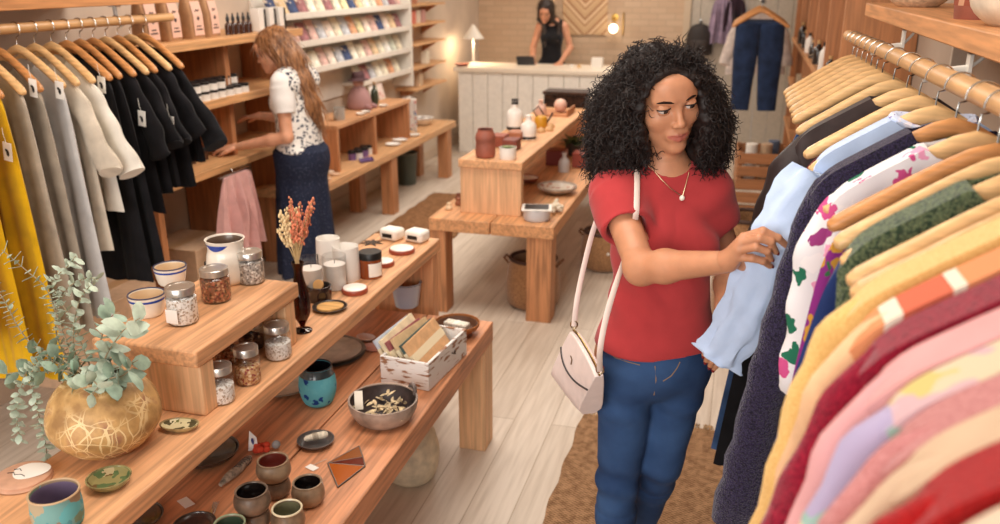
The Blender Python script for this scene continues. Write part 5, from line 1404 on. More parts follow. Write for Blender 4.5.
# wooden bowl with soap bars
t, p, s_ = dish('wooden_bowl', 'bowl', 'turned wooden bowl at the table corner holding a white soap bar', 457, 334, LT, 46, .052, wood((176, 112, 66), 'x', .7, 3), solid((92, 58, 38), rough=.6), flare=.55)
o = thing('soap_bar', 'speckled white wrapped soap bar lying in the wooden bowl', 'soap', p+Vector((0, 0, .030)), R(-12))
MB().box(-.05, .05, -.022, .022, 0, .022).build('soap_body', spots((232, 226, 212), [(120, 120, 110), (190, 180, 160)], 120, .25, 33), o, bevel=.005); MB().box(-.012, .012, -.0225, .0225, -.0005, .0225).build('paper_band', solid((246, 242, 232), rough=.7), o, bevel=.004)
p = spot(407, 305, LT); s_ = width(30, p)/2
vessel('steel_tumbler', 'cup', 'grey-blue enamel beaker under the far end of the bench', p, smoothp([(s_*.75, 0), (s_*.8, .01), (s_, .10), (s_*1.04, .105)], 3), solid((176, 184, 200), rough=.3, coat=.4), solid((70, 70, 76), rough=.3), (), solid((120, 118, 122), rough=.4))
for px, py, lab in ((366, 340, 'small white shell-like spoon rest, the one nearer the bench'), (372, 350, 'small pinkish shell-like spoon rest beside the white one')):
    p = spot(px, py, LT); q = MB().lathe(hollow(smoothp([(.008, 0), (.022, .004), (.032, .014)], 4), .002), 24, sx=1.3); tag(q.build('spoon_rest', solid((226, 206, 200) if 'white' in lab[:12] else (206, 150, 136), rough=.4, coat=.3), None, loc=p, rz=R(-20)), lab, 'dish')
# sage bundle on a dish, swing tag, stained glass
t, p, s_ = dish('saucer', 'dish', 'small dark slate saucer holding a white sage bundle', 316, 444, LT, 37, .018, solid((84, 78, 76), rough=.4, coat=.3, var=.2), None)
sg = thing('sage_bundle', 'white sage bundle tied with string, lying in the slate saucer', 'sage bundle', p+Vector((0, 0, .0165)), R(38))
MB().tube([(-.034, 0, .006), (-.028, 0, .008), (0, 0, .010), (.026, 0, .010), (.036, .002, .009)], [.004, .009, .011, .012, .008], 10).build('leaves', solid((222, 212, 192), rough=.9, var=.15, vscale=80, bmp=.6), sg)
MB().tube([(-.01+.0004*k, .0122*math.cos(k*.7), .010+.0122*math.sin(k*.7)) for k in range(46)], .0009, 5).build('string', solid((150, 130, 110), rough=.9), sg)
p = spot(312, 468, LT); t = thing('swing_tag', 'white swing tag on a string between slate saucer and mug', 'price tag', p, R(-20))
MB().box(-.018, .018, -.011, .011, .001, .0022).build('tag_card', solid((238, 232, 224), rough=.7), t, smooth=False)
MB().tube([(-.006, .011, .002), (-.002, .03, .003), (.004, .055, .004)], .0008, 5).build('string', solid((200, 190, 176), rough=.9), t)
ta, tb, tc, td, te = [spot(*q, LT) for q in ((359, 447), (328, 464), (365, 467), (338, 488), (363, 458))]
t = thing('stained_glass', 'amber and red stained glass piece of leaded triangles lying at the table edge', 'ornament', tb)
def tri(a, b_, c_, m_):
    q = MB(); o = Vector((0, 0, .004)); P3 = [x-tb for x in (a, b_, c_)]; q.add([x+Vector((0, 0, .002)) for x in P3]+[x+o for x in P3], [(0, 2, 1), (3, 4, 5), (0, 1, 4, 3), (1, 2, 5, 4), (2, 0, 3, 5)]); q.build('glass_pane', m_, t, smooth=False)
tri(ta, tb, te, solid((140, 84, 48), rough=.1, coat=.6)); tri(tb, tc, te, solid((96, 28, 22), rough=.1, coat=.6)); tri(tb, td, tc, solid((168, 86, 34), rough=.1, coat=.6))
q = MB()
for a, b_ in ((ta, tb), (ta, te), (te, tc), (tb, te), (tb, tc), (tb, td), (td, tc)): q.tube([a-tb+Vector((0, 0, .003)), b_-tb+Vector((0, 0, .003))], .0022, 6)
q.build('lead_came', solid((110, 100, 92), rough=.4, metal=.7), t)
# stoneware mugs
def mug(px, py, z, wpx, h, label, m_, inner, rimm=None):
    p = spot(px, py, z); s_ = width(wpx, p)/2
    return vessel('stoneware_cup', 'cup', label, p, smoothp([(s_*.70, 0), (s_*.84, h*.06), (s_*1.02, h*.35), (s_*1.0, h*.65), (s_*.90, h*.92), (s_*.92, h)], 4), m_, rimm, (), inner, t_=.0045), p
SW1 = solid((104, 84, 68), rough=.4, coat=.3, var=.35, vscale=22); SW2 = solid((136, 112, 88), rough=.4, coat=.3, var=.35, vscale=18)
INK = solid((30, 22, 20), rough=.15, coat=.6)
mug(309, 502, LT, 32, .064, 'squat brown stoneware cup near the stained glass piece', SW2, INK)
t, p = mug(276, 494, LT, 30, .052, 'lower of two stacked stoneware cups behind the brown squat cup', SW1, INK)
mug(272, 494-24, LT+.0525, 33, .056, 'upper stacked stoneware cup with a brick red inside', SW2, solid((120, 50, 40), rough=.3, coat=.4))
for a in [o for o in bpy.data.objects if o.get('label', '').startswith('upper stacked stoneware')]: a.location = p+Vector((0, 0, .0525))
t, p = mug(255, 526, LT, 32, .050, 'lower stoneware cup of the stack at the frame edge', SW1, INK)
mug(255, 510, LT, 34, .058, 'dark upper stoneware cup stacked at the frame edge', SW1, INK)
for a in [o for o in bpy.data.objects if o.get('label', '').startswith('dark upper stoneware')]: a.location = p+Vector((0, 0, .0505))
mug(289, 530, LT, 33, .066, 'pale-rimmed stoneware cup with olive inside, between brown and dark cups', solid((120, 98, 76), rough=.35, coat=.4, var=.3, vscale=20), solid((124, 120, 92), rough=.2, coat=.5), solid((206, 192, 160), rough=.3))
mug(232, 545, LT, 34, .064, 'green-rimmed stoneware cup at the frame edge beside the dark stack', SW2, solid((80, 96, 76), rough=.2, coat=.5), solid((140, 150, 120), rough=.3))
# driftwood smudge stick, red flowers with a tag, white tags, silver hand, dark plates
a0, a1 = spot(221, 490, LT), spot(251, 462, LT)
d_ = a1-a0; t = thing('smudge_stick', 'grey driftwood-like herb stick lying beside the cups', 'herb bundle', a0)
MB().tube([d_*k/8+Vector((0, 0, .016+.002*math.sin(k))) for k in range(9)], [.006, .010, .013, .0145, .014, .0135, .012, .010, .006], 10).build('herbs', solid((150, 136, 120), rough=.9, var=.4, vscale=60, bmp=.7, bscale=120), t)
MB().tube([d_*(.5+.4*k/50)+Vector((.0148*math.cos(k*.8)*.7, .0148*math.cos(k*.8)*.7, .016+.0145*math.sin(k*.8))) for k in range(51)], .001, 5).build('string', solid((80, 70, 66), rough=.9), t)
fl0 = spot(262, 452, LT); t = thing('felt_flower', 'red felt flower with a grey felt bead and white tag, behind the cups', 'ornament', fl0)
q = MB()
for k in range(6): q.ball((.016*math.cos(k), .016*math.sin(k), .012+.006*(k % 2)), .012, 10, 7, (1, 1, .8))
q.build('red_petals', solid((196, 66, 40), rough=.9, bmp=.5), t); MB().ball((.038, .02, .02), .013, 14, 10).build('grey_bead', solid((140, 140, 140), rough=.9, bmp=.6), t)
q = MB(); M = Matrix.Translation((-.026, -.004, .034)) @ Matrix.Rotation(R(20), 4, 'Z') @ Matrix.Rotation(R(-10), 4, 'X'); q.add([M @ Vector(x) for x in ((-.014, 0, -.03), (.016, 0, -.024), (.012, 0, .012), (-.008, 0, .034), (-.014, .0015, -.03), (.016, .0015, -.024), (.012, .0015, .012), (-.008, .0015, .034))], [(0, 1, 2, 3), (7, 6, 5, 4), (0, 4, 5, 1), (1, 5, 6, 2), (2, 6, 7, 3), (3, 7, 4, 0)])
o = q.build('white_tag', solid((240, 238, 234), rough=.6), t, smooth=False); MB().ball(M @ Vector((0, -.001, 0)), 1, 10, 6, (.005, .001, .012)).build('printed_mark', solid((50, 60, 120), rough=.6), o)
p = spot(186, 503, LT); tag(MB().box(-.024, .024, -.014, .014, .001, .0025).build('paper_tag', solid((232, 226, 222), rough=.7), None, loc=p, rz=R(-28), smooth=False), 'white paper tag lying flat between bench and herb stick', 'paper tag')
p = spot(214, 512, LT); t = thing('silver_fork', 'small silver serving fork pointing towards the herb stick', 'fork', p, R(112))
q = MB(); q.tube([(-.06, 0, .006), (-.03, 0, .006), (0, 0, .008)], [.004, .004, .007], 8, flat=.5); q.build('fork_handle', solid((214, 212, 206), rough=.25, metal=.9), t)
for k in (-1.5, -.5, .5, 1.5): MB().tube([(0, k*.003, .008), (.02, k*.004, .009), (.036, k*.0045, .007)], .0012, 5).build('tine', solid((214, 212, 206), rough=.25, metal=.9), t)
dish('plate', 'plate', 'dark brown plate half under the bench at the frame edge', 137, 522, LT, 52, .02, DARKG, solid((66, 46, 38), rough=.3, coat=.3))
dish('plate', 'plate', 'dark brown plate beside the silver fork at the frame edge', 195, 530, LT, 42, .02, DARKG, solid((60, 42, 36), rough=.3, coat=.3))
# big pale pot standing on the floor behind the table leg
p = spot(408, 452, 0); s_ = .10
lathed('floor_pot', 'cream stoneware pot on the floor against the low table', 'pot', Vector((-1.13, 2.74, 0)), hollow(smoothp([(.075, 0), (.10, .03), (.115, .12), (.10, .2), (.085, .23)], 4), .008), solid((212, 198, 172), rough=.5, var=.1))

# ---------------------------------------------------------------- the two shop people further back
def simple_person(label, base, a, z0, z1, head, hp, hr, hs, arms, legs, skc, key, res=.006, w=.86, hip=.86, bust=.8, look=(0, -.3), brow=(60, 40, 28)):
    AX = frame(a); L, F, U = AX; base = np.array(base, float)
    root = thing('person', label, 'person', tuple(base))
    mid = lambda z: base+V3(0, 0, z)+F*.0
    neck = mid(z1+.02)-F*.012; HA = roll(frame(head[1], hp), hr); C = np.array(head[0], float)
    pts = [base]+[np.array(q, float) for A in arms for q in A[:3]]
    lo = np.min(pts, 0)-V3(.28, .28, .02); hi = np.max(pts, 0)+V3(.28, .28, 0); lo[2] = -.01; hi[2] = z1+.20
    fl = Field(lo, hi, res); torso(fl, mid, AX, z0, z1, 0, w=w, hip=hip, bust=bust)
    fl.cone(neck, C-HA[1]*.012-HA[2]*.075, .049, .047, .03)
    parts = []
    for s_, e_, w_, fing, th in arms:
        fl.cone(s_, e_, .042, .035, .03); fl.cone(e_, e_+(w_-e_)*.3, .035, .035, .02); fl.cone(e_+(w_-e_)*.3, w_, .035, .023, .02)
        allp = np.array([w_]+[q for f in fing for q in f]+list(th)); fh2 = Field(allp.min(0)-.04, allp.max(0)+.04, .003)
        fh2.cone(w_+(e_-w_)*.2, w_, .026, .0225, .01); hand(fh2, w_, None, None, fing, th); parts.append(fh2.mesh())
    for h_, k_, n_ in legs:
        fl.cone(h_, k_, .072, .05, .03); fl.cone(k_, n_, .05, .033, .02); fl.cone(n_-V3(0, 0, .02), n_+F*.12-V3(0, 0, .045), .032, .024, .02)
    parts.insert(0, fl.mesh())
    fh = Field(C-.16, C+.16, .003); head_prims(fh, C, HA, hs); hv = fh.mesh(); th_ = head_tint(hv[0], C, HA, hs); parts.append(hv)
    V, Q = merge(parts); t = np.zeros(len(V)); t[len(V)-len(th_):] = th_
    sk = skin(skc, (176, 104, 92), key); npobj('body', V, Q, sk, root, tint=t); face_bits(root, C, HA, hs, look=look, brow=brow, lid=sk)
    return root, mid, AX, C, HA, base
def auto_hand(w_, d, up, curl=.5, s=1.0, side=1):
    """four bent fingers and a thumb from a wrist along d; up is the back of the hand"""
    d = np.array(d, float)/np.linalg.norm(d); up = np.array(up, float); up -= d*(up@d); up /= np.linalg.norm(up); sd = np.cross(d, up)*side
    F_ = []
    for i, ln in enumerate((.070, .078, .072, .056)):
        k0 = w_+d*(.085-.004*abs(i-1.2))+sd*(.027-.018*i); p = [k0]; ang = curl*.5
        for j, q in enumerate((.45, .31, .24)):
            dd = d*math.cos(ang)-up*math.sin(ang); p.append(p[-1]+dd*ln*q*s); ang += curl*.7
        F_.append(p)
    b0 = w_+d*.022+sd*.022; th = [b0, b0+d*.028+sd*.024-up*.006, b0+d*.056+sd*.030-up*.016, b0+d*.078+sd*.028-up*.024]
    return F_, th
def straight_hair(C, HA, prims, m, name, parent, strands, seed):
    pass

# -- shop assistant reaching to the wall shelf
a = R(-97); wb = V3(-2.50, 4.52, 0); L, F, U = frame(a)
Lsh = wb+L*.135+V3(.0, 0, 1.315); Rsh_ = wb-L*.135+V3(0, 0, 1.315)
Lel = np.array(at(287, 137, y=4.36)); Lwr = np.array(at(237, 147, x=-2.80)); fg, th = auto_hand(Lwr, (-.8, -.15, -.1), (0, -.2, 1), .35, side=-1)
Rel = Rsh_+V3(-.10, .03, -.26); Rwr = Rel+V3(-.22, -.06, .03); fg2, th2 = auto_hand(Rwr, (-.9, -.2, -.1), (0, .2, 1), .35, side=1)
Chead = np.array(at(272, 50, y=4.50))
hipL, hipR = wb+L*.075+V3(0, 0, .86), wb-L*.075+V3(0, 0, .86)
shp, mid, AX, C, HA, base = simple_person('woman with long straight light brown hair in patterned vest reaching to the wall shelf', wb, a, .90, 1.345, (Chead, R(-74)), R(20), 0, .97,
    [(Lsh, Lel, Lwr, fg, th), (Rsh_, Rel, Rwr, fg2, th2)], [(hipL, hipL+V3(0, 0, -.40), hipL+V3(0, 0, -.79)), (hipR, hipR+V3(0, 0, -.40), hipR+V3(0, 0, -.79))], (222, 164, 132), 'assistant')
ft = Field(wb-V3(.30, .36, 0)+V3(0, 0, .88), wb+V3(.30, .36, 1.46), .0055); torso(ft, mid, AX, .90, 1.345, .010, w=.87, hip=.88, bust=.8)
for s_, e_ in ((Lsh, Lel), (Rsh_, Rel)):
    ft.cone(s_, s_+(e_-s_)*.3, .058, .060, .04); ft.ring(s_+(e_-s_)*.1, s_+(e_-s_)*.55, .056, .062, .03)
ft.cut(mid(.93), -U); ft.ell(mid(1.40)+F*.02, (.065, .07, .04), AX, .006, '-'); V, Q = ft.mesh(); V = relax(V, Q, 2)
npobj('white_tee', V+normals(V, Q)*(.004*snoise(V, 40, 1))[:, None], Q, cloth((240, 236, 232), var=.04), shp)
ft = Field(wb-V3(.30, .36, 0)+V3(0, 0, .88), wb+V3(.30, .36, 1.46), .0055); torso(ft, mid, AX, .90, 1.345, .020, w=.86, hip=.90, bust=.8); ft.ell(mid(1.02), (.135, .118, .2), AX, .05)
for s_ in (Lsh, Rsh_): ft.ell(s_+(s_-mid(1.315))*.28, (.046, .066, .07), AX, .01, '-')
ft.cut(mid(.915), -U); ft.ell(mid(1.39)+F*.045, (.075, .09, .06), AX, .008, '-'); V, Q = ft.mesh(); V = relax(V, Q, 2)
npobj('patterned_vest', V+normals(V, Q)*(.006*snoise(V, 36, 2))[:, None], Q, spots((232, 228, 222), [(46, 50, 62), (90, 96, 110), (226, 222, 216), (60, 64, 80)], 58, .46, 41), shp)
fs = Field(wb-V3(.34, .34, 0)+V3(0, 0, .10), wb+V3(.34, .34, 1.05), .006); fs.ell(mid(.90), (.152, .132, .14), AX, .05)
for g in (-1, 1): fs.ell(mid(.86)-F*.045+L*g*.06, (.098, .100, .11), AX, .05)
fs.ring(mid(.90), mid(.14), .148, .180, .06); fs.cut(mid(.965), U); V, Q = fs.mesh(); V = relax(V, Q, 2); N = normals(V, Q); ang_ = np.arctan2((V-base)[:, 1], (V-base)[:, 0])
V = V+N*(.012*np.sin(9*ang_+1)*np.clip((.8-V[:, 2])/.5, 0, 1))[:, None]
npobj('long_skirt', V, Q, spots((36, 42, 62), [(52, 58, 78), (70, 76, 96), (44, 50, 70)], 90, .34, 42), shp)
def long_hair(name, m, parent, C, HA, chain, rads, seed, n=420, tail=.12, cw=.066):
    lo = np.minimum(np.min(chain, 0), C)-.16; hi = np.maximum(np.max(chain, 0), C)+.16
    f = Field(lo, hi, .005); f.ell(C-HA[1]*.018+HA[2]*.026, (.083, .103, .092), HA, .03)
    for p0, p1, r0, r1 in zip(chain, chain[1:], rads, rads[1:]): f.cone(p0, p1, r0, r1, .05)
    f.ell(C+HA[1]*.105-HA[2]*.035, (cw, .098, .092), HA, .012, '-')
    V, Q = f.mesh(); V = relax(V, Q, 1); N = normals(V, Q); V = V+N*(.003*np.sin(V@HA[0]*160+V@HA[1]*110))[:, None]
    ho = npobj(name, V, Q, m, parent); r = np.random.RandomState(seed); mb = MB(); k = 0
    for i in r.permutation(len(V)):
        p, nn = V[i], N[i]
        if sum(((p-(C+HA[1]*.105-HA[2]*.035))@HA[j]/q)**2 for j, q in enumerate((cw, .098, .092))) < 1.2: continue
        j = int(np.argmin([np.linalg.norm(p-c) for c in chain])); d = chain[min(j+1, len(chain)-1)]-chain[max(j-1, 0)] if j else chain[1]-chain[0]
        d = d/np.linalg.norm(d); d = d-nn*(d@nn); ln = tail*r.uniform(.5, 1.3); s = np.cross(d, nn)*r.uniform(-.004, .004)
        mb.tube([p+nn*.001-np.array(parent.location), p+d*ln*.5+nn*.004+s-np.array(parent.location), p+d*ln+nn*.001+s*1.6-np.array(parent.location)], [.002, .0022, .0006], 4, cap=False); k += 1
        if k > n: break
    so = mb.build('strands', m, None); so.parent = ho
m, nt, b = newmat('brown_hair'); v = coords(nt, (90, 90, 3)); nz = node(nt, 'ShaderNodeTexNoise'); nz.inputs['Scale'].default_value = 1; nt.links.new(v, nz.inputs['Vector'])
rp = ramp(nt, nz.outputs['Fac'], [(.35, (104, 66, 42)), (.65, (176, 124, 80))]); nt.links.new(rp.outputs[0], b.inputs['Base Color']); b.inputs['Roughness'].default_value = .45
ch = [C-HA[1]*.05+HA[2]*.04, np.array(at(289, 58, y=4.50)), np.array(at(299, 82, y=4.50)), np.array(at(309, 104, y=4.52)), np.array(at(316, 118, y=4.53))]
long_hair('long_hair', m, shp, C, HA, ch, [.070, .070, .064, .056, .035], 3, 420, .14, .135)

# -- cashier behind the counter
a = R(10); wb = V3(-2.14, 9.92, 0); L, F, U = frame(a)
sh = [wb+L*g*.145+V3(0, 0, 1.34) for g in (1, -1)]
el = [wb+L*.215-F*.0+V3(0, 0, 1.10), wb-L*.215+V3(0, 0, 1.10)]; wr = [np.array(at(560, 63, y=9.60)), np.array(at(533, 62, y=9.62))]
hd = [auto_hand(wr[0], (-.2, -.9, -.1), (0, 0, 1), .3, side=-1), auto_hand(wr[1], (.2, -.9, -.1), (0, 0, 1), .3, side=1)]
hl = [wb+L*g*.075+V3(0, 0, .87) for g in (1, -1)]
Cc = np.array(at(545.5, 11, y=9.80))
csh, mid, AX, C, HA, base = simple_person('woman with long dark hair in a black vest top behind the white counter, looking down', wb, a, .91, 1.37, (Cc, R(0)), R(26), R(-4), .96,
    [(sh[0], el[0], wr[0], *hd[0]), (sh[1], el[1], wr[1], *hd[1])], [(h, h+V3(0, 0, -.4), h+V3(0, 0, -.79)) for h in hl], (214, 154, 122), 'cashier')
ft = Field(wb-V3(.30, .30, 0)+V3(0, 0, .86), wb+V3(.30, .30, 1.48), .006); torso(ft, mid, AX, .91, 1.37, .010, w=.86, hip=.88, bust=.85)
ft.cut(mid(.90), -U); ft.ell(mid(1.43)+F*.03, (.085, .10, .085), AX, .008, '-')
for s_ in sh: ft.ell(s_+(s_-mid(1.34))*.25, (.070, .09, .10), AX, .01, '-')
V, Q = ft.mesh(); npobj('black_top', relax(V, Q, 2), Q, cloth((30, 29, 32)), csh)
fs = Field(wb-V3(.25, .25, 0)+V3(0, 0, .08), wb+V3(.25, .25, 1.0), .007); fs.ell(mid(.88), (.14, .108, .13), AX, .05)
for h in hl: fs.cone(h, h+V3(0, 0, -.4), .082, .06, .02); fs.ring(h+V3(0, 0, -.38), h+V3(0, 0, -.76), .06, .048, .02)
fs.cut(mid(.95), U); V, Q = fs.mesh(); npobj('dark_trousers', relax(V, Q, 1), Q, cloth((40, 40, 48)), csh)
m = solid((44, 30, 24), rough=.45)
long_hair('long_hair', m, csh, C, HA, [C-HA[1]*.05+HA[2]*.02, C-HA[1]*.055-HA[2]*.10, mid(1.36)-F*.09, mid(1.20)-F*.10], [.08, .085, .085, .06], 5, 300)
q = MB()
for g, z_ in ((1, 1.18), (-1, 1.12)): q.tube([C+HA[0]*g*.07-HA[2]*.03-base, C+HA[0]*g*.078-HA[2]*.10+HA[1]*.02-base, mid(1.36)+L*g*.085+F*.06-base, mid(z_)+L*g*.07+F*.115-base], [.022, .028, .030, .012], 10)
o = q.build('front_locks', m, csh)

# ---------------------------------------------------------------- left wall: wooden shelves with coffee bags, jars
SHW = wood((214, 162, 112), 'y', .78, seed=50); SHV = wood((186, 126, 84), 'z', .78, seed=51)
t = thing('wall_shelving', 'wooden wall shelving behind the assistant, coffee bags and jars on its boards', 'shelf', (-2.97, 4.4, 0))
for zt in (1.575, 1.255, .895): MB().box(-.225, .225, -.80, .72, zt-.045, zt).build('shelf_board', SHW, t, bevel=.003)
for y in (3.625, 4.36, 5.10): MB().box(-.22, .14, y-4.4-.022, y-4.4+.022, 0, 1.53).build('upright', SHV, t, bevel=.003)
SA, SB, SC = 1.575, 1.255, .895
bagm = solid((176, 132, 94), rough=.75, var=.06, bmp=.3, bscale=60); bagl = solid((232, 188, 168), rough=.7)
names = ['first', 'second', 'third', 'fourth']
for i, y in enumerate((3.74, 3.92, 4.12, 4.27)):
    t = thing('coffee_bag', 'brown paper coffee bag with pink label, %s from the rail end of the shelf' % names[i], 'bag', (-2.87, y, SA), R(8*math.sin(i*3)), 'coffee bags on the wall shelf')
    mb = MB(); rows = [(0, .045, .058), (.02, .047, .060), (.12, .043, .058), (.19, .028, .057), (.225, .010, .056), (.262, .005, .056)]; vs = []; fs = []; n = 16
    for z, tx, ty in rows:
        for k in range(n):
            g = 2*PI*k/n; c, s = math.cos(g), math.sin(g); e = .35
            vs.append((tx*math.copysign(abs(c)**e, c), ty*math.copysign(abs(s)**e, s), z))
    for j in range(len(rows)-1):
        for k in range(n): fs.append((j*n+k, j*n+(k+1) % n, (j+1)*n+(k+1) % n, (j+1)*n+k))
    fs += [tuple(reversed(range(n))), tuple(5*n+k for k in range(n))]; mb.add(vs, fs).build('bag_body', bagm, t)
    lab = MB(); pr = [(.0490, .018), (.0462, .12), (.0372, .165), (.0312, .192)]; vs = []; fs = []
    for x_, z_ in pr: vs += [(x_, -.040, z_), (x_, .040, z_), (x_+.001, .040, z_), (x_+.001, -.040, z_)]
    for j in range(3):
        for k in range(4): fs.append((j*4+k, j*4+(k+1) % 4, j*4+4+(k+1) % 4, j*4+4+k))
    fs += [(3, 2, 1, 0), (12, 13, 14, 15)]; lab.add(vs, fs)
    lo = lab.build('pink_label', bagl, t, smooth=False)
    mk = MB(); mk.ball((.0480, 0, .105), 1, 10, 6, (.0012, .011, .011)); mk.tube([(.0440, -.016, .140), (.0425, -.005, .150), (.0435, .005, .142), (.0425, .016, .150)], .0032, 5); mk.box(.0490, .0502, -.026, .026, .045, .052); mk.box(.0485, .0500, -.018, .018, .062, .068)
    mk.build('printed_mark', solid((52, 40, 44), rough=.7), lo)
WJ = solid((236, 230, 222), rough=.4); BK = solid((26, 24, 24), rough=.4)
k = 0; OR = ['first', 'second', 'third', 'fourth', 'fifth', 'sixth', 'seventh', 'eighth', 'ninth', 'tenth', 'eleventh', 'twelfth', 'thirteenth', 'fourteenth', 'fifteenth', 'sixteenth', 'seventeenth', 'eighteenth', 'nineteenth', 'twentieth']
def small_jar(loc, r, h, body, lid, label, group, nm='cosmetic_jar', cat='jar'):
    t = thing(nm, label, cat, loc, 0, group)
    MB().lathe(smoothp([(1e-4, 0), (r*.95, 0), (r, .003), (r, h*.68)], 2)+[(r*.9, h*.7), (1e-4, h*.7)], 18).build('jar_body', body, t)
    MB().lathe([(1e-4, h*.701), (r*1.02, h*.701), (r*1.02, h*.96), (r*.96, h), (1e-4, h)], 18).build('lid', lid, t); return t
for i in range(7):
    for row in (0, 1):
        y = 3.97+i*.078; x = -2.79-.07*row
        small_jar((x, y, SB), .031, .05, WJ, BK, 'lower white jar with black lid, %s from rail end, %s row, middle shelf' % (OR[i], ('front', 'back')[row]), 'white jars on the middle shelf')
        if row == 1 or i < 4: small_jar((x, y, SB+.0502), .031, .05, WJ, BK, 'upper white jar with black lid, %s from rail end, %s row, middle shelf' % (OR[i], ('front', 'back')[row]), 'white jars on the middle shelf')
for i in range(5):
    y = 4.42+i*.055; t = thing('dropper_bottle', 'small dark dropper bottle, %s from the coffee bags on the top board' % OR[i], 'bottle', (-2.84, y, SA), 0, 'dark bottles beside the coffee bags')
    MB().lathe(smoothp([(1e-4, 0), (.018, 0), (.019, .004), (.019, .055), (.009, .066), (.008, .075)], 2)+[(1e-4, .075)], 16).build('bottle_body', solid((66, 34, 22), rough=.1, coat=.6), t)
    MB().lathe([(1e-4, .0752), (.010, .0752), (.010, .095), (.006, .10), (.004, .118), (1e-4, .118)], 14).build('dropper_cap', BK, t)
for i in range(3):
    y = 4.74+i*.12; t = thing('gift_box', 'black and white striped upright box, %s from the dropper bottles' % OR[i], 'box', (-2.84, y, SA), 0, 'striped boxes on the wall shelf')
    MB().box(-.03, .03, -.028, .028, 0, .135).build('box_body', WJ, t, bevel=.002); MB().box(-.031, .031, .0285, .052, 0, .13).build('black_sleeve', BK, t, bevel=.002)
for i in range(5):
    y = 3.95+i*.12; small_jar((-2.93, y, SC), .022, .07+.02*(i % 2), solid((70, 44, 32), rough=.15, coat=.5), BK, 'small brown bottle on the lowest board, %s from the rail end' % OR[i], 'brown bottles on the lowest board', 'small_bottle', 'bottle')
o = drape(.14, .56, .24, T=.02, fold=.03, seed=7, neck=.0001, dip=0, cover=False, k=13, level=True)
t = thing('skirt', 'pink gathered skirt hanging below the lowest wooden shelf board', 'skirt', (-2.69, 4.10, SC-.035), R(90))
o.v = [(a, b_, c+.075) for a, b_, c in o.v]; o.build('skirt_body', cloth((222, 172, 168), var=.06), t)
MB().tube([(-.15, 0, -.012), (.15, 0, -.012)], .008, 8).build('waist_clip_bar', WIRE, t); MB().tube([(0, .02, .01), (0, .008, .0), (0, 0, -.006)], .003, 6).build('hook', WIRE, t)
CBM = solid((206, 170, 138), rough=.8, var=.05)
for i, (x, y, sx, sy, h_, lab) in enumerate(((-2.98, 4.02, .17, .18, .46, 'closed cardboard box on the floor under the wall shelves, beside the upright'), (-3.0, 3.25, .17, .26, .40, 'wider cardboard box on the floor behind the black dresses'))):
    t = thing('cardboard_box', lab, 'box', (x, y, 0)); MB().box(-sx, sx, -sy, sy, 0, h_).build('carton', CBM, t, bevel=.004); MB().box(-sx*.2, sx*.2, -sy-.001, sy+.001, h_-.01, h_+.0012).build('tape', solid((190, 150, 110), rough=.4), t)

# white card display shelves on the wall
t = thing('card_display', 'white wall display of narrow shelves filled with greeting cards', 'shelf', (-3.1, 6.5, 0)); WS = solid((232, 224, 212), rough=.5, var=.02)
LV = [(1.63, 5.25, 7.65, 'top'), (1.435, 5.25, 7.65, 'second'), (1.24, 5.25, 7.65, 'third'), (1.05, 6.55, 7.65, 'lowest')]
for z, y0, y1, nm in LV: MB().box(-.1, .1, y0-6.5, y1-6.5, z-.022, z).box(.092, .104, y0-6.5, y1-6.5, z-.022, z+.022).build('shelf_board', WS, t, bevel=.002)
MB().box(-.1, .11, 1.155, 1.185, .9, 2.0).build('end_panel', WS, t, bevel=.002); MB().box(-.1, -.085, -1.25, 1.15, .95, 2.0).build('back_panel', WS, t)
CCOL = [((232, 222, 200), 'cream'), ((214, 176, 166), 'dusty pink'), ((74, 86, 120), 'navy'), ((224, 194, 156), 'apricot'), ((240, 236, 226), 'white'), ((160, 112, 114), 'plum'), ((190, 190, 194), 'grey-blue'), ((226, 214, 170), 'pale yellow'), ((216, 160, 124), 'orange'), ((206, 208, 192), 'pale green'), ((236, 216, 202), 'blush'), ((226, 212, 188), 'sand'), ((238, 230, 212), 'ivory')]
CM = [spots(c, [tuple(min(255, x*1.15) for x in c), tuple(x*.8 for x in c), (222, 206, 186), c, c], 22, .5, 60+i) for i, (c, n) in enumerate(CCOL)]
rr = random.Random(21)
for z, y0, y1, nm in LV:
    n = int((y1-y0)/.138); last = -1
    for i in range(n):
        k = rr.randrange(len(CM))
        while k == last: k = rr.randrange(len(CM))
        last = k; y = y0+.07+i*.138; wd, hh_ = rr.uniform(.054, .066), rr.uniform(.12, .165)
        M = Matrix.Translation((0, 0, 0)) @ Matrix.Rotation(R(-24), 4, 'Y') @ Matrix.Rotation(R(rr.uniform(-3, 3)), 4, 'X')
        q = MB().box(-.005, .005, -wd, wd, 0, hh_, M); lab = '%s greeting card on the %s white display shelf, %s along' % (CCOL[k][1], nm, OR[i])
        o = q.build('greeting_card', CM[k], None, loc=(-3.05, y, z+.004), bevel=.001, smooth=False); tag(o, lab, 'card', 'greeting cards on the white display shelves')
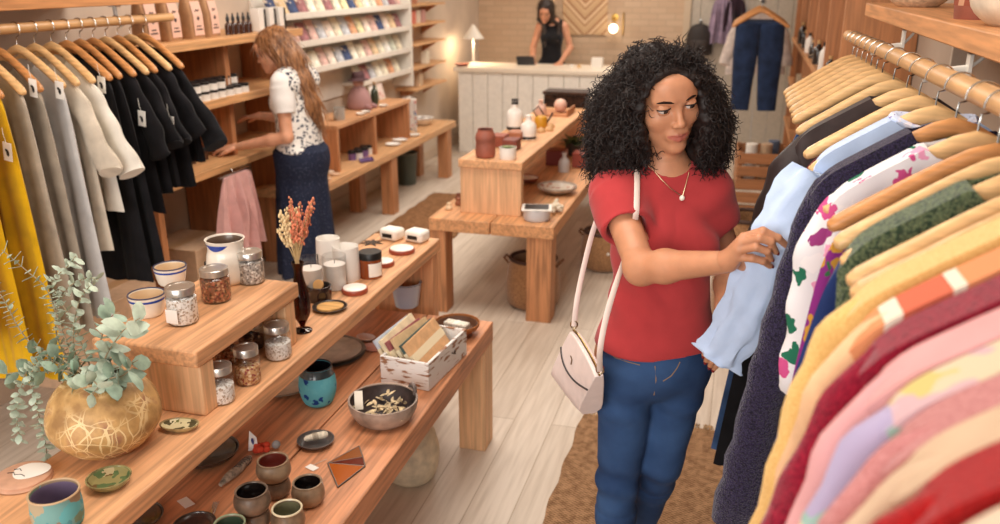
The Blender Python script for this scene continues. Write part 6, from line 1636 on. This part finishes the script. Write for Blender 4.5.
# small wooden shelves past the cards
t = thing('ladder_shelf', 'stack of small bracketed wooden shelves between cards and counter', 'shelf', (-3.09, 8.15, 0))
for z in (.86, 1.06, 1.28, 1.46, 1.64):
    MB().box(-.11, .11, -.42, .46, z-.022, z).build('shelf_board', wood((220, 172, 124), 'y', .8, seed=52), t, bevel=.002)
    for y in (-.3, .34): MB().prism([(-.108, z-.023), (.07, z-.023), (-.108, z-.13)], y-.012, y+.012).build('bracket', SHV, t)
for i, (y, z, c, n) in enumerate(((7.85, 1.46, (214, 120, 100), 'coral'), (7.98, 1.46, (220, 200, 180), 'cream'), (8.12, 1.46, (200, 150, 140), 'rose'), (7.9, 1.64, (180, 120, 90), 'tan'), (8.2, 1.06, (230, 220, 200), 'ivory'), (8.0, .86, (206, 180, 150), 'sand'))):
    q = MB().box(-.03, .03, -.045, .045, 0, .12); tag(q.build('gift_box', solid(c, rough=.6), None, loc=(-3.06, y, z), bevel=.003), '%s upright gift box on the small bracketed wooden shelves' % n, 'box')

# ---------------------------------------------------------------- things on the wall bench and its cube shelf
p = Vector((-2.95, 6.36, CT)); t = thing('plush_figure', 'seated mauve plush figure wearing a dark floppy hat, on the cube shelf', 'plush toy', p)
MB().lathe(smoothp([(1e-4, 0), (.085, .0), (.10, .04), (.085, .11), (.055, .16), (.03, .18), (1e-4, .185)], 3), 20).build('plush_body', solid((170, 130, 128), rough=.9, bmp=.5), t)
MB().ball((0, 0, .215), .048, 16, 12).build('head', solid((190, 150, 140), rough=.9, bmp=.5), t)
MB().lathe(smoothp([(.09, .228), (.055, .242), (.05, .27), (.035, .292), (1e-4, .295)], 3), 18, wob=.05).build('floppy_hat', solid((78, 50, 54), rough=.8), t)
for g in (-1, 1): MB().tube([(.05, g*.03, .03), (.10, g*.05, .02), (.13, g*.055, .012)], [.024, .022, .012], 10).build('leg', solid((160, 120, 120), rough=.9), t)
def mug2(x, y, z, label, c):
    t = thing('mug', label, 'mug', (x, y, z)); MB().lathe(hollow(smoothp([(.036, 0), (.042, .005), (.043, .085), (.044, .09)], 3), .004), 22).build('mug_body', c, t)
    MB().tube([(0, -.042, .07), (0, -.066, .066), (0, -.07, .042), (0, -.058, .022), (0, -.041, .02)], .006, 8).build('handle', c, t)
mug2(-2.86, 5.80, CT, 'plain grey mug at the near end of the cube shelf', solid((176, 170, 162), rough=.4)); mug2(-2.97, 5.68, CT, 'white mug with dark print behind the plain grey mug', spots((230, 222, 212), [(80, 60, 56), (230, 222, 212)], 34, .4, 71))
t = thing('bottle', 'dark green bottle beside the plush figure on the cube shelf', 'bottle', (-2.93, 6.62, CT)); MB().lathe(smoothp([(1e-4, 0), (.028, 0), (.03, .01), (.03, .10), (.012, .135), (.011, .17)], 3)+[(1e-4, .17)], 18).build('bottle_body', solid((50, 60, 44), rough=.15, coat=.5), t); MB().lathe([(.0125, .165), (.0125, .185), (1e-4, .186)], 14).build('stopper', solid((180, 140, 100), rough=.8), t)
for i, (y, c, n) in enumerate(((6.74, (226, 222, 220), 'white and blue'), (6.90, (224, 200, 190), 'pinkish floral'))):
    t = thing('framed_print', 'small %s framed print leaning on the cube shelf' % n, 'picture frame', (-2.98, y, CT)); M = Matrix.Rotation(R(-14), 4, 'Y')
    MB().box(-.006, .004, -.062, .062, 0, .15, M).build('frame', solid((226, 214, 198), rough=.5), t, bevel=.002); MB().box(.0042, .0056, -.048, .048, .014, .136, M).build('print', spots(c, [(90, 110, 150) if i == 0 else (196, 120, 110), c, (236, 230, 222)], 30, .45, 72+i), t, smooth=False)
for i, y in enumerate((6.05, 6.15, 6.5)):
    tag(MB().lathe(hollow(smoothp([(.02, 0), (.03, .006), (.038, .018)], 3), .003), 18).build('trinket_dish', WJ, None, loc=(-2.80, y, CT)), 'tiny white trinket dish on the cube shelf, %s from its near end' % OR[i], 'dish', 'trinket dishes on the cube shelf')
rr = random.Random(9)
for i, (x, y) in enumerate(((-2.76, 5.14), (-2.84, 5.22), (-2.95, 5.16), (-2.74, 5.30), (-2.86, 5.36), (-2.98, 5.34), (-2.75, 5.45), (-2.83, 5.52))):
    c, n = [((206, 170, 140), 'tan'), ((222, 204, 184), 'cream'), ((150, 110, 84), 'brown')][i % 3]
    tag(MB().lathe(smoothp([(1e-4, 0), (.030, 0), (.034, .005), (.031, .016), (1e-4, .018)], 3), 18, sx=1.1).build('soap_disc', solid(c, rough=.7, var=.1), None, loc=(x, y, BT)), '%s flat soap disc at the near end of the wall bench, %s along' % (n, OR[i]), 'soap', 'soap discs on the wall bench')
t = thing('tray', 'small purple tray in front of the cube shelf on the wall bench', 'tray', (-2.74, 5.98, BT)); MB().lathe(hollow([(.06, 0), (.065, .012)], .004), 4, sx=1, sy=1.7).build('tray_body', solid((96, 70, 120), rough=.5), t, smooth=False)
for i in range(6):
    x, y = -2.86+.075*(i % 2), 5.82+.11*(i//2)+.04*(i % 2); x = x if i % 2 == 0 else -2.80
    small_jar((x-.02 if i % 2 else x, y+.16, BT), .03, .075, WJ if i % 3 else solid((120, 90, 140), rough=.4), BK, 'small lidded candle jar inside the cube shelf, %s from its near end' % OR[i], 'candle jars in the cube shelf', 'candle_jar', 'candle')
for i, (x, y) in enumerate(((-2.78, 6.62), (-2.80, 6.82), (-2.78, 7.08))):
    tag(MB().lathe(hollow(smoothp([(.03, 0), (.055, .006), (.068, .016)], 3), .003), 22).build('small_plate', WJ, None, loc=(x, y, BT)), 'small white plate towards the far end of the wall bench, %s of three' % OR[i], 'plate', 'white plates on the wall bench')
t = thing('wire_bowl', 'white bowl of silvery trinkets at the counter end of the wall bench', 'bowl', (-2.92, 7.66, BT)); MB().lathe(hollow(smoothp([(.06, 0), (.10, .03), (.13, .07)], 3), .004), 24).build('bowl_body', WJ, t)
q = MB()
for i in range(24): q.ball((rr.uniform(-.07, .07), rr.uniform(-.07, .07), .045+rr.random()*.03), .018, 8, 6)
tag(q.build('trinkets', solid((196, 190, 186), rough=.3, metal=.5), None, loc=(-2.92, 7.66, BT)), 'silvery trinkets heaped in the white bowl on the wall bench', 'trinkets', kind='stuff')
t = thing('tea_towel', 'pale printed tea towel hanging at the far end of the cube shelf', 'towel', (-2.80, 7.06, CT-.03)); q = MB(); vs = []; fs = []
for j in range(9):
    for i in range(9): vs.append((-.07+.14*i/8, .006*math.sin(i*1.3)+.004, .045-.30*j/8-.02*abs(i-4)/4))
for j in range(8):
    for i in range(8): a_ = j*9+i; fs.append((a_, a_+1, a_+10, a_+9))
o = q.add(vs, fs).build('towel_cloth', spots((226, 216, 206), [(206, 150, 140), (226, 216, 206), (120, 140, 170)], 24, .4, 75), t); md = o.modifiers.new('s', 'SOLIDIFY'); md.thickness = .004
MB().tube([(-.075, .004, .04), (.075, .004, .04)], .004, 6).tube([(0, 0, .04), (0, -.06, .04), (0, -.075, .02)], .003, 6).build('peg', WIRE, t)
t = thing('waste_bin', 'dark grey-green waste bin standing between the wall bench legs', 'bin', (-3.0, 7.45, 0)); MB().lathe(hollow(smoothp([(.085, 0), (.105, .3)], 2), .004), 24).build('bin_body', solid((84, 92, 84), rough=.4, metal=.3), t); MB().tube([(.105*math.cos(g), .105*math.sin(g), .3) for g in [2*PI*i/24 for i in range(24)]], .006, 6, closed=True).build('rim', solid((120, 124, 118), rough=.4, metal=.5), t)

# ---------------------------------------------------------------- middle table and its riser
TERRA = solid((150, 84, 66), rough=.6, var=.15, vscale=14)
vessel('vase', 'vase', 'ribbed terracotta vase at the near corner of the tall box riser', Vector((-1.385, 4.66, M2)), smoothp([(.045, 0), (.056, .01), (.058, .05), (.055, .085), (.058, .12), (.045, .155), (.046, .165)], 4), TERRA, None, (), solid((80, 44, 36), rough=.8))
t = thing('potted_succulent', 'small succulent in a white pot beside the ribbed terracotta vase', 'plant', (-1.245, 4.64, M2)); MB().lathe(hollow(smoothp([(.040, 0), (.048, .008), (.05, .07)], 3), .004), 24).build('pot', WJ, t); MB().lathe([(1e-4, .055), (.044, .055), (1e-4, .062)], 20).build('soil', solid((60, 44, 34), rough=.95), t)
q = MB()
for i in range(26): g = i*2.4; q.leaf((.006*math.cos(g), .006*math.sin(g), .058), (math.cos(g), math.sin(g), .5+.5*(i/26)), (0, 0, 1), .03+.016*(1-i/26), .013, .2)
q.build('leaves', solid((110, 120, 70), rough=.6, var=.2), t)
for i, (x, y, h_, c, n) in enumerate(((-1.40, 5.02, .07, (150, 78, 58), 'rust red'), (-1.30, 4.93, .065, (120, 60, 48), 'dark red'), (-1.36, 5.28, .05, (170, 110, 80), 'clay'))):
    tag(MB().box(-.045, .045, -.06, .06, 0, h_).build('keepsake_box', solid(c, rough=.6, var=.1), None, loc=(x, y, M2), bevel=.006), '%s keepsake box standing on the tall box riser' % n, 'box')
def bottle(x, y, z, h_, r, label, body, neck_, base=None):
    t = thing('bottle', label, 'bottle', (x, y, z)); MB().lathe(smoothp([(1e-4, 0), (r*.95, 0), (r, .006), (r, h_*.55), (r*.5, h_*.74), (r*.38, h_*.8), (r*.38, h_), (r*.5, h_)], 3)+[(1e-4, h_)], 22).build('bottle_body', body, t)
    if base: MB().lathe([(1e-4, -.0), (r*1.01, 0), (r*1.015, h_*.26), (r*.99, h_*.262)], 22, cap=False).build('dipped_base', base, t)
    if neck_: MB().lathe([(r*.44, h_*.9), (r*.44, h_*1.08), (1e-4, h_*1.08)], 16).build('cap', neck_, t)
bottle(-1.285, 5.30, M2, .15, .05, 'white bottle with a dark dipped base on the box riser', WJ, None, BK)
bottle(-1.46, 5.62, M2, .19, .055, 'tall white bottle with black cap on the box riser', WJ, BK, BK)
bottle(-1.40, 6.15, M2, .13, .04, 'pale pink squat bottle at the far half of the box riser', solid((216, 176, 160), rough=.4), None)
t = thing('watering_can', 'small yellow and black watering can behind the white bottles', 'watering can', (-1.30, 5.72, M2), R(40)); MB().lathe(smoothp([(1e-4, 0), (.04, 0), (.042, .07), (.02, .085)], 3), 18).build('can_body', solid((206, 150, 40), rough=.4), t); MB().tube([(.035, 0, .02), (.075, 0, .07), (.09, 0, .10)], [.008, .006, .009], 8).build('spout', BK, t); MB().tube([(-.03, 0, .08), (-.06, 0, .12), (-.02, 0, .15), (.02, 0, .09)], .005, 8).build('handle', BK, t)
for i, (x, y) in enumerate(((-1.26, 5.55), (-1.22, 5.62), (-1.24, 5.75))):
    tag(MB().lathe(smoothp([(1e-4, 0), (.028, 0), (.03, .012), (.012, .03), (1e-4, .032)], 3), 14).build('spinning_top', solid((206, 160, 110), rough=.6), None, loc=(x, y, M2)), 'pale wooden spinning top on the box riser edge, %s from the near end' % OR[i], 'trinket', 'wooden trinkets on the box riser')
t = thing('tray', 'wooden tray with raised sides at the middle of the box riser', 'tray', (-1.33, 6.36, M2)); MB().box(-.12, .12, -.14, .14, 0, .012).build('tray_base', SHV, t)
for bx in ((-.12, -.108, -.14, .14), (.108, .12, -.14, .14)): MB().box(*bx, .012, .05).build('side', SHV, t)
tag(MB().ball((0, 0, 0), .05, 18, 12).build('ball_ornament', solid((220, 176, 156), rough=.5), None, loc=(-1.30, 6.38, M2+.062)), 'pale pink ball ornament resting on the wooden tray', 'ornament')
t = thing('wicker_hamper', 'long dark wicker hamper at the far end of the box riser', 'basket', (-1.33, 6.78, M2)); MB().box(-.17, .17, -.1, .1, 0, .10).build('hamper_body', knit((66, 44, 34), (36, 24, 20), 60), t, bevel=.012); MB().box(-.18, .18, -.11, .11, .10, .125).build('lid', knit((74, 50, 38), (40, 28, 22), 60), t, bevel=.010)
p = Vector((-1.05, 4.55, MT)); t = thing('lidded_tub', 'pale grey tub with a square black-and-white lid at the table corner', 'tub', p, R(12)); MB().lathe(hollow(smoothp([(.065, 0), (.075, .01), (.078, .065)], 3), .004), 28).build('tub_body', solid((206, 206, 210), rough=.4), t)
MB().box(-.085, .085, -.07, .07, .0655, .074).build('lid', WJ, t, bevel=.003); MB().box(-.068, .068, -.054, .054, .0742, .076).build('black_panel', BK, t, bevel=.001)
t = thing('dried_bouquet', 'bunch of white dried flowers lying beside the lidded grey tub', 'dried flowers', (-.99, 4.72, MT)); q = MB(); st = MB(); rr = random.Random(14)
for i in range(46):
    e = Vector((rr.uniform(-.01, .05), rr.uniform(-.06, .08), rr.uniform(.012, .06))); q.ball(e, rr.uniform(.007, .012), 6, 4); st.tube([(-.10, .12+.01*rr.random(), .008), e], .001, 4)
q.build('flower_heads', solid((238, 228, 208), rough=.9), t); st.build('stalks', solid((206, 182, 130), rough=.9), t)
dish('patterned_bowl', 'bowl', 'wide low bowl with red-brown pattern inside on the middle table', 557, 193, MT, 40, .05, solid((176, 160, 146), rough=.4, var=.2), spots((200, 186, 170), [(150, 70, 60), (170, 120, 100), (210, 200, 190)], 30, .4, 80), flare=.5)
dish('bowl', 'bowl', 'small clay bowl with white rim behind the box riser panel', 527, 182, MT, 24, .035, TERRA, WJ)
bottle(-1.15, 5.82, MT, .13, .038, 'small grey gourd bottle between the red boxes on the middle table', solid((196, 192, 190), rough=.4), None)
for i, (x, y, c, n) in enumerate(((-1.25, 6.05, (120, 44, 36), 'dark red lacquer box behind the grey gourd bottle'), (-1.05, 6.02, (140, 60, 44), 'rusty red lacquer box at the table edge by the gourd bottle'))):
    tag(MB().box(-.07, .07, -.07, .07, 0, .11).build('lacquer_box', solid(c, rough=.4), None, loc=(x, y, MT), bevel=.006), n, 'box')
t = thing('potted_plant', 'bushy green plant in a dark pot below the box riser top', 'plant', (-1.2, 6.42, MT)); MB().lathe(hollow(smoothp([(.05, 0), (.07, .10)], 2), .004), 20).build('pot', solid((60, 52, 48), rough=.6), t); q = MB()
for i in range(60): g = i*2.4; q.leaf((.02*math.cos(g), .02*math.sin(g), .09), (math.cos(g), math.sin(g), rr.uniform(.2, 1.3)), (0, 0, 1), rr.uniform(.06, .11), .028, .35)
q.build('leaves', solid((74, 96, 52), rough=.6, var=.25), t)
for i, (x, y) in enumerate(((-1.60, 4.62), (-1.58, 4.74), (-1.62, 4.86), (-1.57, 4.97), (-1.61, 5.08), (-1.575, 5.2))):
    tag(MB().lathe(smoothp([(1e-4, 0), (.018, 0), (.022, .014), (.012, .03), (.014, .04), (1e-4, .046)], 3), 14).build('wooden_bead_charm', solid([(224, 196, 160), (150, 90, 60), (120, 66, 40)][i % 3], rough=.6), None, loc=(x, y, MT)), '%s wooden charm beside the box riser, %s from the near table edge' % (['pale', 'reddish', 'dark'][i % 3], OR[i]), 'charm', 'wooden charms on the middle table')
def basket(x, y, r, h_, label, c=(178, 132, 92)):
    t = thing('woven_basket', label, 'basket', (x, y, 0)); pr = smoothp([(r*.72, 0), (r*.92, h_*.1), (r, h_*.4), (r*.92, h_*.8), (r*.82, h_)], 5)
    MB().lathe(hollow(pr, .008), 36).build('basket_body', knit(c, tuple(v*.8 for v in c), 130, .5), t)
    MB().tube([(r*.82*math.cos(g), r*.82*math.sin(g), h_) for g in [2*PI*i/32 for i in range(32)]], .011, 8, closed=True).build('dark_rim', solid((70, 46, 36), rough=.8), t)
    for s in (-1, 1): MB().tube([(s*(r*.88), -.035, h_*.88), (s*(r*1.0+.01), -.03, h_*.98), (s*(r*1.0+.01), .03, h_*.98), (s*(r*.88), .035, h_*.88)], .007, 8).build('handle', solid((120, 78, 50), rough=.8), t)
    MB().ball((r*.35, -r*.92, h_*.55), .010, 12, 8).build('button', WJ, t)
basket(-1.10, 4.70, .165, .30, 'round woven basket with dark rim under the middle table, behind its front leg')
basket(-.80, 5.50, .155, .26, 'woven basket with dark rim beside the middle table, half behind the shopper')
basket(.10, 4.35, .16, .74, 'tall tan woven basket behind the shopper, near the black coat', (176, 130, 90))

# ---------------------------------------------------------------- on and behind the counter
CZ = .945
t = thing('table_lamp', 'white table lamp with a cone shade at the wall end of the counter', 'lamp', (-2.93, 9.40, CZ)); MB().lathe([(1e-4, 0), (.07, 0), (.07, .014), (.02, .02), (1e-4, .02)], 24).build('base', WJ, t); MB().tube([(0, 0, .02), (0, 0, .30)], .012, 10).build('pole', WJ, t)
MB().lathe([(.125, .28), (.035, .40), (.016, .43), (.012, .43), (.031, .398), (.121, .282)], 28, cap=False).build('lamp_shade', solid((240, 232, 218), rough=.5), t); MB().ball((0, 0, .32), .028, 14, 10).build('bulb', glow((255, 226, 180), 6), t)
l = bpy.data.lights.new('lamp_light', 'POINT'); l.energy = 9; l.color = (1, .78, .52); l.shadow_soft_size = .05; lo = bpy.data.objects.new('lamp_light', l); COL.objects.link(lo); lo.location = (-2.93, 9.40, CZ+.26)
t = thing('wall_sconce', 'brass wall sconce with a round glowing bulb beside the woven hanging', 'lamp', (-1.50, YB, 1.30)); MB().lathe([(1e-4, 0), (.045, 0), (.045, .012), (1e-4, .014)], 20, M=Matrix.Translation((0, -.001, .12)) @ Matrix.Rotation(PI/2, 4, 'X')).build('back_plate', solid((196, 156, 84), rough=.3, metal=1), t)
MB().tube([(0, -.01, .12), (0, -.10, .12), (0, -.12, .10), (0, -.12, .055)], .007, 8).build('arm', solid((196, 156, 84), rough=.3, metal=1), t); MB().ball((0, -.12, .0), .052, 20, 14).build('globe', glow((255, 232, 196), 5), t)
t = thing('brass_bar', 'slim vertical brass bar on the back wall next to the sconce', 'bar', (-1.40, YB-.012, 1.22)); MB().tube([(0, 0, 0), (0, 0, .26)], .012, 10).build('rod', solid((206, 170, 110), rough=.35, metal=.8), t)
for z_ in (.03, .23): MB().tube([(0, 0, z_), (0, .0125, z_)], .006, 8).build('mount', solid((206, 170, 110), rough=.35, metal=.8), t)
m, nt, b = newmat('kilim'); v = coords(nt); s = node(nt, 'ShaderNodeSeparateXYZ'); nt.links.new(v, s.inputs[0])
ab = []
for k_ in (0, 2):
    q_ = node(nt, 'ShaderNodeMath', operation='ABSOLUTE'); nt.links.new(s.outputs[k_], q_.inputs[0]); ab.append(q_)
sm_ = node(nt, 'ShaderNodeMath', operation='ADD'); nt.links.new(ab[0].outputs[0], sm_.inputs[0]); nt.links.new(ab[1].outputs[0], sm_.inputs[1])
mu = node(nt, 'ShaderNodeMath', operation='MULTIPLY'); mu.inputs[1].default_value = 5.2; nt.links.new(sm_.outputs[0], mu.inputs[0]); fr = node(nt, 'ShaderNodeMath', operation='FRACT'); nt.links.new(mu.outputs[0], fr.inputs[0])
rp = ramp(nt, fr.outputs[0], [(0, (206, 170, 130)), (.3, (170, 120, 84)), (.45, (222, 190, 152)), (.7, (186, 140, 102)), (.85, (214, 180, 140))]); rp.color_ramp.interpolation = 'CONSTANT'; nt.links.new(rp.outputs[0], b.inputs['Base Color']); b.inputs['Roughness'].default_value = .95
t = thing('woven_hanging', 'tan woven wall hanging with diamond bands behind the counter', 'wall hanging', (-1.86, YB-.018, 1.66)); MB().box(-.27, .27, -.006, .006, -.44, .44).build('woven_cloth', m, t); MB().tube([(-.31, 0, .445), (.31, 0, .445)], .014, 10).build('rod', SHV, t)
t = thing('tablet', 'black tablet propped on the counter before the cashier', 'tablet', (-2.32, 9.42, CZ), R(20)); M = Matrix.Rotation(R(-55), 4, 'X'); MB().box(-.10, .10, -.005, .005, 0, .15, M).build('tablet_body', BK, t, bevel=.003); MB().prism([(-.001, 0), (.10, 0), (.05, .03)], -.03, .03, 'x').build('stand', solid((60, 60, 62), rough=.4), t)
tag(MB().box(-.06, .06, -.05, .05, 0, .10).build('carton', WJ, None, loc=(-1.52, 9.42, CZ), bevel=.004), 'small white carton on the counter top near the shopper\'s hair', 'box')
tag(MB().lathe(hollow(smoothp([(.05, 0), (.09, .03)], 3), .004), 20).build('counter_dish', TERRA, None, loc=(-2.98, 9.14, CZ)), 'small terracotta dish at the front corner of the counter top', 'dish')
for i, x in enumerate((-1.78, -1.70)): tag(MB().lathe(smoothp([(1e-4, 0), (.018, 0), (.02, .03), (1e-4, .034)], 2), 14).build('bell_jar', [WJ, solid((220, 180, 130), rough=.5)][i], None, loc=(x, 9.3, CZ)), ['tiny white pot on the counter top', 'tiny tan pot beside the white one on the counter'][i], 'pot')
t = thing('rucksack', 'dark rucksack hanging on a hook on the back wall beside the shopper\'s hair', 'bag', (-.50, YB-.1, 1.02)); MB().lathe(smoothp([(1e-4, 0), (.13, .0), (.15, .06), (.14, .24), (.08, .33), (1e-4, .35)], 3), 20, sy=.55).build('bag_body', solid((44, 36, 34), rough=.7, bmp=.3), t); MB().tube([(0, .06, .33), (0, .09, .38), (0, .06, .36)], .01, 8).build('loop', BK, t); MB().lathe(smoothp([(1e-4, .05), (.09, .05), (.10, .16), (1e-4, .17)], 3), 18, c=(0, -.07, 0), sy=.35).build('pocket', solid((56, 46, 42), rough=.7), t); MB().tube([(0, .1, .385), (0, .05, .385)], .008, 8).build('hook', WIRE, t)

# ---------------------------------------------------------------- clothes at the back and the cubby shelving along the other wall
t = thing('clothes_rail', 'ceiling-hung rail at the back carrying blue jeans', 'rail', (.12, 8.2, 1.70)); MB().tube([(0, -.9, 0), (0, 1.2, 0)], .014, 12).build('pole', solid((60, 56, 54), rough=.4, metal=.7), t)
for y in (-.8, 1.1): MB().tube([(0, y, 0), (0, y, ZC-1.70)], .007, 8).build('hanging_rod', solid((60, 56, 54), rough=.4, metal=.7), t)
BH = 'hangers on the back rail'
def jeans_on_hanger(y, m_, label, hl, L_=.80):
    hanger((.12, y, 1.70+.0), R(4), hl, BH, True); t = thing('jeans', label, 'jeans', (.12, y, 1.50), R(4), 'clothes on the back rail')
    w_ = MB()
    w_.tube([(-.19, 0, .02), (0, 0, .02), (.19, 0, .02)], .022, 14, flat=.9, up=(0, 1, 0)); w_.build('waistband', m_, t)
    for g in (-1, 1): MB().tube([(g*.095, 0, .02), (g*.10, 0, -.2), (g*.105, .01, -.45), (g*.11, 0, -L_+.12)], [.098, .10, .085, .075], 18, flat=.42, up=(0, 1, 0)).build('trouser_leg', m_, t)
jeans_on_hanger(7.5, cloth((36, 50, 78), var=.2), 'dark blue jeans on a hanger at the front of the back rail', 'wooden hanger holding the dark blue jeans on the back rail')
jeans_on_hanger(7.85, cloth((30, 40, 62), var=.2), 'nearly black jeans hanging behind the dark blue pair', 'wooden hanger holding the nearly black jeans on the back rail')
hanger((.12, 8.3, 1.70), R(10), 'wooden hanger holding the white blouse on the back rail', BH, True)
garment('blouse', 'white blouse hanging behind the jeans on the back rail', 'blouse', 'clothes on the back rail', (.12, 8.3, 1.70), R(10), cloth((222, 206, 196)), L=.66, hem=.27, sl=.5, out=.06, cover=False)
t = thing('peg_rail', 'short peg rail on the pale boarded wall', 'peg rail', (-.18, YB-.004, 1.66)); MB().box(-.25, .25, -.02, .004, 0, .05).build('board', SHV, t)
for x in (-.09, .06): MB().tube([(x, -.02, .02), (x, -.18, .028)], .008, 8).build('peg', SHV, t)
for x, c, n, L_ in ((-.09, (150, 130, 150), 'lilac-grey scarf-like top on the peg rail at the back wall', .60), (.06, (50, 34, 44), 'dark plum top on the peg rail at the back wall', .46)):
    o = drape(.10, L_, .15, T=.03, fold=.02, seed=int(x*100)+20, neck=.0001, dip=0, cover=False, nx=24, nz=18)
    t = thing('top', n, 'top', (-.18+x, YB-.12, 1.655)); o.v = [(a_, b_, c_+.10) for a_, b_, c_ in o.v]; o.build('top_body', cloth(c), t); MB().tube([(0, 0, .03), (0, 0, -.0)], .006, 6).build('hang_loop', cloth(c), t)
t = thing('cubby_shelving', 'tall wooden cubby shelving along the wall behind the colourful rail', 'shelf', (.65, 7.0, 0)); CW = wood((186, 128, 86), 'z', .8, seed=55)
for zt in (.10, .52, .92, 1.31, 2.0): MB().box(-.185, .185, -2.2, 2.3, zt-.035, zt).build('shelf_board', wood((206, 150, 104), 'y', .8, seed=56), t, bevel=.003)
for y in (-2.2, -1.35, -.45, .5, 1.45, 2.28): MB().box(-.17, .185, y-.02, y+.02, 0, 2.1).build('divider', CW, t, bevel=.003)
rr = random.Random(31)
for i in range(15):
    y = 5.0+i*.24; y += .06 if any(abs(y-7-d) < .08 for d in (-2.2, -1.35, -.45, .5, 1.45)) else 0
    r_ = rr.uniform(.028, .04); h_ = rr.uniform(.13, .2); wh = i % 3 == 1
    t = thing('bottle', '%s bottle on the waist-high cubby shelf, %s from the rail end' % ('white' if wh else 'dark', OR[i]), 'bottle', (.505+.05*(i % 2), y, 1.31), 0, 'bottles in the cubby shelving')
    MB().lathe(smoothp([(1e-4, 0), (r_*.95, 0), (r_, .006), (r_, h_*.6), (r_*.4, h_*.78), (r_*.36, h_*.88)], 3)+[(1e-4, h_*.88)], 18).build('bottle_body', WJ if wh else solid((40, 30, 26), rough=.15, coat=.6), t); MB().lathe([(r_*.42, h_*.86), (r_*.42, h_), (1e-4, h_)], 14).build('cap', BK if wh else solid((190, 150, 100), rough=.6), t)
    MB().lathe([(r_+.0006, h_*.15), (r_+.0006, h_*.5)], 18, cap=False).build('label', solid((222, 206, 180), rough=.7), t)
for i in range(5):
    y = [5.95, 6.25, 6.98, 7.22, 7.95][i]; tag(MB().box(-.09, .09, -.11, .11, 0, .16+.05*(i % 2)).build('kraft_box', solid([(176, 128, 88), (206, 180, 150), (130, 92, 64)][i % 3], rough=.7), None, loc=(.56, y, .92), bevel=.004), '%s kraft box on the lower cubby shelf, %s from the rail end' % (['tan', 'cream', 'brown'][i % 3], OR[i]), 'box', 'boxes in the cubby shelving')
def crate(x, y, z, w_, d_, h_, label, rz=0):
    t = thing('wooden_crate', label, 'crate', (x, y, z), rz); CM_ = wood((170, 116, 76), 'x', .75, seed=57); n = 3
    for yy in (-d_/2, d_/2-.012):
        for k in range(n): MB().box(-w_/2, w_/2, yy, yy+.012, .01+k*h_/n, .01+(k+.8)*h_/n).build('side_slat', CM_, t, bevel=.002)
    for xx in (-w_/2+.0005, w_/2-.0125):
        for k in range(n): MB().box(xx, xx+.012, -d_/2+.0125, d_/2-.0125, .01+k*h_/n, .01+(k+.8)*h_/n).build('side_slat', CM_, t, bevel=.002)
    for sx in (-1, 1):
        for sy in (-1, 1): MB().box(sx*(w_/2-.024)-.011, sx*(w_/2-.024)+.011, sy*(d_/2-.024)-.011, sy*(d_/2-.024)+.011, 0, h_).build('corner_post', CM_, t)
    MB().box(-w_/2+.013, w_/2-.013, -d_/2+.013, d_/2-.013, .002, .012).build('bottom', CM_, t)
crate(.20, 6.9, 0, .40, .46, .32, 'lower slatted wooden crate on the floor in front of the cubby shelving')
crate(.21, 6.9, .322, .38, .44, .30, 'upper slatted wooden crate stacked below the hanging jeans', R(3))
for i, (x, y, c, n) in enumerate(((.13, 6.80, (226, 220, 210), 'rolled white towel in the upper crate, by its corner'), (.24, 6.82, (180, 150, 120), 'rolled tan towel in the upper crate'), (.30, 6.98, (90, 100, 120), 'rolled blue-grey towel at the back of the upper crate'))):
    tag(MB().tube([(0, 0, 0), (0, 0, .33)], [.045, .045], 14).build('rolled_towel', cloth(c), None, loc=(x, y, .336)), n, 'towel')

# ---------------------------------------------------------------- pots on the shelf above the colourful rail
STZ = 1.797
p = at(917, 10, x=.56); s_ = width(33, p)
vessel('planter', 'pot', 'wide speckled cream bowl planter on the shelf above the rail', Vector((.56, p.y, STZ)), smoothp([(s_*.55, 0), (s_*.85, .03), (s_*1.0, .08), (s_*.98, .12)], 4), solid((214, 192, 164), rough=.7, var=.15, vscale=60))
p = at(978, 20, x=.55); s_ = width(27, p)
vessel('planter', 'pot', 'terracotta pot with a pale triangle pattern on the shelf above the rail', Vector((.55, p.y, STZ)), smoothp([(s_*.78, 0), (s_*.84, .01), (s_*1.05, .16), (s_*1.08, .17)], 3), TERRA, None, ((.03, .13, stripes([(0, (150, 84, 66)), (.4, (222, 196, 166)), (.6, (150, 84, 66)), (.8, (196, 150, 120))], 'x', 22)),))
vessel('planter', 'pot', 'pale cream pot next to the terracotta pot on the shelf', Vector((.58, p.y-.32, STZ)), smoothp([(.08, 0), (.12, .04), (.13, .12), (.12, .15)], 4), solid((222, 206, 184), rough=.6, var=.08))
